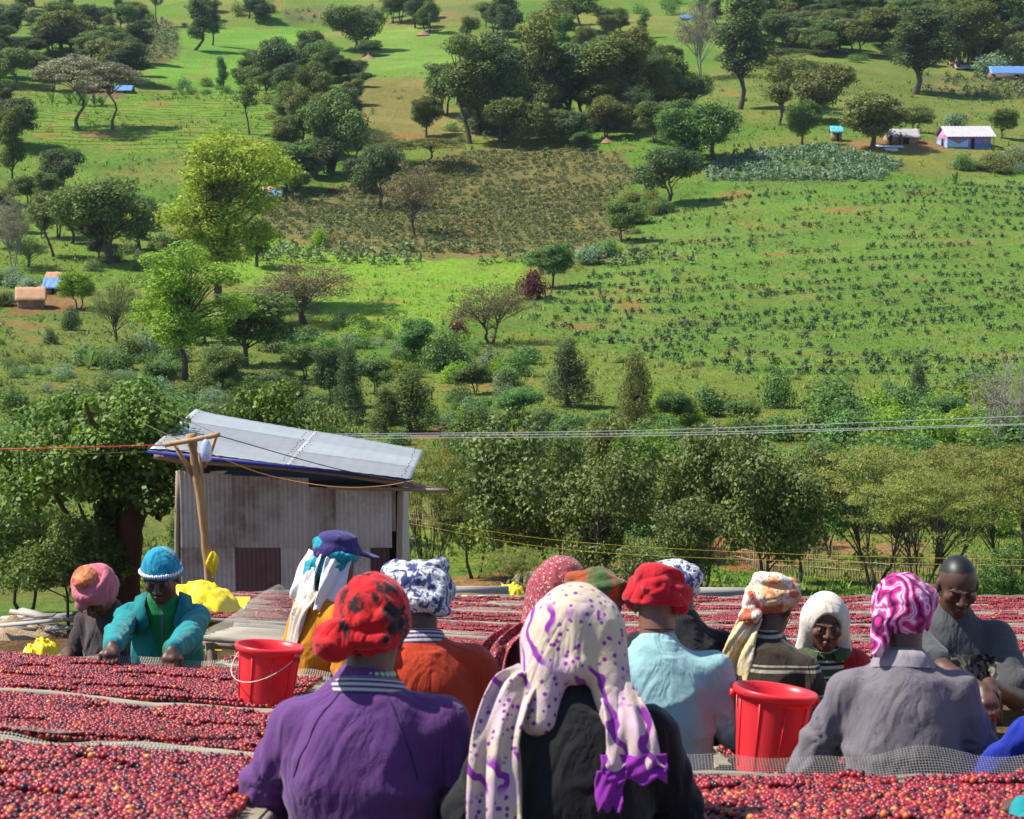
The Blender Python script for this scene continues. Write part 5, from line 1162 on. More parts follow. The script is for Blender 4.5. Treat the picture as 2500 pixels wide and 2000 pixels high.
# --- tarpaulins, plank wall behind the last table
def heap(name, c, size, mat, label, cat, seed, amp=.35):
    n = 34; u = np.linspace(-1, 1, n); X, Yg = np.meshgrid(u, u, indexing='ij'); r = np.sqrt(X ** 2 + Yg ** 2)
    z = np.clip(1 - r ** 2.4, 0, 1) ** .6; f = fbm2(X * 2.2 + seed, Yg * 2.2, seed, 4) - .5; f2 = np.abs(fbm2(X * 3 + seed * 3, Yg * 3, seed + 2, 3) - .5)
    f3 = np.abs(fbm2(X * 5 + seed, Yg * 5 + 3, seed + 5, 3) - .5); z = z * (1 + amp * 2 * f) - 1.0 * f2 * z - .5 * f3 * z; V = np.stack([X * size[0] * (1 + .3 * f), Yg * size[1], z * size[2] - .03], -1).reshape(-1, 3)
    return add(name, mk_mesh(name, V, grid_faces(n, n), mat), None, label, cat, None, None, c)
heap('yellow_tarpaulin', (-2.33, 13.6, float(zt(-2.33, 13.6)) - .03), (.30, .75, .25), M_YEL, 'crumpled yellow tarpaulin heaped beside the bare bamboo slats', 'tarpaulin', 3)
g_ = vhit(85, 1398); heap('yellow_sack', (g_.x, g_.y, g_.z), (.30, .3, .42), M_YEL, 'yellow plastic sack behind the pink headscarf person', 'sack', 5)
heap('grey_sack', (-.28, 22.6, float(zt(-.28, 22.6)) - .02), (.22, .25, .17), simple('grey_sack_cloth', (.42, .42, .34), .8, .15, 6, .4, .01), 'greyish bulging sack on the planks behind last table', 'sack', 6)
heap('yellow_cloth', (-.02, 22.55, float(zt(0, 22.5)) - .02), (.20, .2, .22), M_YEL, 'yellow plastic sheet beside the greyish bulging sack', 'sheet', 7); heap('yellow_cloth', (-.52, 22.5, float(zt(-.5, 22.5)) - .03), (.1, .15, .17), M_YEL, 'small yellow scrap on the planks behind last table', 'sheet', 8)
def planks():
    for k, (xa, xb) in enumerate([(-1.05, -.05), (.45, 1.9), (1.95, 3.3)]):
        t = thing('plank_wall', ('low wall of grey planks by the yellow plastic sheet', 'low wall of grey planks behind the red headscarf', 'low wall of grey planks behind the white hooded girl')[k], 'wall', (xa, 22.2, float(tz(xa, 22.2)))); o = np.array(t.location); rng = np.random.default_rng(k)
        for j in range(7):
            z = float(zt(xa, 22.2)) - .62 + j * .11; add('plank', MB().box(np.array([(xa + xb) / 2 + rng.normal(0, .03), 22.2 + .03 * j + rng.normal(0, .01), z]) - o, (xb - xa, .035, .102), Matrix.Rotation(rng.normal(0, .008), 3, 'Y').to_4x4()).mesh('plank', M_GREYW, False), t)
        for x in (xa + .1, xb - .1): add('post', MB().tube(np.array([(x, 22.32, float(tz(x, 22.3)) - .1), (x, 22.45, float(zt(x, 22.3)) + .1)]) - o, .035, 6).mesh('post', M_WOOD), t)
planks()
# ---------------------------------------------------------------- people
class Sdf:
    def __init__(s, xs, ys, zs):
        s.x, s.y, s.z = [np.asarray(a, np.float32) for a in (xs, ys, zs)]; s.d = np.full((len(xs), len(ys), len(zs)), 9.0, np.float32)
    def op(s, prim, k=.02, sub=False, clip=False):
        fn, lo, hi = prim; m = k + .035; sl = []
        for a, l, h in zip((s.x, s.y, s.z), lo, hi):
            i = max(int(np.searchsorted(a, l - m)) - 1, 0); j = min(int(np.searchsorted(a, h + m)) + 1, len(a)); sl.append(slice(i, j))
            if j <= i: return s
        sl = tuple(sl); q = np.stack(np.meshgrid(s.x[sl[0]], s.y[sl[1]], s.z[sl[2]], indexing='ij'), -1); b = fn(q).astype(np.float32); a = s.d[sl]
        if sub or clip:
            if sub: b = -b
            h = np.maximum(k - np.abs(a - b), 0) / max(k, 1e-6); s.d[sl] = np.maximum(a, b) + h * h * k * .25
        else:
            h = np.maximum(k - np.abs(a - b), 0) / max(k, 1e-6); s.d[sl] = np.minimum(a, b) - h * h * k * .25
        return s
    def mesh(s, smooth=0):
        d = s.d; I = d < 0; nx, ny, nz = d.shape
        c = np.zeros((nx - 1, ny - 1, nz - 1), np.int8)
        for a in (0, 1):
            for b in (0, 1):
                for e in (0, 1): c += I[a:nx - 1 + a, b:ny - 1 + b, e:nz - 1 + e]
        act = (c > 0) & (c < 8); idx = np.full(act.shape, -1, np.int64); i, j, k = np.nonzero(act); n = len(i); idx[i, j, k] = np.arange(n)
        pos = np.zeros((n, 3)); cnt = np.zeros(n); cs = [(a, b, e) for a in (0, 1) for b in (0, 1) for e in (0, 1)]
        for A in cs:
            for ax in range(3):
                if A[ax]: continue
                B = list(A); B[ax] = 1; da = d[i + A[0], j + A[1], k + A[2]]; db = d[i + B[0], j + B[1], k + B[2]]; m = (da < 0) != (db < 0)
                t = np.where(m, da / np.where(m, da - db, 1), 0); p = np.tile(np.array(A, float), (n, 1)); p[:, ax] += t; pos += p * m[:, None]; cnt += m
        pos /= np.maximum(cnt, 1)[:, None]; pos += np.stack([i, j, k], 1)
        V = np.stack([np.interp(pos[:, q], np.arange(len(g)), g) for q, g in enumerate((s.x, s.y, s.z))], 1); Fs = []
        for ax in range(3):
            sa = [slice(None)] * 3; sb = [slice(None)] * 3; sa[ax] = slice(0, -1); sb[ax] = slice(1, None)
            A, B = I[tuple(sa)], I[tuple(sb)]; e = np.argwhere(A != B); o1, o2 = [q for q in range(3) if q != ax]
            ok = (e[:, o1] > 0) & (e[:, o2] > 0) & (e[:, o1] < d.shape[o1] - 1) & (e[:, o2] < d.shape[o2] - 1); e = e[ok]
            def cell(a, b): q = e.copy(); q[:, o1] -= a; q[:, o2] -= b; return idx[q[:, 0], q[:, 1], q[:, 2]]
            f = np.stack([cell(1, 1), cell(0, 1), cell(0, 0), cell(1, 0)], 1); fl = A[e[:, 0], e[:, 1], e[:, 2]]
            if ax == 1: fl = ~fl
            f[~fl] = f[~fl][:, ::-1]; Fs.append(f)
        Fq = np.vstack(Fs); Fq = Fq[(Fq >= 0).all(1)]
        for _ in range(smooth):
            S = np.zeros_like(V); c2 = np.zeros(len(V))
            for a, b in ((0, 1), (1, 2), (2, 3), (3, 0)):
                np.add.at(S, Fq[:, a], V[Fq[:, b]]); np.add.at(S, Fq[:, b], V[Fq[:, a]]); np.add.at(c2, Fq[:, a], 1); np.add.at(c2, Fq[:, b], 1)
            V = V * .4 + .6 * S / np.maximum(c2, 1)[:, None]
        return V, Fq
def cap(p0, p1, r0, r1=None):
    p0 = np.array(p0, float); p1 = np.array(p1, float); r1 = r0 if r1 is None else r1; v = p1 - p0; L = max(v @ v, 1e-9)
    def fn(q):
        w = q - p0; t = np.clip((w @ v) / L, 0, 1); return np.linalg.norm(w - t[..., None] * v, axis=-1) - (r0 + t * (r1 - r0))
    r = max(r0, r1); return fn, np.minimum(p0, p1) - r, np.maximum(p0, p1) + r
def ell(c, r, M=None):
    c = np.array(c, float); r = np.array(r, float); A = np.eye(3) if M is None else np.array(M)
    def fn(q):
        w = ((q - c) @ A) / r; n = np.linalg.norm(w, axis=-1); g = np.linalg.norm(w / r, axis=-1); return n * (n - 1) / np.maximum(g, 1e-6)
    R_ = r.max() if M is not None else r; return fn, c - R_, c + R_
def ring(c, M, a, b, r, flat=1.0):
    c = np.array(c, float); A = np.array(M)
    def fn(q):
        w = (q - c) @ A; rho = np.sqrt((w[..., 0] / a) ** 2 + (w[..., 1] / b) ** 2); return np.sqrt(((rho - 1) * min(a, b)) ** 2 + (w[..., 2] / flat) ** 2) - r
    R_ = max(a, b) + r * max(1, flat); return fn, c - R_, c + R_
def plane(pt, nrm):     # keeps the side the normal points away from
    pt = np.array(pt, float); n = np.array(nrm, float); n /= np.linalg.norm(n)
    return (lambda q: (q - pt) @ n), np.full(3, -9.), np.full(3, 9.)
def rotx(a): c, s = math.cos(a), math.sin(a); return np.array([[1, 0, 0], [0, c, -s], [0, s, c]])
def roty(a): c, s = math.cos(a), math.sin(a); return np.array([[c, 0, s], [0, 1, 0], [-s, 0, c]])
def rotz(a): c, s = math.cos(a), math.sin(a); return np.array([[c, -s, 0], [s, c, 0], [0, 0, 1]])
def ridge(p, s): n = vn3(p, s); return 1 - np.abs(2 * n - 1)
def normals(V, Fq):
    n = np.cross(V[Fq[:, 2]] - V[Fq[:, 0]], V[Fq[:, 3]] - V[Fq[:, 1]]); N = np.zeros_like(V)
    for k in range(4): np.add.at(N, Fq[:, k], n)
    return unit(N)
# --- cloth materials
def cloth(name, build, rough=.9, weave=260, fold=.55, sheen=.15):
    m, nt, b = newmat(name); c = build(nt) if callable(build) else None
    if c is None:
        n = noise(nt, 7, 4); c = mixc(nt, n, [x * .85 for x in build], [min(.9, x * 1.12) for x in build])
    nt.links.new(c, b.inputs['Base Color']); b.inputs['Roughness'].default_value = rough; b.inputs['Specular IOR Level'].default_value = .2
    b.inputs['Sheen Weight'].default_value = sheen; b.inputs['Sheen Roughness'].default_value = .5
    h = math_(nt, 'ADD', math_(nt, 'MULTIPLY', noise(nt, 9, 3, .5, dist=.6, vec=scaled_vec(nt, (1.6, 1.6, .8), 'Object', (.3, .2, .4))), 1.0), math_(nt, 'MULTIPLY', noise(nt, weave, 1), .06)); h = math_(nt, 'ADD', h, math_(nt, 'MULTIPLY', math_(nt, 'ABSOLUTE', math_(nt, 'SUBTRACT', noise(nt, 6.5, 2, .5, dist=.9, vec=scaled_vec(nt, (1.4, 1.4, .7), 'Object', (.2, .5, .3))), .5)), 2.2)); bump(nt, b, h, fold, .02); return m
def tcol(nt): return nd(nt, 'ShaderNodeTexCoord').outputs['Object']
def xyz(nt): s = nd(nt, 'ShaderNodeSeparateXYZ'); nt.links.new(tcol(nt), s.inputs[0]); return s.outputs
def voro(nt, sc, vec=None, feat='F1'):
    n = nd(nt, 'ShaderNodeTexVoronoi', feature=feat); n.inputs['Scale'].default_value = sc; nt.links.new(vec or tcol(nt), n.inputs['Vector']); return n.outputs['Distance']
def wave(nt, sc, dist, dscale=2., rot=(0, 0, 0), direction='X'):
    n = nd(nt, 'ShaderNodeTexWave', bands_direction=direction); n.inputs['Scale'].default_value = sc; n.inputs['Distortion'].default_value = dist; n.inputs['Detail'].default_value = 1.5; n.inputs['Detail Scale'].default_value = dscale
    nt.links.new(scaled_vec(nt, (1, 1, 1), 'Object', rot), n.inputs['Vector']); return n.outputs['Fac']
def blotch(a, b, sc, lo, hi, c=None, sc2=9, lo2=.55, hi2=.62):
    def f(nt):
        r = mixc(nt, ramp(nt, noise(nt, sc, 4, .6, dist=.8), [(lo, 0.0), (hi, 1.0)]), a, b)
        if c: r = mixc(nt, ramp(nt, noise(nt, sc2, 3, .6, dist=1.5), [(lo2, 0.0), (hi2, 1.0)]), r, c)
        return r
    return f
def pat_scarf(nt):
    base = mixc(nt, ramp(nt, noise(nt, 7, 3), [(.42, 0.0), (.6, 1.0)]), (.50, .36, .42), (.54, .45, .32))
    pu = (.20, .025, .26); zone = ramp(nt, noise(nt, 5.5, 2), [(.46, 0.0), (.52, 1.0)])
    w = ramp(nt, wave(nt, 6.0, 5.5, 2.2, (0, .5, .3)), [(.74, 0.0), (.80, 1.0)]); dots = ramp(nt, voro(nt, 52), [(.26, 1.0), (.32, 0.0)])
    inv = math_(nt, 'SUBTRACT', 1.0, zone); f = math_(nt, 'MAXIMUM', math_(nt, 'MULTIPLY', w, inv), math_(nt, 'MULTIPLY', dots, zone)); return mixc(nt, f, base, pu)
def pat_magenta(nt):
    w = wave(nt, 7, 14, 1.6); return ramp(nt, w, [(0.0, (.05, .006, .045)), (.22, (.42, .015, .17)), (.55, (.55, .03, .24)), (.78, (.70, .25, .46)), (.93, (.78, .70, .75)), (1.0, (.55, .05, .30))])
def pat_floral(nt):
    w = noise(nt, 17, 3, .6, dist=2.2); c = ramp(nt, w, [(0.0, (.02, .025, .09)), (.47, (.05, .06, .17)), (.50, (.55, .55, .58)), (.60, (.62, .62, .60)), (.63, (.10, .20, .17)), (.8, (.06, .07, .2))]); return c
def pat_tan(nt):
    z = xyz(nt); base = mixc(nt, ramp(nt, noise(nt, 6, 2), [(.48, 0.0), (.53, 1.0)]), (.62, .58, .52), (.60, .40, .20)); d = ramp(nt, voro(nt, 60), [(.22, 1.0), (.30, 0.0)]); c = mixc(nt, d, base, (.42, .11, .04))
    return mixc(nt, ramp(nt, noise(nt, 9, 2, vec=scaled_vec(nt, (1, 1, 1), 'Object', (1, 2, 3))), [(.56, 0.0), (.60, 1.0)]), c, (.45, .12, .06))
def pat_tail(nt):
    d = ramp(nt, voro(nt, 70), [(.25, 1.0), (.36, 0.0)]); return mixc(nt, ramp(nt, noise(nt, 9, 3), [(.40, 0.0), (.6, 1.0)]), mixc(nt, d, (.60, .47, .18), (.40, .19, .03)), (.60, .55, .42))
def pat_maroon(nt):
    d = ramp(nt, voro(nt, 85), [(.25, 1.0), (.40, 0.0)]); w = ramp(nt, wave(nt, 14, 0, 1, (0, .8, .4)), [(.62, 0.0), (.68, 1.0)]); c = mixc(nt, d, (.24, .035, .045), (.50, .36, .34)); return mixc(nt, w, c, (.30, .06, .07))
def pat_stripe(nt):
    z = xyz(nt)['Z']; f = math_(nt, 'FRACT', math_(nt, 'MULTIPLY', z, 8.6)); return mixc(nt, ramp(nt, f, [(0.0, 1.0), (.09, 1.0), (.10, 0.0), (.17, 0.0), (.18, 1.0), (.23, 1.0), (.24, 0.0)], 'CONSTANT'), (.040, .030, .020), (.36, .33, .26))
def pat_girl(nt):
    s = xyz(nt); ax = math_(nt, 'ABSOLUTE', s['X']); f = math_(nt, 'FRACT', math_(nt, 'MULTIPLY', s['Z'], 14.0)); st = ramp(nt, f, [(0.0, (.05, .10, .03)), (.45, (.05, .10, .03)), (.46, (.55, .52, .4)), (.66, (.55, .52, .4)), (.67, (.02, .03, .02)), (.85, (.02, .03, .02)), (.86, (.5, .5, .45))], 'CONSTANT')
    return mixc(nt, math_(nt, 'LESS_THAN', ax, .085), (.42, .018, .022), st)
def pat_jacket(nt):
    s = xyz(nt); ax = math_(nt, 'ABSOLUTE', math_(nt, 'SUBTRACT', s['X'], .0)); v = math_(nt, 'MULTIPLY', math_(nt, 'SUBTRACT', s['Z'], 1.08), .26); inv = math_(nt, 'MULTIPLY', math_(nt, 'LESS_THAN', ax, v), math_(nt, 'GREATER_THAN', s['Y'], .09))
    zip_ = math_(nt, 'MULTIPLY', math_(nt, 'LESS_THAN', ax, .004), math_(nt, 'GREATER_THAN', s['Y'], .08)); n = noise(nt, 7, 4)
    return mixc(nt, zip_, mixc(nt, inv, mixc(nt, n, (.008, .19, .20), (.012, .26, .26)), (.010, .18, .055)), (.12, .14, .14))
def pat_tee(nt):
    s = xyz(nt); m = math_(nt, 'MULTIPLY', math_(nt, 'LESS_THAN', math_(nt, 'ABSOLUTE', s['X']), .15), math_(nt, 'MULTIPLY', math_(nt, 'GREATER_THAN', s['Y'], .10), math_(nt, 'MULTIPLY', math_(nt, 'LESS_THAN', s['Z'], 1.36), math_(nt, 'GREATER_THAN', s['Z'], 1.05))))
    n = noise(nt, 16, 5, .7, dist=1.5); p = ramp(nt, n, [(.40, (.008, .008, .010)), (.49, (.03, .03, .034)), (.54, (.30, .27, .20)), (.60, (.03, .03, .03)), (.66, (.24, .22, .18))]); return mixc(nt, m, mixc(nt, noise(nt, 6, 4), (.050, .052, .055), (.078, .081, .085)), p)
def pat_grey(nt):
    sp = ramp(nt, noise(nt, 60, 2), [(.70, 0.0), (.74, 1.0)]); return mixc(nt, math_(nt, 'MULTIPLY', sp, .6), mixc(nt, noise(nt, 5, 4), (.125, .110, .128), (.165, .148, .165)), (.04, .035, .04))
CL = {
 'purple': cloth('purple_sweatshirt', (.105, .038, .155)), 'orange': cloth('orange_red_shirt', (.42, .040, .012)), 'black': cloth('black_shirt', (.012, .012, .014)), 'ltblue': cloth('pale_blue_cotton', (.25, .43, .45)),
 'grey': cloth('grey_shirt', pat_grey), 'turq': cloth('turquoise_fleece', pat_jacket), 'brown': cloth('dark_brown_shirt', (.048, .034, .036)), 'yellow': cloth('yellow_orange_dress', (.55, .21, .012)), 'tee': cloth('faded_printed_tshirt', pat_tee),
 'stripe': cloth('striped_brown_shirt', pat_stripe), 'girl': cloth('red_cardigan_over_striped_shirt', pat_girl), 'blue': cloth('blue_cloth', (.012, .026, .27)), 'teal': cloth('teal_cloth', (.010, .22, .24)), 'dark': cloth('dark_cloth', (.018, .017, .02)), 'maroonb': cloth('maroon_cloth', (.16, .03, .04)),
 's_red': cloth('red_black_headscarf', blotch((.46, .010, .014), (.012, .008, .010), 8, .51, .57, (.60, .02, .02), 12)), 's_red2': cloth('red_headwrap', (.46, .010, .020)), 's_turq': cloth('turquoise_headscarf', blotch((.008, .26, .36), (.010, .16, .30), 10, .5, .6, (.70, .70, .76), 8, .66, .69)),
 's_pink': cloth('pink_headwrap', (.46, .13, .17)), 's_orange': cloth('orange_headwrap', blotch((.55, .11, .05), (.45, .25, .10), 16, .45, .6, (.5, .04, .03), 14)), 's_floral': cloth('white_navy_headwrap', pat_floral), 's_scarf': cloth('lilac_printed_scarf', pat_scarf), 's_mag': cloth('magenta_printed_headwrap', pat_magenta),
 's_tan': cloth('white_tan_printed_headwrap', pat_tan), 's_tail': cloth('yellow_printed_scarf_end', pat_tail), 's_maroon': cloth('maroon_printed_hood', pat_maroon), 's_green': cloth('green_orange_headwrap', blotch((.05, .10, .03), (.30, .06, .02), 10, .48, .56)), 's_white': cloth('cream_hood', (.58, .53, .45)), 'white': cloth('white_cloth_wrap', (.74, .74, .78)),
 'cap': cloth('indigo_cap', (.040, .032, .14)), 's_teal2': cloth('teal_curly_scarf', (.012, .28, .34), .9, 200, 1.0), 's_purple': cloth('deep_purple_edge', (.22, .02, .28)), 'rib': None, 'cream': cloth('cream_shawl', (.60, .52, .42)),
}
def pat_rib(nt): f = math_(nt, 'FRACT', nd_attr(nt, 'gv')); return ramp(nt, f, [(0.0, (.05, .03, .09)), (.3, (.42, .40, .40)), (.55, (.05, .03, .09)), (.75, (.42, .40, .40))], 'CONSTANT')
def nd_attr(nt, n): return math_(nt, 'MULTIPLY', nd(nt, 'ShaderNodeAttribute', attribute_name=n).outputs['Fac'], 2.5)
CL['rib'] = cloth('striped_rib_collar', pat_rib)
def skin_mat():
    m, nt, b = newmat('skin'); at = nd(nt, 'ShaderNodeAttribute', attribute_name='col'); n = noise(nt, 40, 4)
    c = mixc(nt, 1.0, at.outputs['Color'], ramp(nt, n, [(.3, .85), (.7, 1.12)]), 'MULTIPLY'); nt.links.new(c, b.inputs['Base Color']); b.inputs['Roughness'].default_value = .48; b.inputs['Specular IOR Level'].default_value = .45
    bump(nt, b, noise(nt, 180, 2), .08, .002); return m
M_SKIN = skin_mat(); M_EYEW = simple('eye_white', (.55, .5, .46), .3, .05, 5, 0.); M_IRIS = simple('iris', (.015, .01, .008), .2, .05, 5, 0.); M_BEADS = simple('bead_white', (.7, .68, .62), .4, .1, 9, 0.); M_BEADG = simple('bead_green', (.35, .55, .25), .4, .1, 9, 0.); M_BEADY = simple('bead_yellow', (.6, .5, .03), .4, .1, 9, 0.); M_GOLD = simple('earring', (.6, .5, .4), .3, .1, 9, 0., metal=.8)
def ik(sh, tgt, a, b, pole):
    v = tgt - sh; d = np.linalg.norm(v); d2 = min(d, (a + b) * .995); u = v / d; x = (a * a - b * b + d2 * d2) / (2 * d2); h = math.sqrt(max(a * a - x * x, 0)); p = pole - u * (pole @ u); p /= np.linalg.norm(p) + 1e-9
    return sh + u * x + p * h, sh + u * d2
class Person: pass
def person(label, px, py, Y, yaw, H=1.60, hp=25, hyaw=0, shirt='dark', sleeve='long', legs='trousers', skin=(.055, .028, .017), fine=False, bulk=1.0, arms=None, hair=(.006, .005, .005), fold=.010, lean=14, group=None, hairy=True, coarse=False, legmat='dark', roll=0, eyes=False, armspread=.11):
    pr = Person(); k = H / 1.62; hw = np.array(P(px, py, Y)); yaw = R(yaw); Rz = rotz(yaw)
    hip = np.array([0, 0, .86 * k])
    def joints(L):
        A = rotx(-L); T = lambda p: hip + A @ (np.array(p, float) * k - hip)
        nb = T((0, -.015, 1.345)); hpit = max(R(hp), L * .6); neckdir = rotx(-(L * .6 + hpit * .35)) @ np.array([0, .028, .128])
        return T, nb, nb + neckdir * k
    L = R(lean); ground = float(tz(hw[0], hw[1]))
    for _ in range(4):                # height that puts the head where the photograph has it; very short people bend more instead
        hz = hw[2] - ground; T, nb, hc = joints(L); kk = k * hz / hc[2]
        if kk < .92:
            kk = .92; L = min(L + R(4), R(60))
        hip = hip * kk / k; k = kk; T, nb, hc = joints(L); w = Rz @ np.array([hc[0], hc[1], 0]); ox, oy = hw[0] - w[0], hw[1] - w[1]; ground = float(tz(ox, oy))
    hip = hip * (hw[2] - ground) / hc[2]; k = k * (hw[2] - ground) / hc[2]; T, nb, hc = joints(L); w = Rz @ np.array([hc[0], hc[1], 0]); ox, oy = hw[0] - w[0], hw[1] - w[1]
    t = thing('person', label, 'person', (ox, oy, ground), yaw, group); pr.t = t; pr.T = T; pr.k = k; pr.L = L
    HM = rotz(R(hyaw)) @ rotx(-R(hp)) @ roty(R(roll)); hs = 1.0; pr.HM = HM; pr.hc = hc
    Hd = lambda p: hc + HM @ (np.array(p, float) * hs); pr.Hd = Hd
    inv = lambda p: Rz.T @ (np.array(p) - np.array([ox, oy, ground])); pr.inv = inv
    bk = bulk; sh = [T((s * .158 * bk, -.01, 1.258)) for s in (-1, 1)]; pr.sh = sh
    tabz = TH + .02; wr = []; el = []
    for i, s in enumerate((-1, 1)):
        tg = None if not arms else arms[i]
        if tg is None: tg = np.array([s * armspread, hc[1] + .10, tabz + .03])
        elif len(tg) == 4: tg = inv(P(tg[0], tg[1], tg[2]))
        else: tg = np.array(tg, float)
        e, w_ = ik(sh[i], tg, .275 * k, .245 * k, np.array([s * .65, -.55, -.7])); el.append(e); wr.append(w_)
    pr.wr = wr; pr.el = el
    # ---- body: one continuous surface
    h = .0056 if fine else (.016 if coarse else .0095)
    pts = np.array(sh + el + wr + [hc, nb, hip]); lo = pts.min(0) - .2; hi = pts.max(0) + .2
    lo[0] = min(lo[0], -.3 * k); hi[0] = max(hi[0], .3 * k); lo[1] = min(lo[1], -.26); hi[1] = max(hi[1], .26)
    zs = np.concatenate([np.arange(-.05, .78 * k, .022), np.arange(.78 * k, hi[2] + .02, h)])
    S = Sdf(np.arange(lo[0], hi[0], h), np.arange(lo[1], hi[1], h), zs); A = rotx(-L)
    S.op(ell(T((0, 0, .90)), np.array((.150, .105, .12)) * k, A), .04); S.op(ell(T((0, 0, 1.03)), np.array((.125, .090, .14)) * k, A), .05); S.op(ell(T((0, .0, 1.14)), np.array((.145, .095, .16)) * k, A), .05)
    for i in (0, 1): S.op(cap(T((0, -.015, 1.295)), sh[i], .040 * k, .040 * k), .04); S.op(cap(nb - [0, 0, .02], Hd((0, -.018, -.05)), .054, .051), .035)
    for i, s in enumerate((-1, 1)):
        S.op(cap(sh[i], el[i], .047 * k, .037 * k), .03); S.op(cap(el[i], wr[i], .038 * k, .026 * k), .015)
        hj = T((s * .085, 0, .87)); hj = np.array([hj[0], hj[1], .86 * k]); kn = np.array([s * .095 * k, .03, .46 * k]); an = np.array([s * .10 * k, -.01, .08])
        S.op(cap(hj, kn, .080 * k, .055 * k), .04); S.op(cap(kn, an, .052 * k, .036 * k), .03); S.op(cap(an, an + [s * .015, .15, -.045], .036, .026), .03)
        # hand with four fingers and a thumb
        d = unit(wr[i] - el[i]); d = unit(d * .6 + np.array([0, .35, -.45])); side = unit(np.cross(d, np.array([0, 0, 1.]))) * s; nrm = unit(np.cross(side, d)) ; nrm = nrm if nrm[2] < 0 else -nrm
        if fine or not coarse:
            pc = wr[i] + d * .045; S.op(cap(wr[i], pc - side * .012, .024, .026), .012); S.op(cap(wr[i] + side * .006, pc + side * .016 + d * .01, .022, .022), .012); S.op(cap(pc - side * .02 + d * .02, pc + side * .022 + d * .022, .017), .012)
            for f, Lf in enumerate((.062, .072, .068, .052)):
                b0 = pc + side * (.026 - f * .0175) + d * .022; m = b0 + unit(d * .85 + nrm * .5) * Lf * .55; e2 = m + unit(d * .35 + nrm * .95) * Lf * .5; S.op(cap(b0, m, .0098, .0092), .004); S.op(cap(m, e2, .0092, .0075), .004)
            tb = wr[i] + d * .022 + side * .022; tm = tb + unit(side * .8 + d * .7 + nrm * .3) * .036; S.op(cap(tb, tm, .0125, .0108), .008); S.op(cap(tm, tm + unit(side * .1 + d * .7 + nrm * .7) * .032, .0105, .0085), .004)
        else: S.op(ell(wr[i] + d * .06, (.03, .05, .03)), .02)
    hp_ = lambda pr_, kk, sub=False: S.op(pr_, kk, sub)
    def E(c, r): return ell(Hd(c), np.array(r) * hs, HM)
    def C(a, b, r0, r1): return cap(Hd(a), Hd(b), r0, r1)
    hp_(E((0, -.012, .030), (.074, .094, .086)), .02); hp_(E((0, .026, -.036), (.057, .062, .078)), .03); hp_(E((0, .064, -.094), (.022, .020, .018)), .025)
    for s in (-1, 1): hp_(E((s * .077, -.008, -.006), (.010, .021, .033)), .008)
    if fine:
        for s in (-1, 1): hp_(E((s * .041, .062, -.020), (.024, .022, .022)), .02)
        for s in (-1, 1): hp_(E((s * .031, .098, .006), (.018, .0145, .011)), .014, True)
        for s in (-1, 1): hp_(C((s * .014, .091, .024), (s * .050, .076, .026), .0065, .005), .008)
        hp_(C((0, .090, .018), (0, .110, -.020), .0085, .0140), .010)
        for s in (-1, 1): hp_(E((s * .0145, .099, -.025), (.0105, .011, .0085)), .007)
        hp_(E((0, .0955, -.054), (.025, .0105, .0072)), .005); hp_(E((0, .0945, -.067), (.022, .0105, .0085)), .004); hp_(C((-.024, .099, -.0605), (.024, .099, -.0605), .0022, .0022), .003, True)
        for s in (-1, 1): hp_(E((s * .031, .0775, .006), (.0135, .0135, .0125)), .003)
    V, Fq = S.mesh(1 if not fine else 0); q = (V - hc) @ HM / hs
    skin = tuple(np.array(skin) * [1.75, 1.6, 1.5]); col = np.tile(np.array(skin), (len(V), 1)); headm = (np.linalg.norm(q, axis=1) < .15)
    if hairy: hr = headm & ((q[:, 2] > .062 - .55 * np.clip(-q[:, 1], -.12, .2) * 1.0) ) & ~((q[:, 1] > .055) & (q[:, 2] < .072)); hr &= ~((np.abs(q[:, 0]) > .074) & (q[:, 2] < .03)); col[hr] = hair
    if fine:
        lip = headm & (q[:, 1] > .085) & (np.abs(q[:, 0]) < .026) & (np.abs(q[:, 2] + .060) < .0145); col[lip] = np.array(skin) * np.array([1.25, .85, .9])
        br = headm & (q[:, 1] > .06) & (np.abs(q[:, 2] - .030) < .006) & (np.abs(np.abs(q[:, 0]) - .032) < .020); col[br] = np.array(skin) * .3
        sk = headm & (q[:, 1] > .06) & (np.abs(np.abs(q[:, 0]) - .031) < .014) & (np.abs(q[:, 2] - .004) < .010); col[sk] = np.array(skin) * .75
        wh = (headm if eyes else headm & False) & (q[:, 1] > .083) & (np.abs(np.abs(q[:, 0]) - .031) < .0105) & (np.abs(q[:, 2] - .004) < .0052); col[wh] = (.42, .38, .35)
        iris = (headm if eyes else headm & False) & (q[:, 1] > .083) & (np.abs(np.abs(q[:, 0]) - .031) < .0048) & (np.abs(q[:, 2] - .004) < .0052); col[iris] = (.012, .008, .006)
    palm = np.zeros(len(V), bool)
    for w_ in wr: palm |= np.linalg.norm(V - w_, axis=1) < .14
    if fine: col[palm & ((V[:, 2] + V[:, 1] * .2) < np.median(V[palm][:, 2] + V[palm][:, 1] * .2) if palm.any() else palm)] *= np.array([1.7, 1.5, 1.4])
    pr.body = add('body', mk_mesh('body', V, Fq, M_SKIN, True, {'col': np.clip(col, .002, .8)}), t)
    # ---- shirt
    hsz = .0098 if not coarse else .018; S = Sdf(np.arange(lo[0], hi[0], hsz), np.arange(lo[1], hi[1], hsz), np.arange(.70 * k, hi[2], hsz))
    g_ = 1.0
    S.op(ell(T((0, 0, .90)), np.array((.170 * bk, .128, .16)) * k, A), .05); S.op(ell(T((0, 0, 1.03)), np.array((.150 * bk, .116, .18)) * k, A), .06); S.op(ell(T((0, -.012, 1.135)), np.array((.166 * bk, .124, .165)) * k, A), .06)
    for i in (0, 1): S.op(cap(T((0, -.015, 1.300)), sh[i], .050 * k, .047 * k), .06)
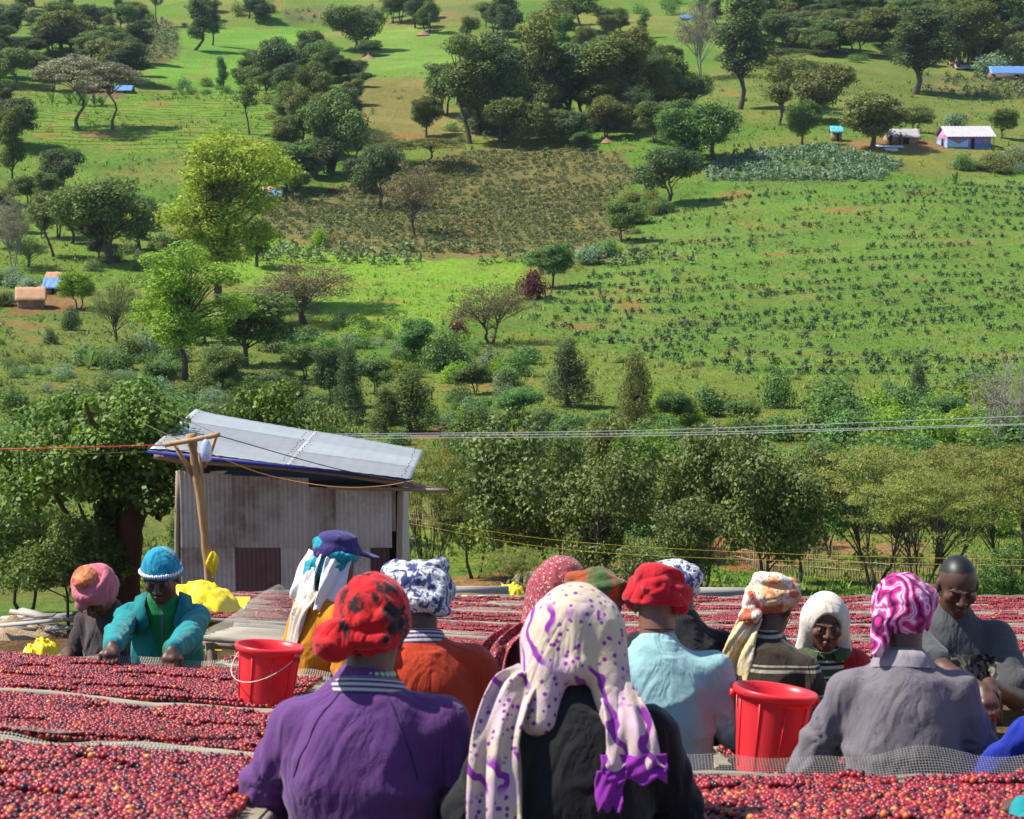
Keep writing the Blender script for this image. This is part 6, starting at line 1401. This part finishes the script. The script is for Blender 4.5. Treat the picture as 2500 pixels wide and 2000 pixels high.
    S.op(ell(T((0, -.03, 1.22)), np.array((.125 * bk, .095, .10)) * k, A), .05); S.op(cap(T((0, -.01, 1.27)), T((0, -.012, 1.352)), .085 * k, .060 * k), .05)
    for i in (0, 1):
        if sleeve == 'long': S.op(cap(sh[i], el[i], .056 * k, .047 * k), .028); e = wr[i] + (el[i] - wr[i]) * .10; S.op(cap(el[i], e, .048 * k, .036 * k), .03)
        elif sleeve == 'half': S.op(cap(sh[i], el[i], .056 * k, .049 * k), .028); e = wr[i] + (el[i] - wr[i]) * .62; S.op(cap(el[i], e, .053 * k, .045 * k), .03)
        else: S.op(cap(sh[i], sh[i] + (el[i] - sh[i]) * .72, .058 * k, .060 * k), .028)
    S.op(plane((0, 0, .74 * k), (0, 0, -1)), .01, False, True)
    V, Fq = S.mesh(2); N = normals(V, Fq); sd_ = int(px) % 97
    def folds(V):
        W = V @ np.array(rotz(.5) @ roty(.45 * (1 if sd_ % 2 else -1))); a = ridge(W * [6.5, 6.5, 2.2] + [3, sd_, 0] + .8 * np.stack([vn3(V * 4, sd_), vn3(V * 4 + 9, sd_), vn3(V * 4 + 4, sd_)], 1), sd_) ** 2.2 - .3; b = ridge(V * [5, 5, 10] + sd_, sd_ + 3) ** 2.5 - .25
        c = np.zeros(len(V))
        for i in (0, 1):                      # cloth gathers where sleeve meets back and at the elbow
            for cen, rad in ((sh[i] + (el[i] - sh[i]) * .35 + np.array([0, -.02, -.05]), .16), (el[i], .12)):
                dv = V - cen; r = np.linalg.norm(dv, axis=1); c += np.exp(-(r / rad) ** 2) * np.sin(np.arctan2(dv[:, 2], dv[:, 1] + dv[:, 0] * (1 if i else -1)) * 7 + r * 30) * .6
        return a + .6 * b + .45 * c
    if fold: V = V + N * (folds(V) * fold * 1.5)[:, None]
    pr.shirt = add('shirt', mk_mesh('shirt', V, Fq, CL[shirt], True), t); pr.shirtV = V
    # ---- lower clothing
    h2 = .02; S = Sdf(np.arange(-.36, .36, h2), np.arange(-.30, .36, h2), np.arange(.02, .98 * k, h2))
    if legs == 'skirt':
        S.op(cap((0, 0, .90 * k), (0, .02, .30 * k), .155 * k, .215 * k), .05); S.op(plane((0, 0, .16 * k), (0, 0, -1)), .01, False, True)
    else:
        S.op(ell((0, 0, .88 * k), np.array((.165, .12, .12)) * k), .03)
        for s in (-1, 1): S.op(cap((s * .085 * k, 0, .86 * k), (s * .095 * k, .03, .46 * k), .093 * k, .07 * k), .04); S.op(cap((s * .095 * k, .03, .46 * k), (s * .10 * k, -.01, .12), .070 * k, .058 * k), .03)
    V, Fq = S.mesh(2); add('skirt' if legs == 'skirt' else 'trousers', mk_mesh('lower', V, Fq, CL[legmat], True), t)
    return pr
def collar(pr, mat, r=.064, hgt=.03, open_=.0, name='collar', tilt=0., flare=.012, lift=0.):
    n = 40; a = np.linspace(-math.pi * (1 - open_), math.pi * (1 - open_), n); G = []; gv = []
    for th in a:
        for j, (dr, dz) in enumerate([(flare, -.012), (0.004, hgt * .5), (.0, hgt), (.006, hgt + .003), (flare * 1.1, hgt * .5), (flare + .012, -.012)]):
            rr = r + dr; G.append(pr.T((math.sin(th) * rr / pr.k * 1.08, -.012 - math.cos(th) * rr * 1.0 / pr.k, (1.338 + lift) + dz / pr.k - math.cos(th) * -.010 - tilt * math.cos(th)))); gv.append(j / 3.)
    return add(name, mk_mesh(name, G, grid_faces(n, 6), mat, True, {'gv': gv}), pr.t)
def ribbon(pr, pts, wdir, width, mat, name, folds=3, famp=.012, n=40, nv=17, frame='torso', taper=(1, 1), seed=1, thick=.004, parent=None):
    """hanging strip of cloth: centre path and width direction in torso or head frame"""
    f = (lambda p: pr.T(np.array(p) / 1.0)) if frame == 'torso' else pr.Hd
    c = spline(np.array([f(p) for p in pts]), n); wd_ = np.array([f(np.array(p) + np.array(w) * .01) - f(p) for p, w in zip(pts, wdir)]) if isinstance(wdir[0], (tuple, list)) else None
    if wd_ is None: wd_ = np.array([f(np.array(p) + np.array(wdir) * .01) - f(p) for p in pts])
    w = unit(spline(wd_, n)); tan = unit(np.gradient(c, axis=0)); nr = unit(np.cross(tan, w)); G = []
    for k in range(n):
        u = k / (n - 1); ww = width * (taper[0] + (taper[1] - taper[0]) * u)
        for j in range(nv):
            v = j / (nv - 1) * 2 - 1; fo = famp * math.sin(v * math.pi * folds + seed + 1.2 * math.sin(u * 5 + seed)) + famp * .5 * math.sin(v * 9 + u * 11 + seed)
            G.append(c[k] + w[k] * v * ww / 2 + nr[k] * fo + tan[k] * (.008 * math.sin(v * 7 + seed) * u * u))
    o = add(name, mk_mesh(name, G, grid_faces(n, nv), mat), parent or pr.t); sm = o.modifiers.new('thick', 'SOLIDIFY'); sm.thickness = thick; return o
def head_sdf(h=.0048, lo=(-.19, -.24, -.30), hi=(.19, .22, .26)): return Sdf(*[np.arange(a, b, h) for a, b in zip(lo, hi)])
def head_mesh(pr, S, name, mat, fold=.003, seed=1, sm=1, fs=(16, 16, 30), rot=None, parent=None, wrap=0):
    V, Fq = S.mesh(sm); N = normals(V, Fq)
    if wrap:
        th = np.arctan2(V[:, 0], -V[:, 1] - .012); u = V[:, 2] / .030 + wrap * np.sin(th + seed) + .9 * np.sin(2 * th + 1.7 * seed) + 2.2 * vn3(V * 11, seed); V = V + N * ((np.abs(np.sin(u * math.pi * .5)) ** .6 - .65) * .0055)[:, None]
    q = V @ (rot if rot is not None else rotx(.6)); V = V + N * ((ridge(q * fs + .8 * np.stack([vn3(q * 14, seed), vn3(q * 14 + 5, seed), vn3(q * 14 + 8, seed)], 1) + seed, seed) ** 1.5 - .4) * fold)[:, None]
    return add(name, mk_mesh(name, pr.hc + V @ pr.HM.T, Fq, mat, True), parent or pr.t)
def turban(pr, mat, s=1.0, bands=5, knots=(), seed=1, front=.040, back=-.055, fold=.004, lift=0., band_r=.016, name='headwrap', cut=True, tall=1.0, wrap=1.8):
    s *= .93
    rng = np.random.default_rng(seed); S = head_sdf(); S.op(ell((0, -.014, .034 + lift), np.array((.091, .110, .096 * tall)) * s), .01)
    for b in range(bands):
        f = b / max(bands - 1, 1); z = -.012 + .082 * f * s * tall + lift; sc = math.sqrt(max(1 - ((z - .034 - lift) / (.098 * s * tall)) ** 2, .12)); M = rotz(rng.uniform(0, 6.28)) @ rotx(rng.uniform(.12, .45))
        S.op(ring((0, -.014, z), M, .086 * s * sc, .105 * s * sc, band_r * rng.uniform(.7, 1.15), rng.uniform(1.2, 1.9)), .010)
    if cut:
        n = np.array([0, back - front, -.215]); n = np.array([0, (front - back), -.20]); n /= np.linalg.norm(n)
        S.op(plane((0, .10, front), n), .012, False, True)
    for kn in knots:
        if kn[0] == 'e': S.op(ell(kn[1], kn[2], kn[4] if len(kn) > 4 else None), kn[3] if len(kn) > 3 else .012)
        elif kn[0] == 't': S.op(ring(kn[1], kn[2], kn[3], kn[4], kn[5], 1.2), .008)
        elif kn[0] == 'c': S.op(cap(*kn[1:5]), .012)
    return head_mesh(pr, S, name, mat, fold * .6, seed, wrap=wrap)
def beads(pr, r, z, n, rad, mat, name='necklace', drop=0.):
    mb = MB(); V, Fq = lathe([(math.sin(a) * rad + 1e-5, -math.cos(a) * rad) for a in np.linspace(0, math.pi, 6)], 8)
    for k in range(n):
        a = k / n * 6.28; mb.addm(V + pr.T((math.sin(a) * r, -.012 - math.cos(a) * r, z + drop * (1 + math.cos(a)) * -.5)), Fq)
    return add(name, mb.mesh(name, mat), pr.t)
# --- the workers at the tables
def p_pink():
    p = person('person with pink headwrap and dark shirt bending beside turquoise jacket woman', 236, 1448, 9.25, 150, 1.56, 42, 10, 'brown', 'half', 'skirt', (.060, .030, .019), True, 1.0)
    turban(p, CL['s_pink'], 1.04, 7, [('e', (.03, .10, .03), (.03, .02, .03), .01), ('c', (.03, .115, .03), (.035, .118, -.01), .010, .004)], 11, .028, -.04, .005, band_r=.020)
    S = head_sdf(); S.op(ell((.02, -.01, .122), (.058, .066, .040))); S.op(ring((.02, -.01, .118), rotx(.3), .045, .05, .018, 1.2), .01); head_mesh(p, S, 'headwrap_top', CL['s_orange'], .006, 5)
def p_turq():
    p = person('woman in turquoise jacket and blue headscarf sorting cherries at the table', 393, 1408, 8.78, 184, 1.60, 20, -6, 'turq', 'long', 'skirt', (.035, .018, .012), True, .96, [(402, 1612, 8.18, 0), (258, 1606, 8.10, 0)])
    turban(p, CL['s_turq'], 1.06, 0, [('e', (-.045, -.085, -.02), (.045, .05, .05), .02)], 4, .040, -.055, .003, band_r=.012, tall=1.12)
    n = 60; a = np.linspace(0, 6.2832, n); pts = [p.Hd((math.cos(t) * .094, -.010 + math.sin(t) * .113, .032 + .032 * math.sin(t) + .004 * math.sin(t * 24))) for t in a]
    m, nt, b = newmat('braided_cord'); c = ramp(nt, wave(nt, 30, 0), [(0.0, (.05, .08, .35)), (.5, (.7, .7, .75))]); nt.links.new(c, b.inputs['Base Color']); add('headband', MB().tube(pts, .0085, 7, False).mesh('headband', m), p.t)
    for s in (-1, 1):         # turned-down collar wings
        V = [p.T(q) for q in [(s * .070, -.02, 1.375), (s * .072, .055, 1.350), (s * .052, .115, 1.285), (s * .105, .120, 1.235), (s * .138, .055, 1.300), (s * .120, -.03, 1.345)]]
        o = add('collar', mk_mesh('collar', V, np.array([(0, 1, 4, 5), (1, 2, 3, 4)])[:, ::s], cloth('jacket_collar', (.008, .17, .18)) if s < 0 else bpy.data.materials['jacket_collar'], True), p.t); sm = o.modifiers.new('t', 'SOLIDIFY'); sm.thickness = .008
    for i in (0, 1): add('cuff', MB().tube([p.wr[i] + (p.el[i] - p.wr[i]) * .16, p.wr[i] + (p.el[i] - p.wr[i]) * .07], .036, 12).mesh('cuff', CL['white']), p.t)
def p_cap():
    p = person('person in indigo cap, white neck cloth and yellow dress beside red bucket', 822, 1378, 8.78, -58, 1.66, 8, 0, 'yellow', 'long', 'skirt', (.075, .035, .022), False, .95)
    turban(p, CL['s_teal2'], 1.02, 4, [('e', (-.03, -.11, -.03), (.045, .035, .06), .02), ('c', (-.03, -.11, -.04), (-.05, -.11, -.17), .036, .022)], 3, .038, -.06, .007)
    S = head_sdf(.0045, (-.16, -.18, -.02), (.16, .26, .22)); S.op(ell((0, -.005, .060), (.104, .120, .082))); S.op(ell((0, -.01, .125), (.080, .095, .034)), .02); S.op(plane((0, 0, .052), (0, .10, -1)), .004, False, True); S.op(ell((0, .135, .052), (.078, .082, .010), rotx(-.16)), .012); head_mesh(p, S, 'cap', CL['cap'], .0035, 8)
    ribbon(p, [(-.02, -.115, .055), (-.03, -.135, -.03), (-.03, -.15, -.12), (-.03, -.15, -.19)], (1, 0, 0), .17, CL['white'], 'neck_cloth', 1.5, .010, frame='head', taper=(.9, 1.15), nv=25)
    ribbon(p, [(.085, -.04, .05), (.105, -.06, -.04), (.11, -.075, -.13), (.11, -.08, -.20)], (.15, 1, 0), .13, CL['white'], 'neck_cloth', 1.3, .010, frame='head', taper=(.9, 1.1), seed=4)
    ribbon(p, [(.0, -.10, 1.36), (.02, -.135, 1.28), (.03, -.15, 1.18), (.03, -.15, 1.08)], (1, 0, 0), .15, CL['cream'], 'shawl', 3, .010, taper=(1.1, .6), seed=2)
SEAM = cloth('purple_seam', (.045, .016, .07))
def p_purple():
    p = person('woman in purple sweatshirt and red and black headscarf, seen from behind', 908, 1545, 4.6, -6, 1.62, 18, -8, 'purple', 'long', 'skirt', (.060, .030, .020), False, 1.10, None, fold=.013, armspread=.14)
    M1 = rotx(1.15) @ rotz(.4)
    turban(p, CL['s_red'], 1.12, 0, [('t', (-.055, -.122, -.028), rotx(1.2), .036, .036, .019), ('t', (-.062, -.140, -.040), rotx(1.3), .020, .022, .016), ('e', (-.066, -.155, -.046), (.026, .022, .024), .008), ('c', (.05, -.10, .03), (-.06, -.125, .005), .022, .018), ('c', (.06, -.10, -.02), (-.05, -.13, -.03), .02, .016)], 7, .040, -.085, .006, band_r=.013, tall=1.14, wrap=2.4)
    collar(p, CL['rib'], .068, .024, 0, 'collar', .0, .018); beads(p, .058, 1.376, 26, .0085, M_BEADG)
    for s in (-1, 1):         # raglan seams
        pts = [p.T(q) for q in [(s * .055, -.092, 1.345), (s * .10, -.135, 1.30), (s * .150, -.147, 1.22), (s * .178, -.118, 1.13)]]; 
        V = p.shirtV; q = spline(np.array(pts), 20); q = np.array([V[np.argmin(((V - a) ** 2).sum(1))] for a in q]); q = spline(q[::3], 30)
        add('seam', MB().tube(q, .0026, 5, False).mesh('seam', SEAM), p.t)
def p_orange():
    p = person('person in orange-red shirt with white and navy headwrap, seen from behind', 1022, 1462, 6.3, 4, 1.62, 22, 0, 'orange', 'long', 'trousers', (.050, .026, .018), False, 1.08, armspread=.14)
    turban(p, CL['s_floral'], 1.06, 7, [('t', (.03, -.105, .02), rotx(1.2), .040, .045, .024), ('e', (.03, -.115, .02), (.035, .03, .04), .01), ('c', (.08, -.05, .05), (.05, -.11, -.05), .026, .018), ('e', (.075, -.08, -.055), (.03, .025, .02), .01)], 13, .038, -.06, .007, band_r=.022)
    collar(p, CL['rib'], .066, .030, 0, 'collar', 0, .014); ribbon(p, [(-.10, -.10, 1.36), (-.13, -.13, 1.31), (-.13, -.14, 1.26)], (1, 0, 0), .07, CL['white'], 'scarf_end', 2, .01, taper=(.6, 1.1))
def p_scarf():
    p = person('woman in black shirt with long lilac scarf printed with purple waves', 1400, 1566, 4.5, 2, 1.62, 24, 0, 'black', 'short', 'skirt', (.038, .020, .014), False, 1.06, None, fold=.010, armspread=.13)
    S = head_sdf(.0046, (-.19, -.24, -.32), (.19, .22, .2)); S.op(ell((0, -.016, .034), (.096, .118, .108))); 
    for s in (-1, 1): S.op(cap((s * .062, -.045, .02), (s * .094, -.060, -.190), .058, .044), .05); S.op(cap((s * .07, .02, .0), (s * .085, .02, -.13), .05, .04), .05)
    S.op(cap((.0, -.06, .02), (.0, -.090, -.07), .075, .045), .04); S.op(cap((-.06, -.07, .0), (-.088, -.090, -.20), .048, .030), .03); S.op(cap((.065, -.07, .0), (.088, -.090, -.20), .048, .030), .03)
    S.op(cap((0, -.165, -.40), (0, -.150, -.095), .140, .004), .012, True); S.op(cap((0, -.07, -.40), (0, -.06, -.14), .105, .035), .012, True); S.op(ell((0, .16, -.04), (.075, .10, .13)), .02, True)
    head_mesh(p, S, 'headscarf', CL['s_scarf'], .006, 3, 1, (9, 9, 6))
    ribbon(p, [(-.10, -.075, 1.40), (-.145, -.10, 1.375), (-.185, -.135, 1.27), (-.195, -.155, 1.15), (-.19, -.16, 1.0), (-.185, -.15, .86)], [(.5, -.2, -.5), (.8, -.1, -.2), (1, -.1, 0), (1, 0, 0), (1, 0, 0), (1, 0, 0)], .150, CL['s_scarf'], 'scarf_end', 1.8, .009, 60, 21, taper=(.6, .95), seed=2)
    ribbon(p, [(.070, -.080, 1.40), (.095, -.11, 1.35), (.115, -.150, 1.28), (.120, -.160, 1.215), (.120, -.162, 1.195)], [(.5, -.2, .3), (.8, -.1, .1), (1, 0, 0), (1, 0, 0), (1, 0, 0)], .140, CL['s_scarf'], 'scarf_end', 1.6, .009, 50, 21, taper=(.5, 1.1), seed=6)
    ribbon(p, [(.120, -.160, 1.225), (.121, -.165, 1.19), (.121, -.167, 1.165)], (1, 0, 0), .150, CL['s_purple'], 'scarf_border', 1.6, .006, 20, 25, taper=(1.04, 1.0), seed=6)
    ribbon(p, [(.070, -.164, 1.19), (.062, -.170, 1.14), (.064, -.172, 1.105)], (1, 0, 0), .07, CL['s_purple'], 'scarf_border', 1.2, .006, 20, 15, taper=(1.0, .8), seed=3)
    beads(p, .064, 1.362, 60, .0032, M_BEADS); beads(p, .060, 1.384, 44, .0042, M_BEADY, 'bead_collar')
def p_maroon():
    p = person('person under a long maroon printed hood, behind the lilac scarf woman', 1368, 1448, 7.0, -10, 1.62, 20, 0, 'maroonb', 'long', 'skirt', (.07, .035, .022), False)
    S = head_sdf(.006); S.op(ell((0, -.014, .032), (.100, .120, .110)))
    for s in (-1, 1): S.op(cap((s * .06, -.03, .0), (s * .095, -.045, -.20), .06, .055), .05)
    S.op(cap((0, -.06, 0), (0, -.08, -.20), .08, .085), .05); S.op(ell((0, .15, -.03), (.07, .10, .12)), .02, True); head_mesh(p, S, 'hood', CL['s_maroon'], .006, 4, 1, (9, 9, 6))
    ribbon(p, [(-.12, -.07, 1.36), (-.20, -.10, 1.27), (-.225, -.10, 1.12), (-.22, -.08, .98)], (1, -.2, 0), .12, CL['s_maroon'], 'hood_end', 2, .012, taper=(.9, 1.1))
def p_green():
    p = person('person with green and orange headwrap, mostly hidden behind lilac scarf woman', 1458, 1474, 6.5, 0, 1.60, 25, 0, 'dark', 'long', 'skirt', (.05, .026, .018), False); turban(p, CL['s_green'], 1.03, 5, [], 21, .04, -.06, .005)
def p_ltblue():
    p = person('man in pale blue T-shirt and bright red headwrap, seen from behind', 1606, 1478, 6.4, -4, 1.66, 26, -6, 'ltblue', 'short', 'trousers', (.105, .052, .034), False, 1.10, None, fold=.010, armspread=.15)
    turban(p, CL['s_red2'], 1.04, 5, [('c', (-.045, -.04, .06), (.0, -.10, .06), .05, .045), ('e', (-.02, -.085, .085), (.055, .045, .045), .02), ('t', (.0, -.118, .045), rotx(1.4), .030, .026, .014), ('c', (-.09, .0, .0), (.09, -.04, -.015), .02, .02)], 17, .046, -.022, .006, band_r=.020)
    collar(p, CL['ltblue'], .064, .014, 0, 'collar', 0, .010); q = [p.T((math.sin(a) * .055, -.012 - math.cos(a) * .055, 1.395)) for a in np.linspace(-1.6, 1.6, 16)]; add('neck_cord', MB().tube(q, .0022, 5, False).mesh('neck_cord', CL['dark']), p.t)
def p_behind():
    p = person('person in dark shirt and white-blue headscarf hidden behind red headwrap man', 1652, 1440, 7.55, 10, 1.58, 20, 0, 'dark', 'long', 'trousers', (.04, .02, .014), False); turban(p, CL['s_floral'], 1.0, 4, [], 9, .04, -.06, .005)
def p_stripe():
    p = person('woman in brown striped shirt with white and tan printed headwrap', 1888, 1478, 7.45, -30, 1.58, 16, -10, 'stripe', 'half', 'skirt', (.045, .023, .016), False, 1.0)
    turban(p, CL['s_tan'], 1.08, 5, [('e', (.0, .10, .07), (.05, .035, .05), .03), ('c', (-.04, -.105, .03), (-.03, -.125, -.06), .034, .030), ('t', (-.02, -.125, -.055), rotx(.6), .028, .028, .018)], 23, .040, -.05, .006, band_r=.016)
    ribbon(p, [(-.015, -.128, -.06), (-.02, -.150, -.13), (-.02, -.165, -.21), (-.02, -.165, -.33)], (.85, .5, 0), .14, CL['s_tail'], 'scarf_end', 1.4, .012, frame='head', taper=(.6, 1.0), seed=4)
    add('earring', MB().tube([p.Hd((.086 , -.006 + .012 * math.cos(a), -.046 + .013 * math.sin(a))) for a in np.linspace(0, 6.28, 18)], .0018, 5, False).mesh('earring', M_GOLD), p.t)
def p_girl():
    p = person('girl in cream hood and red cardigan facing the camera', 2016, 1520, 8.3, 178, 1.50, 10, 0, 'girl', 'long', 'skirt', (.075, .032, .020), True, .92, eyes=True)
    S = head_sdf(.0048); S.op(ell((0, -.014, .030), (.090, .112, .104)))
    for s in (-1, 1): S.op(cap((s * .050, -.03, .0), (s * .105, -.03, -.19), .050, .030), .05)
    S.op(cap((0, -.05, 0), (0, -.09, -.16), .085, .075), .05); S.op(ell((0, .115, -.035), (.072, .100, .118)), .012, True); S.op(ell((0, .12, -.17), (.080, .125, .13)), .02, True); head_mesh(p, S, 'hood', CL['s_white'], .004, 6, 1, (8, 8, 5))
    beads(p, .062, 1.355, 40, .0052, M_BEADS); beads(p, .066, 1.345, 40, .0052, M_BEADS); collar(p, cloth('olive_collar', (.05, .085, .03)), .074, .022, .12, 'collar', 0., .03)
def p_grey():
    p = person('person in grey long-sleeved shirt and magenta printed headwrap, seen from behind', 2202, 1512, 5.76, -6, 1.62, 24, -4, 'grey', 'long', 'trousers', (.05, .026, .018), False, 1.05, None, fold=.010, armspread=.13)
    turban(p, CL['s_mag'], 1.12, 0, [('c', (-.06, -.085, -.03), (-.075, -.10, -.12), .034, .02), ('e', (.075, .03, .07), (.035, .04, .05), .02)], 29, .042, -.085, .004, band_r=.010, tall=1.08, wrap=.9); collar(p, cloth('pale_grey_collar', (.26, .23, .25)), .070, .034, 0, 'collar', 0, .014)
def p_man():
    p = person('man with shaved head in faded grey printed T-shirt, standing at table', 2338, 1428, 7.5, 176, 1.66, 22, 4, 'tee', 'short', 'trousers', (.050, .025, .017), True, .98, [(2415, 1672, 7.12, 0), (2402, 1690, 7.02, 0)], (.010, .008, .008), fold=.009, lean=5); collar(p, cloth('tee_collar', (.045, .048, .052)), .066, .014, 0, 'collar', 0, .010)
def p_blue(): p = person('person in deep blue clothing bending at the table right of grey shirt', 2606, 1625, 5.7, 14, 1.6, 30, 0, 'blue', 'long', 'skirt', (.05, .026, .018), False, 1.15, None, armspread=.3); turban(p, CL['s_red2'], 1.0, 3, [], 31)
def p_teal(): p = person('person in teal sleeve beside the dark upright net', 2700, 1640, 4.35, 30, 1.6, 25, 0, 'teal', 'long', 'skirt', (.05, .026, .018), False, 1.1, [(2505, 1975, 4.45, 0), None]); turban(p, CL['s_white'], 1.0, 3, [], 33)
for f in (p_pink, p_turq, p_cap, p_purple, p_orange, p_scarf, p_maroon, p_green, p_ltblue, p_behind, p_stripe, p_girl, p_grey, p_man, p_blue, p_teal): f()
for vx, vb, sh_, lab in ((1896, 306, 'orange', 'tiny distant person in orange standing in the house yard'), (1876, 307, 'dark', 'tiny distant person in dark clothes beside the white sheet')):
    g = vhit(vx, vb); q = to_px(g.x, g.y, g.z + 1.5); person(lab, q[0], q[1], g.y, 200, 1.62, 5, 0, sh_, 'long', 'trousers', coarse=True, fold=0)
# ---------------------------------------------------------------- air between the camera and the far slope
def haze():
    lo, hi = np.array([-420., -30., -22.]), np.array([420., 890., 125.])
    o = add('haze', MB().box((lo + hi) / 2, hi - lo).mesh('haze', None, False), None, 'thin bluish haze over the valley', None, None, 'stuff')
    m = bpy.data.materials.new('haze'); m.use_nodes = True; nt = m.node_tree; nt.nodes.remove(nt.nodes['Principled BSDF'])
    v = nt.nodes.new('ShaderNodeVolumePrincipled'); v.inputs['Color'].default_value = (.62, .78, 1.0, 1); v.inputs['Density'].default_value = .00007; v.inputs['Anisotropy'].default_value = .2
    nt.links.new(v.outputs[0], nt.nodes['Material Output'].inputs['Volume']); o.data.materials.append(m)
haze()
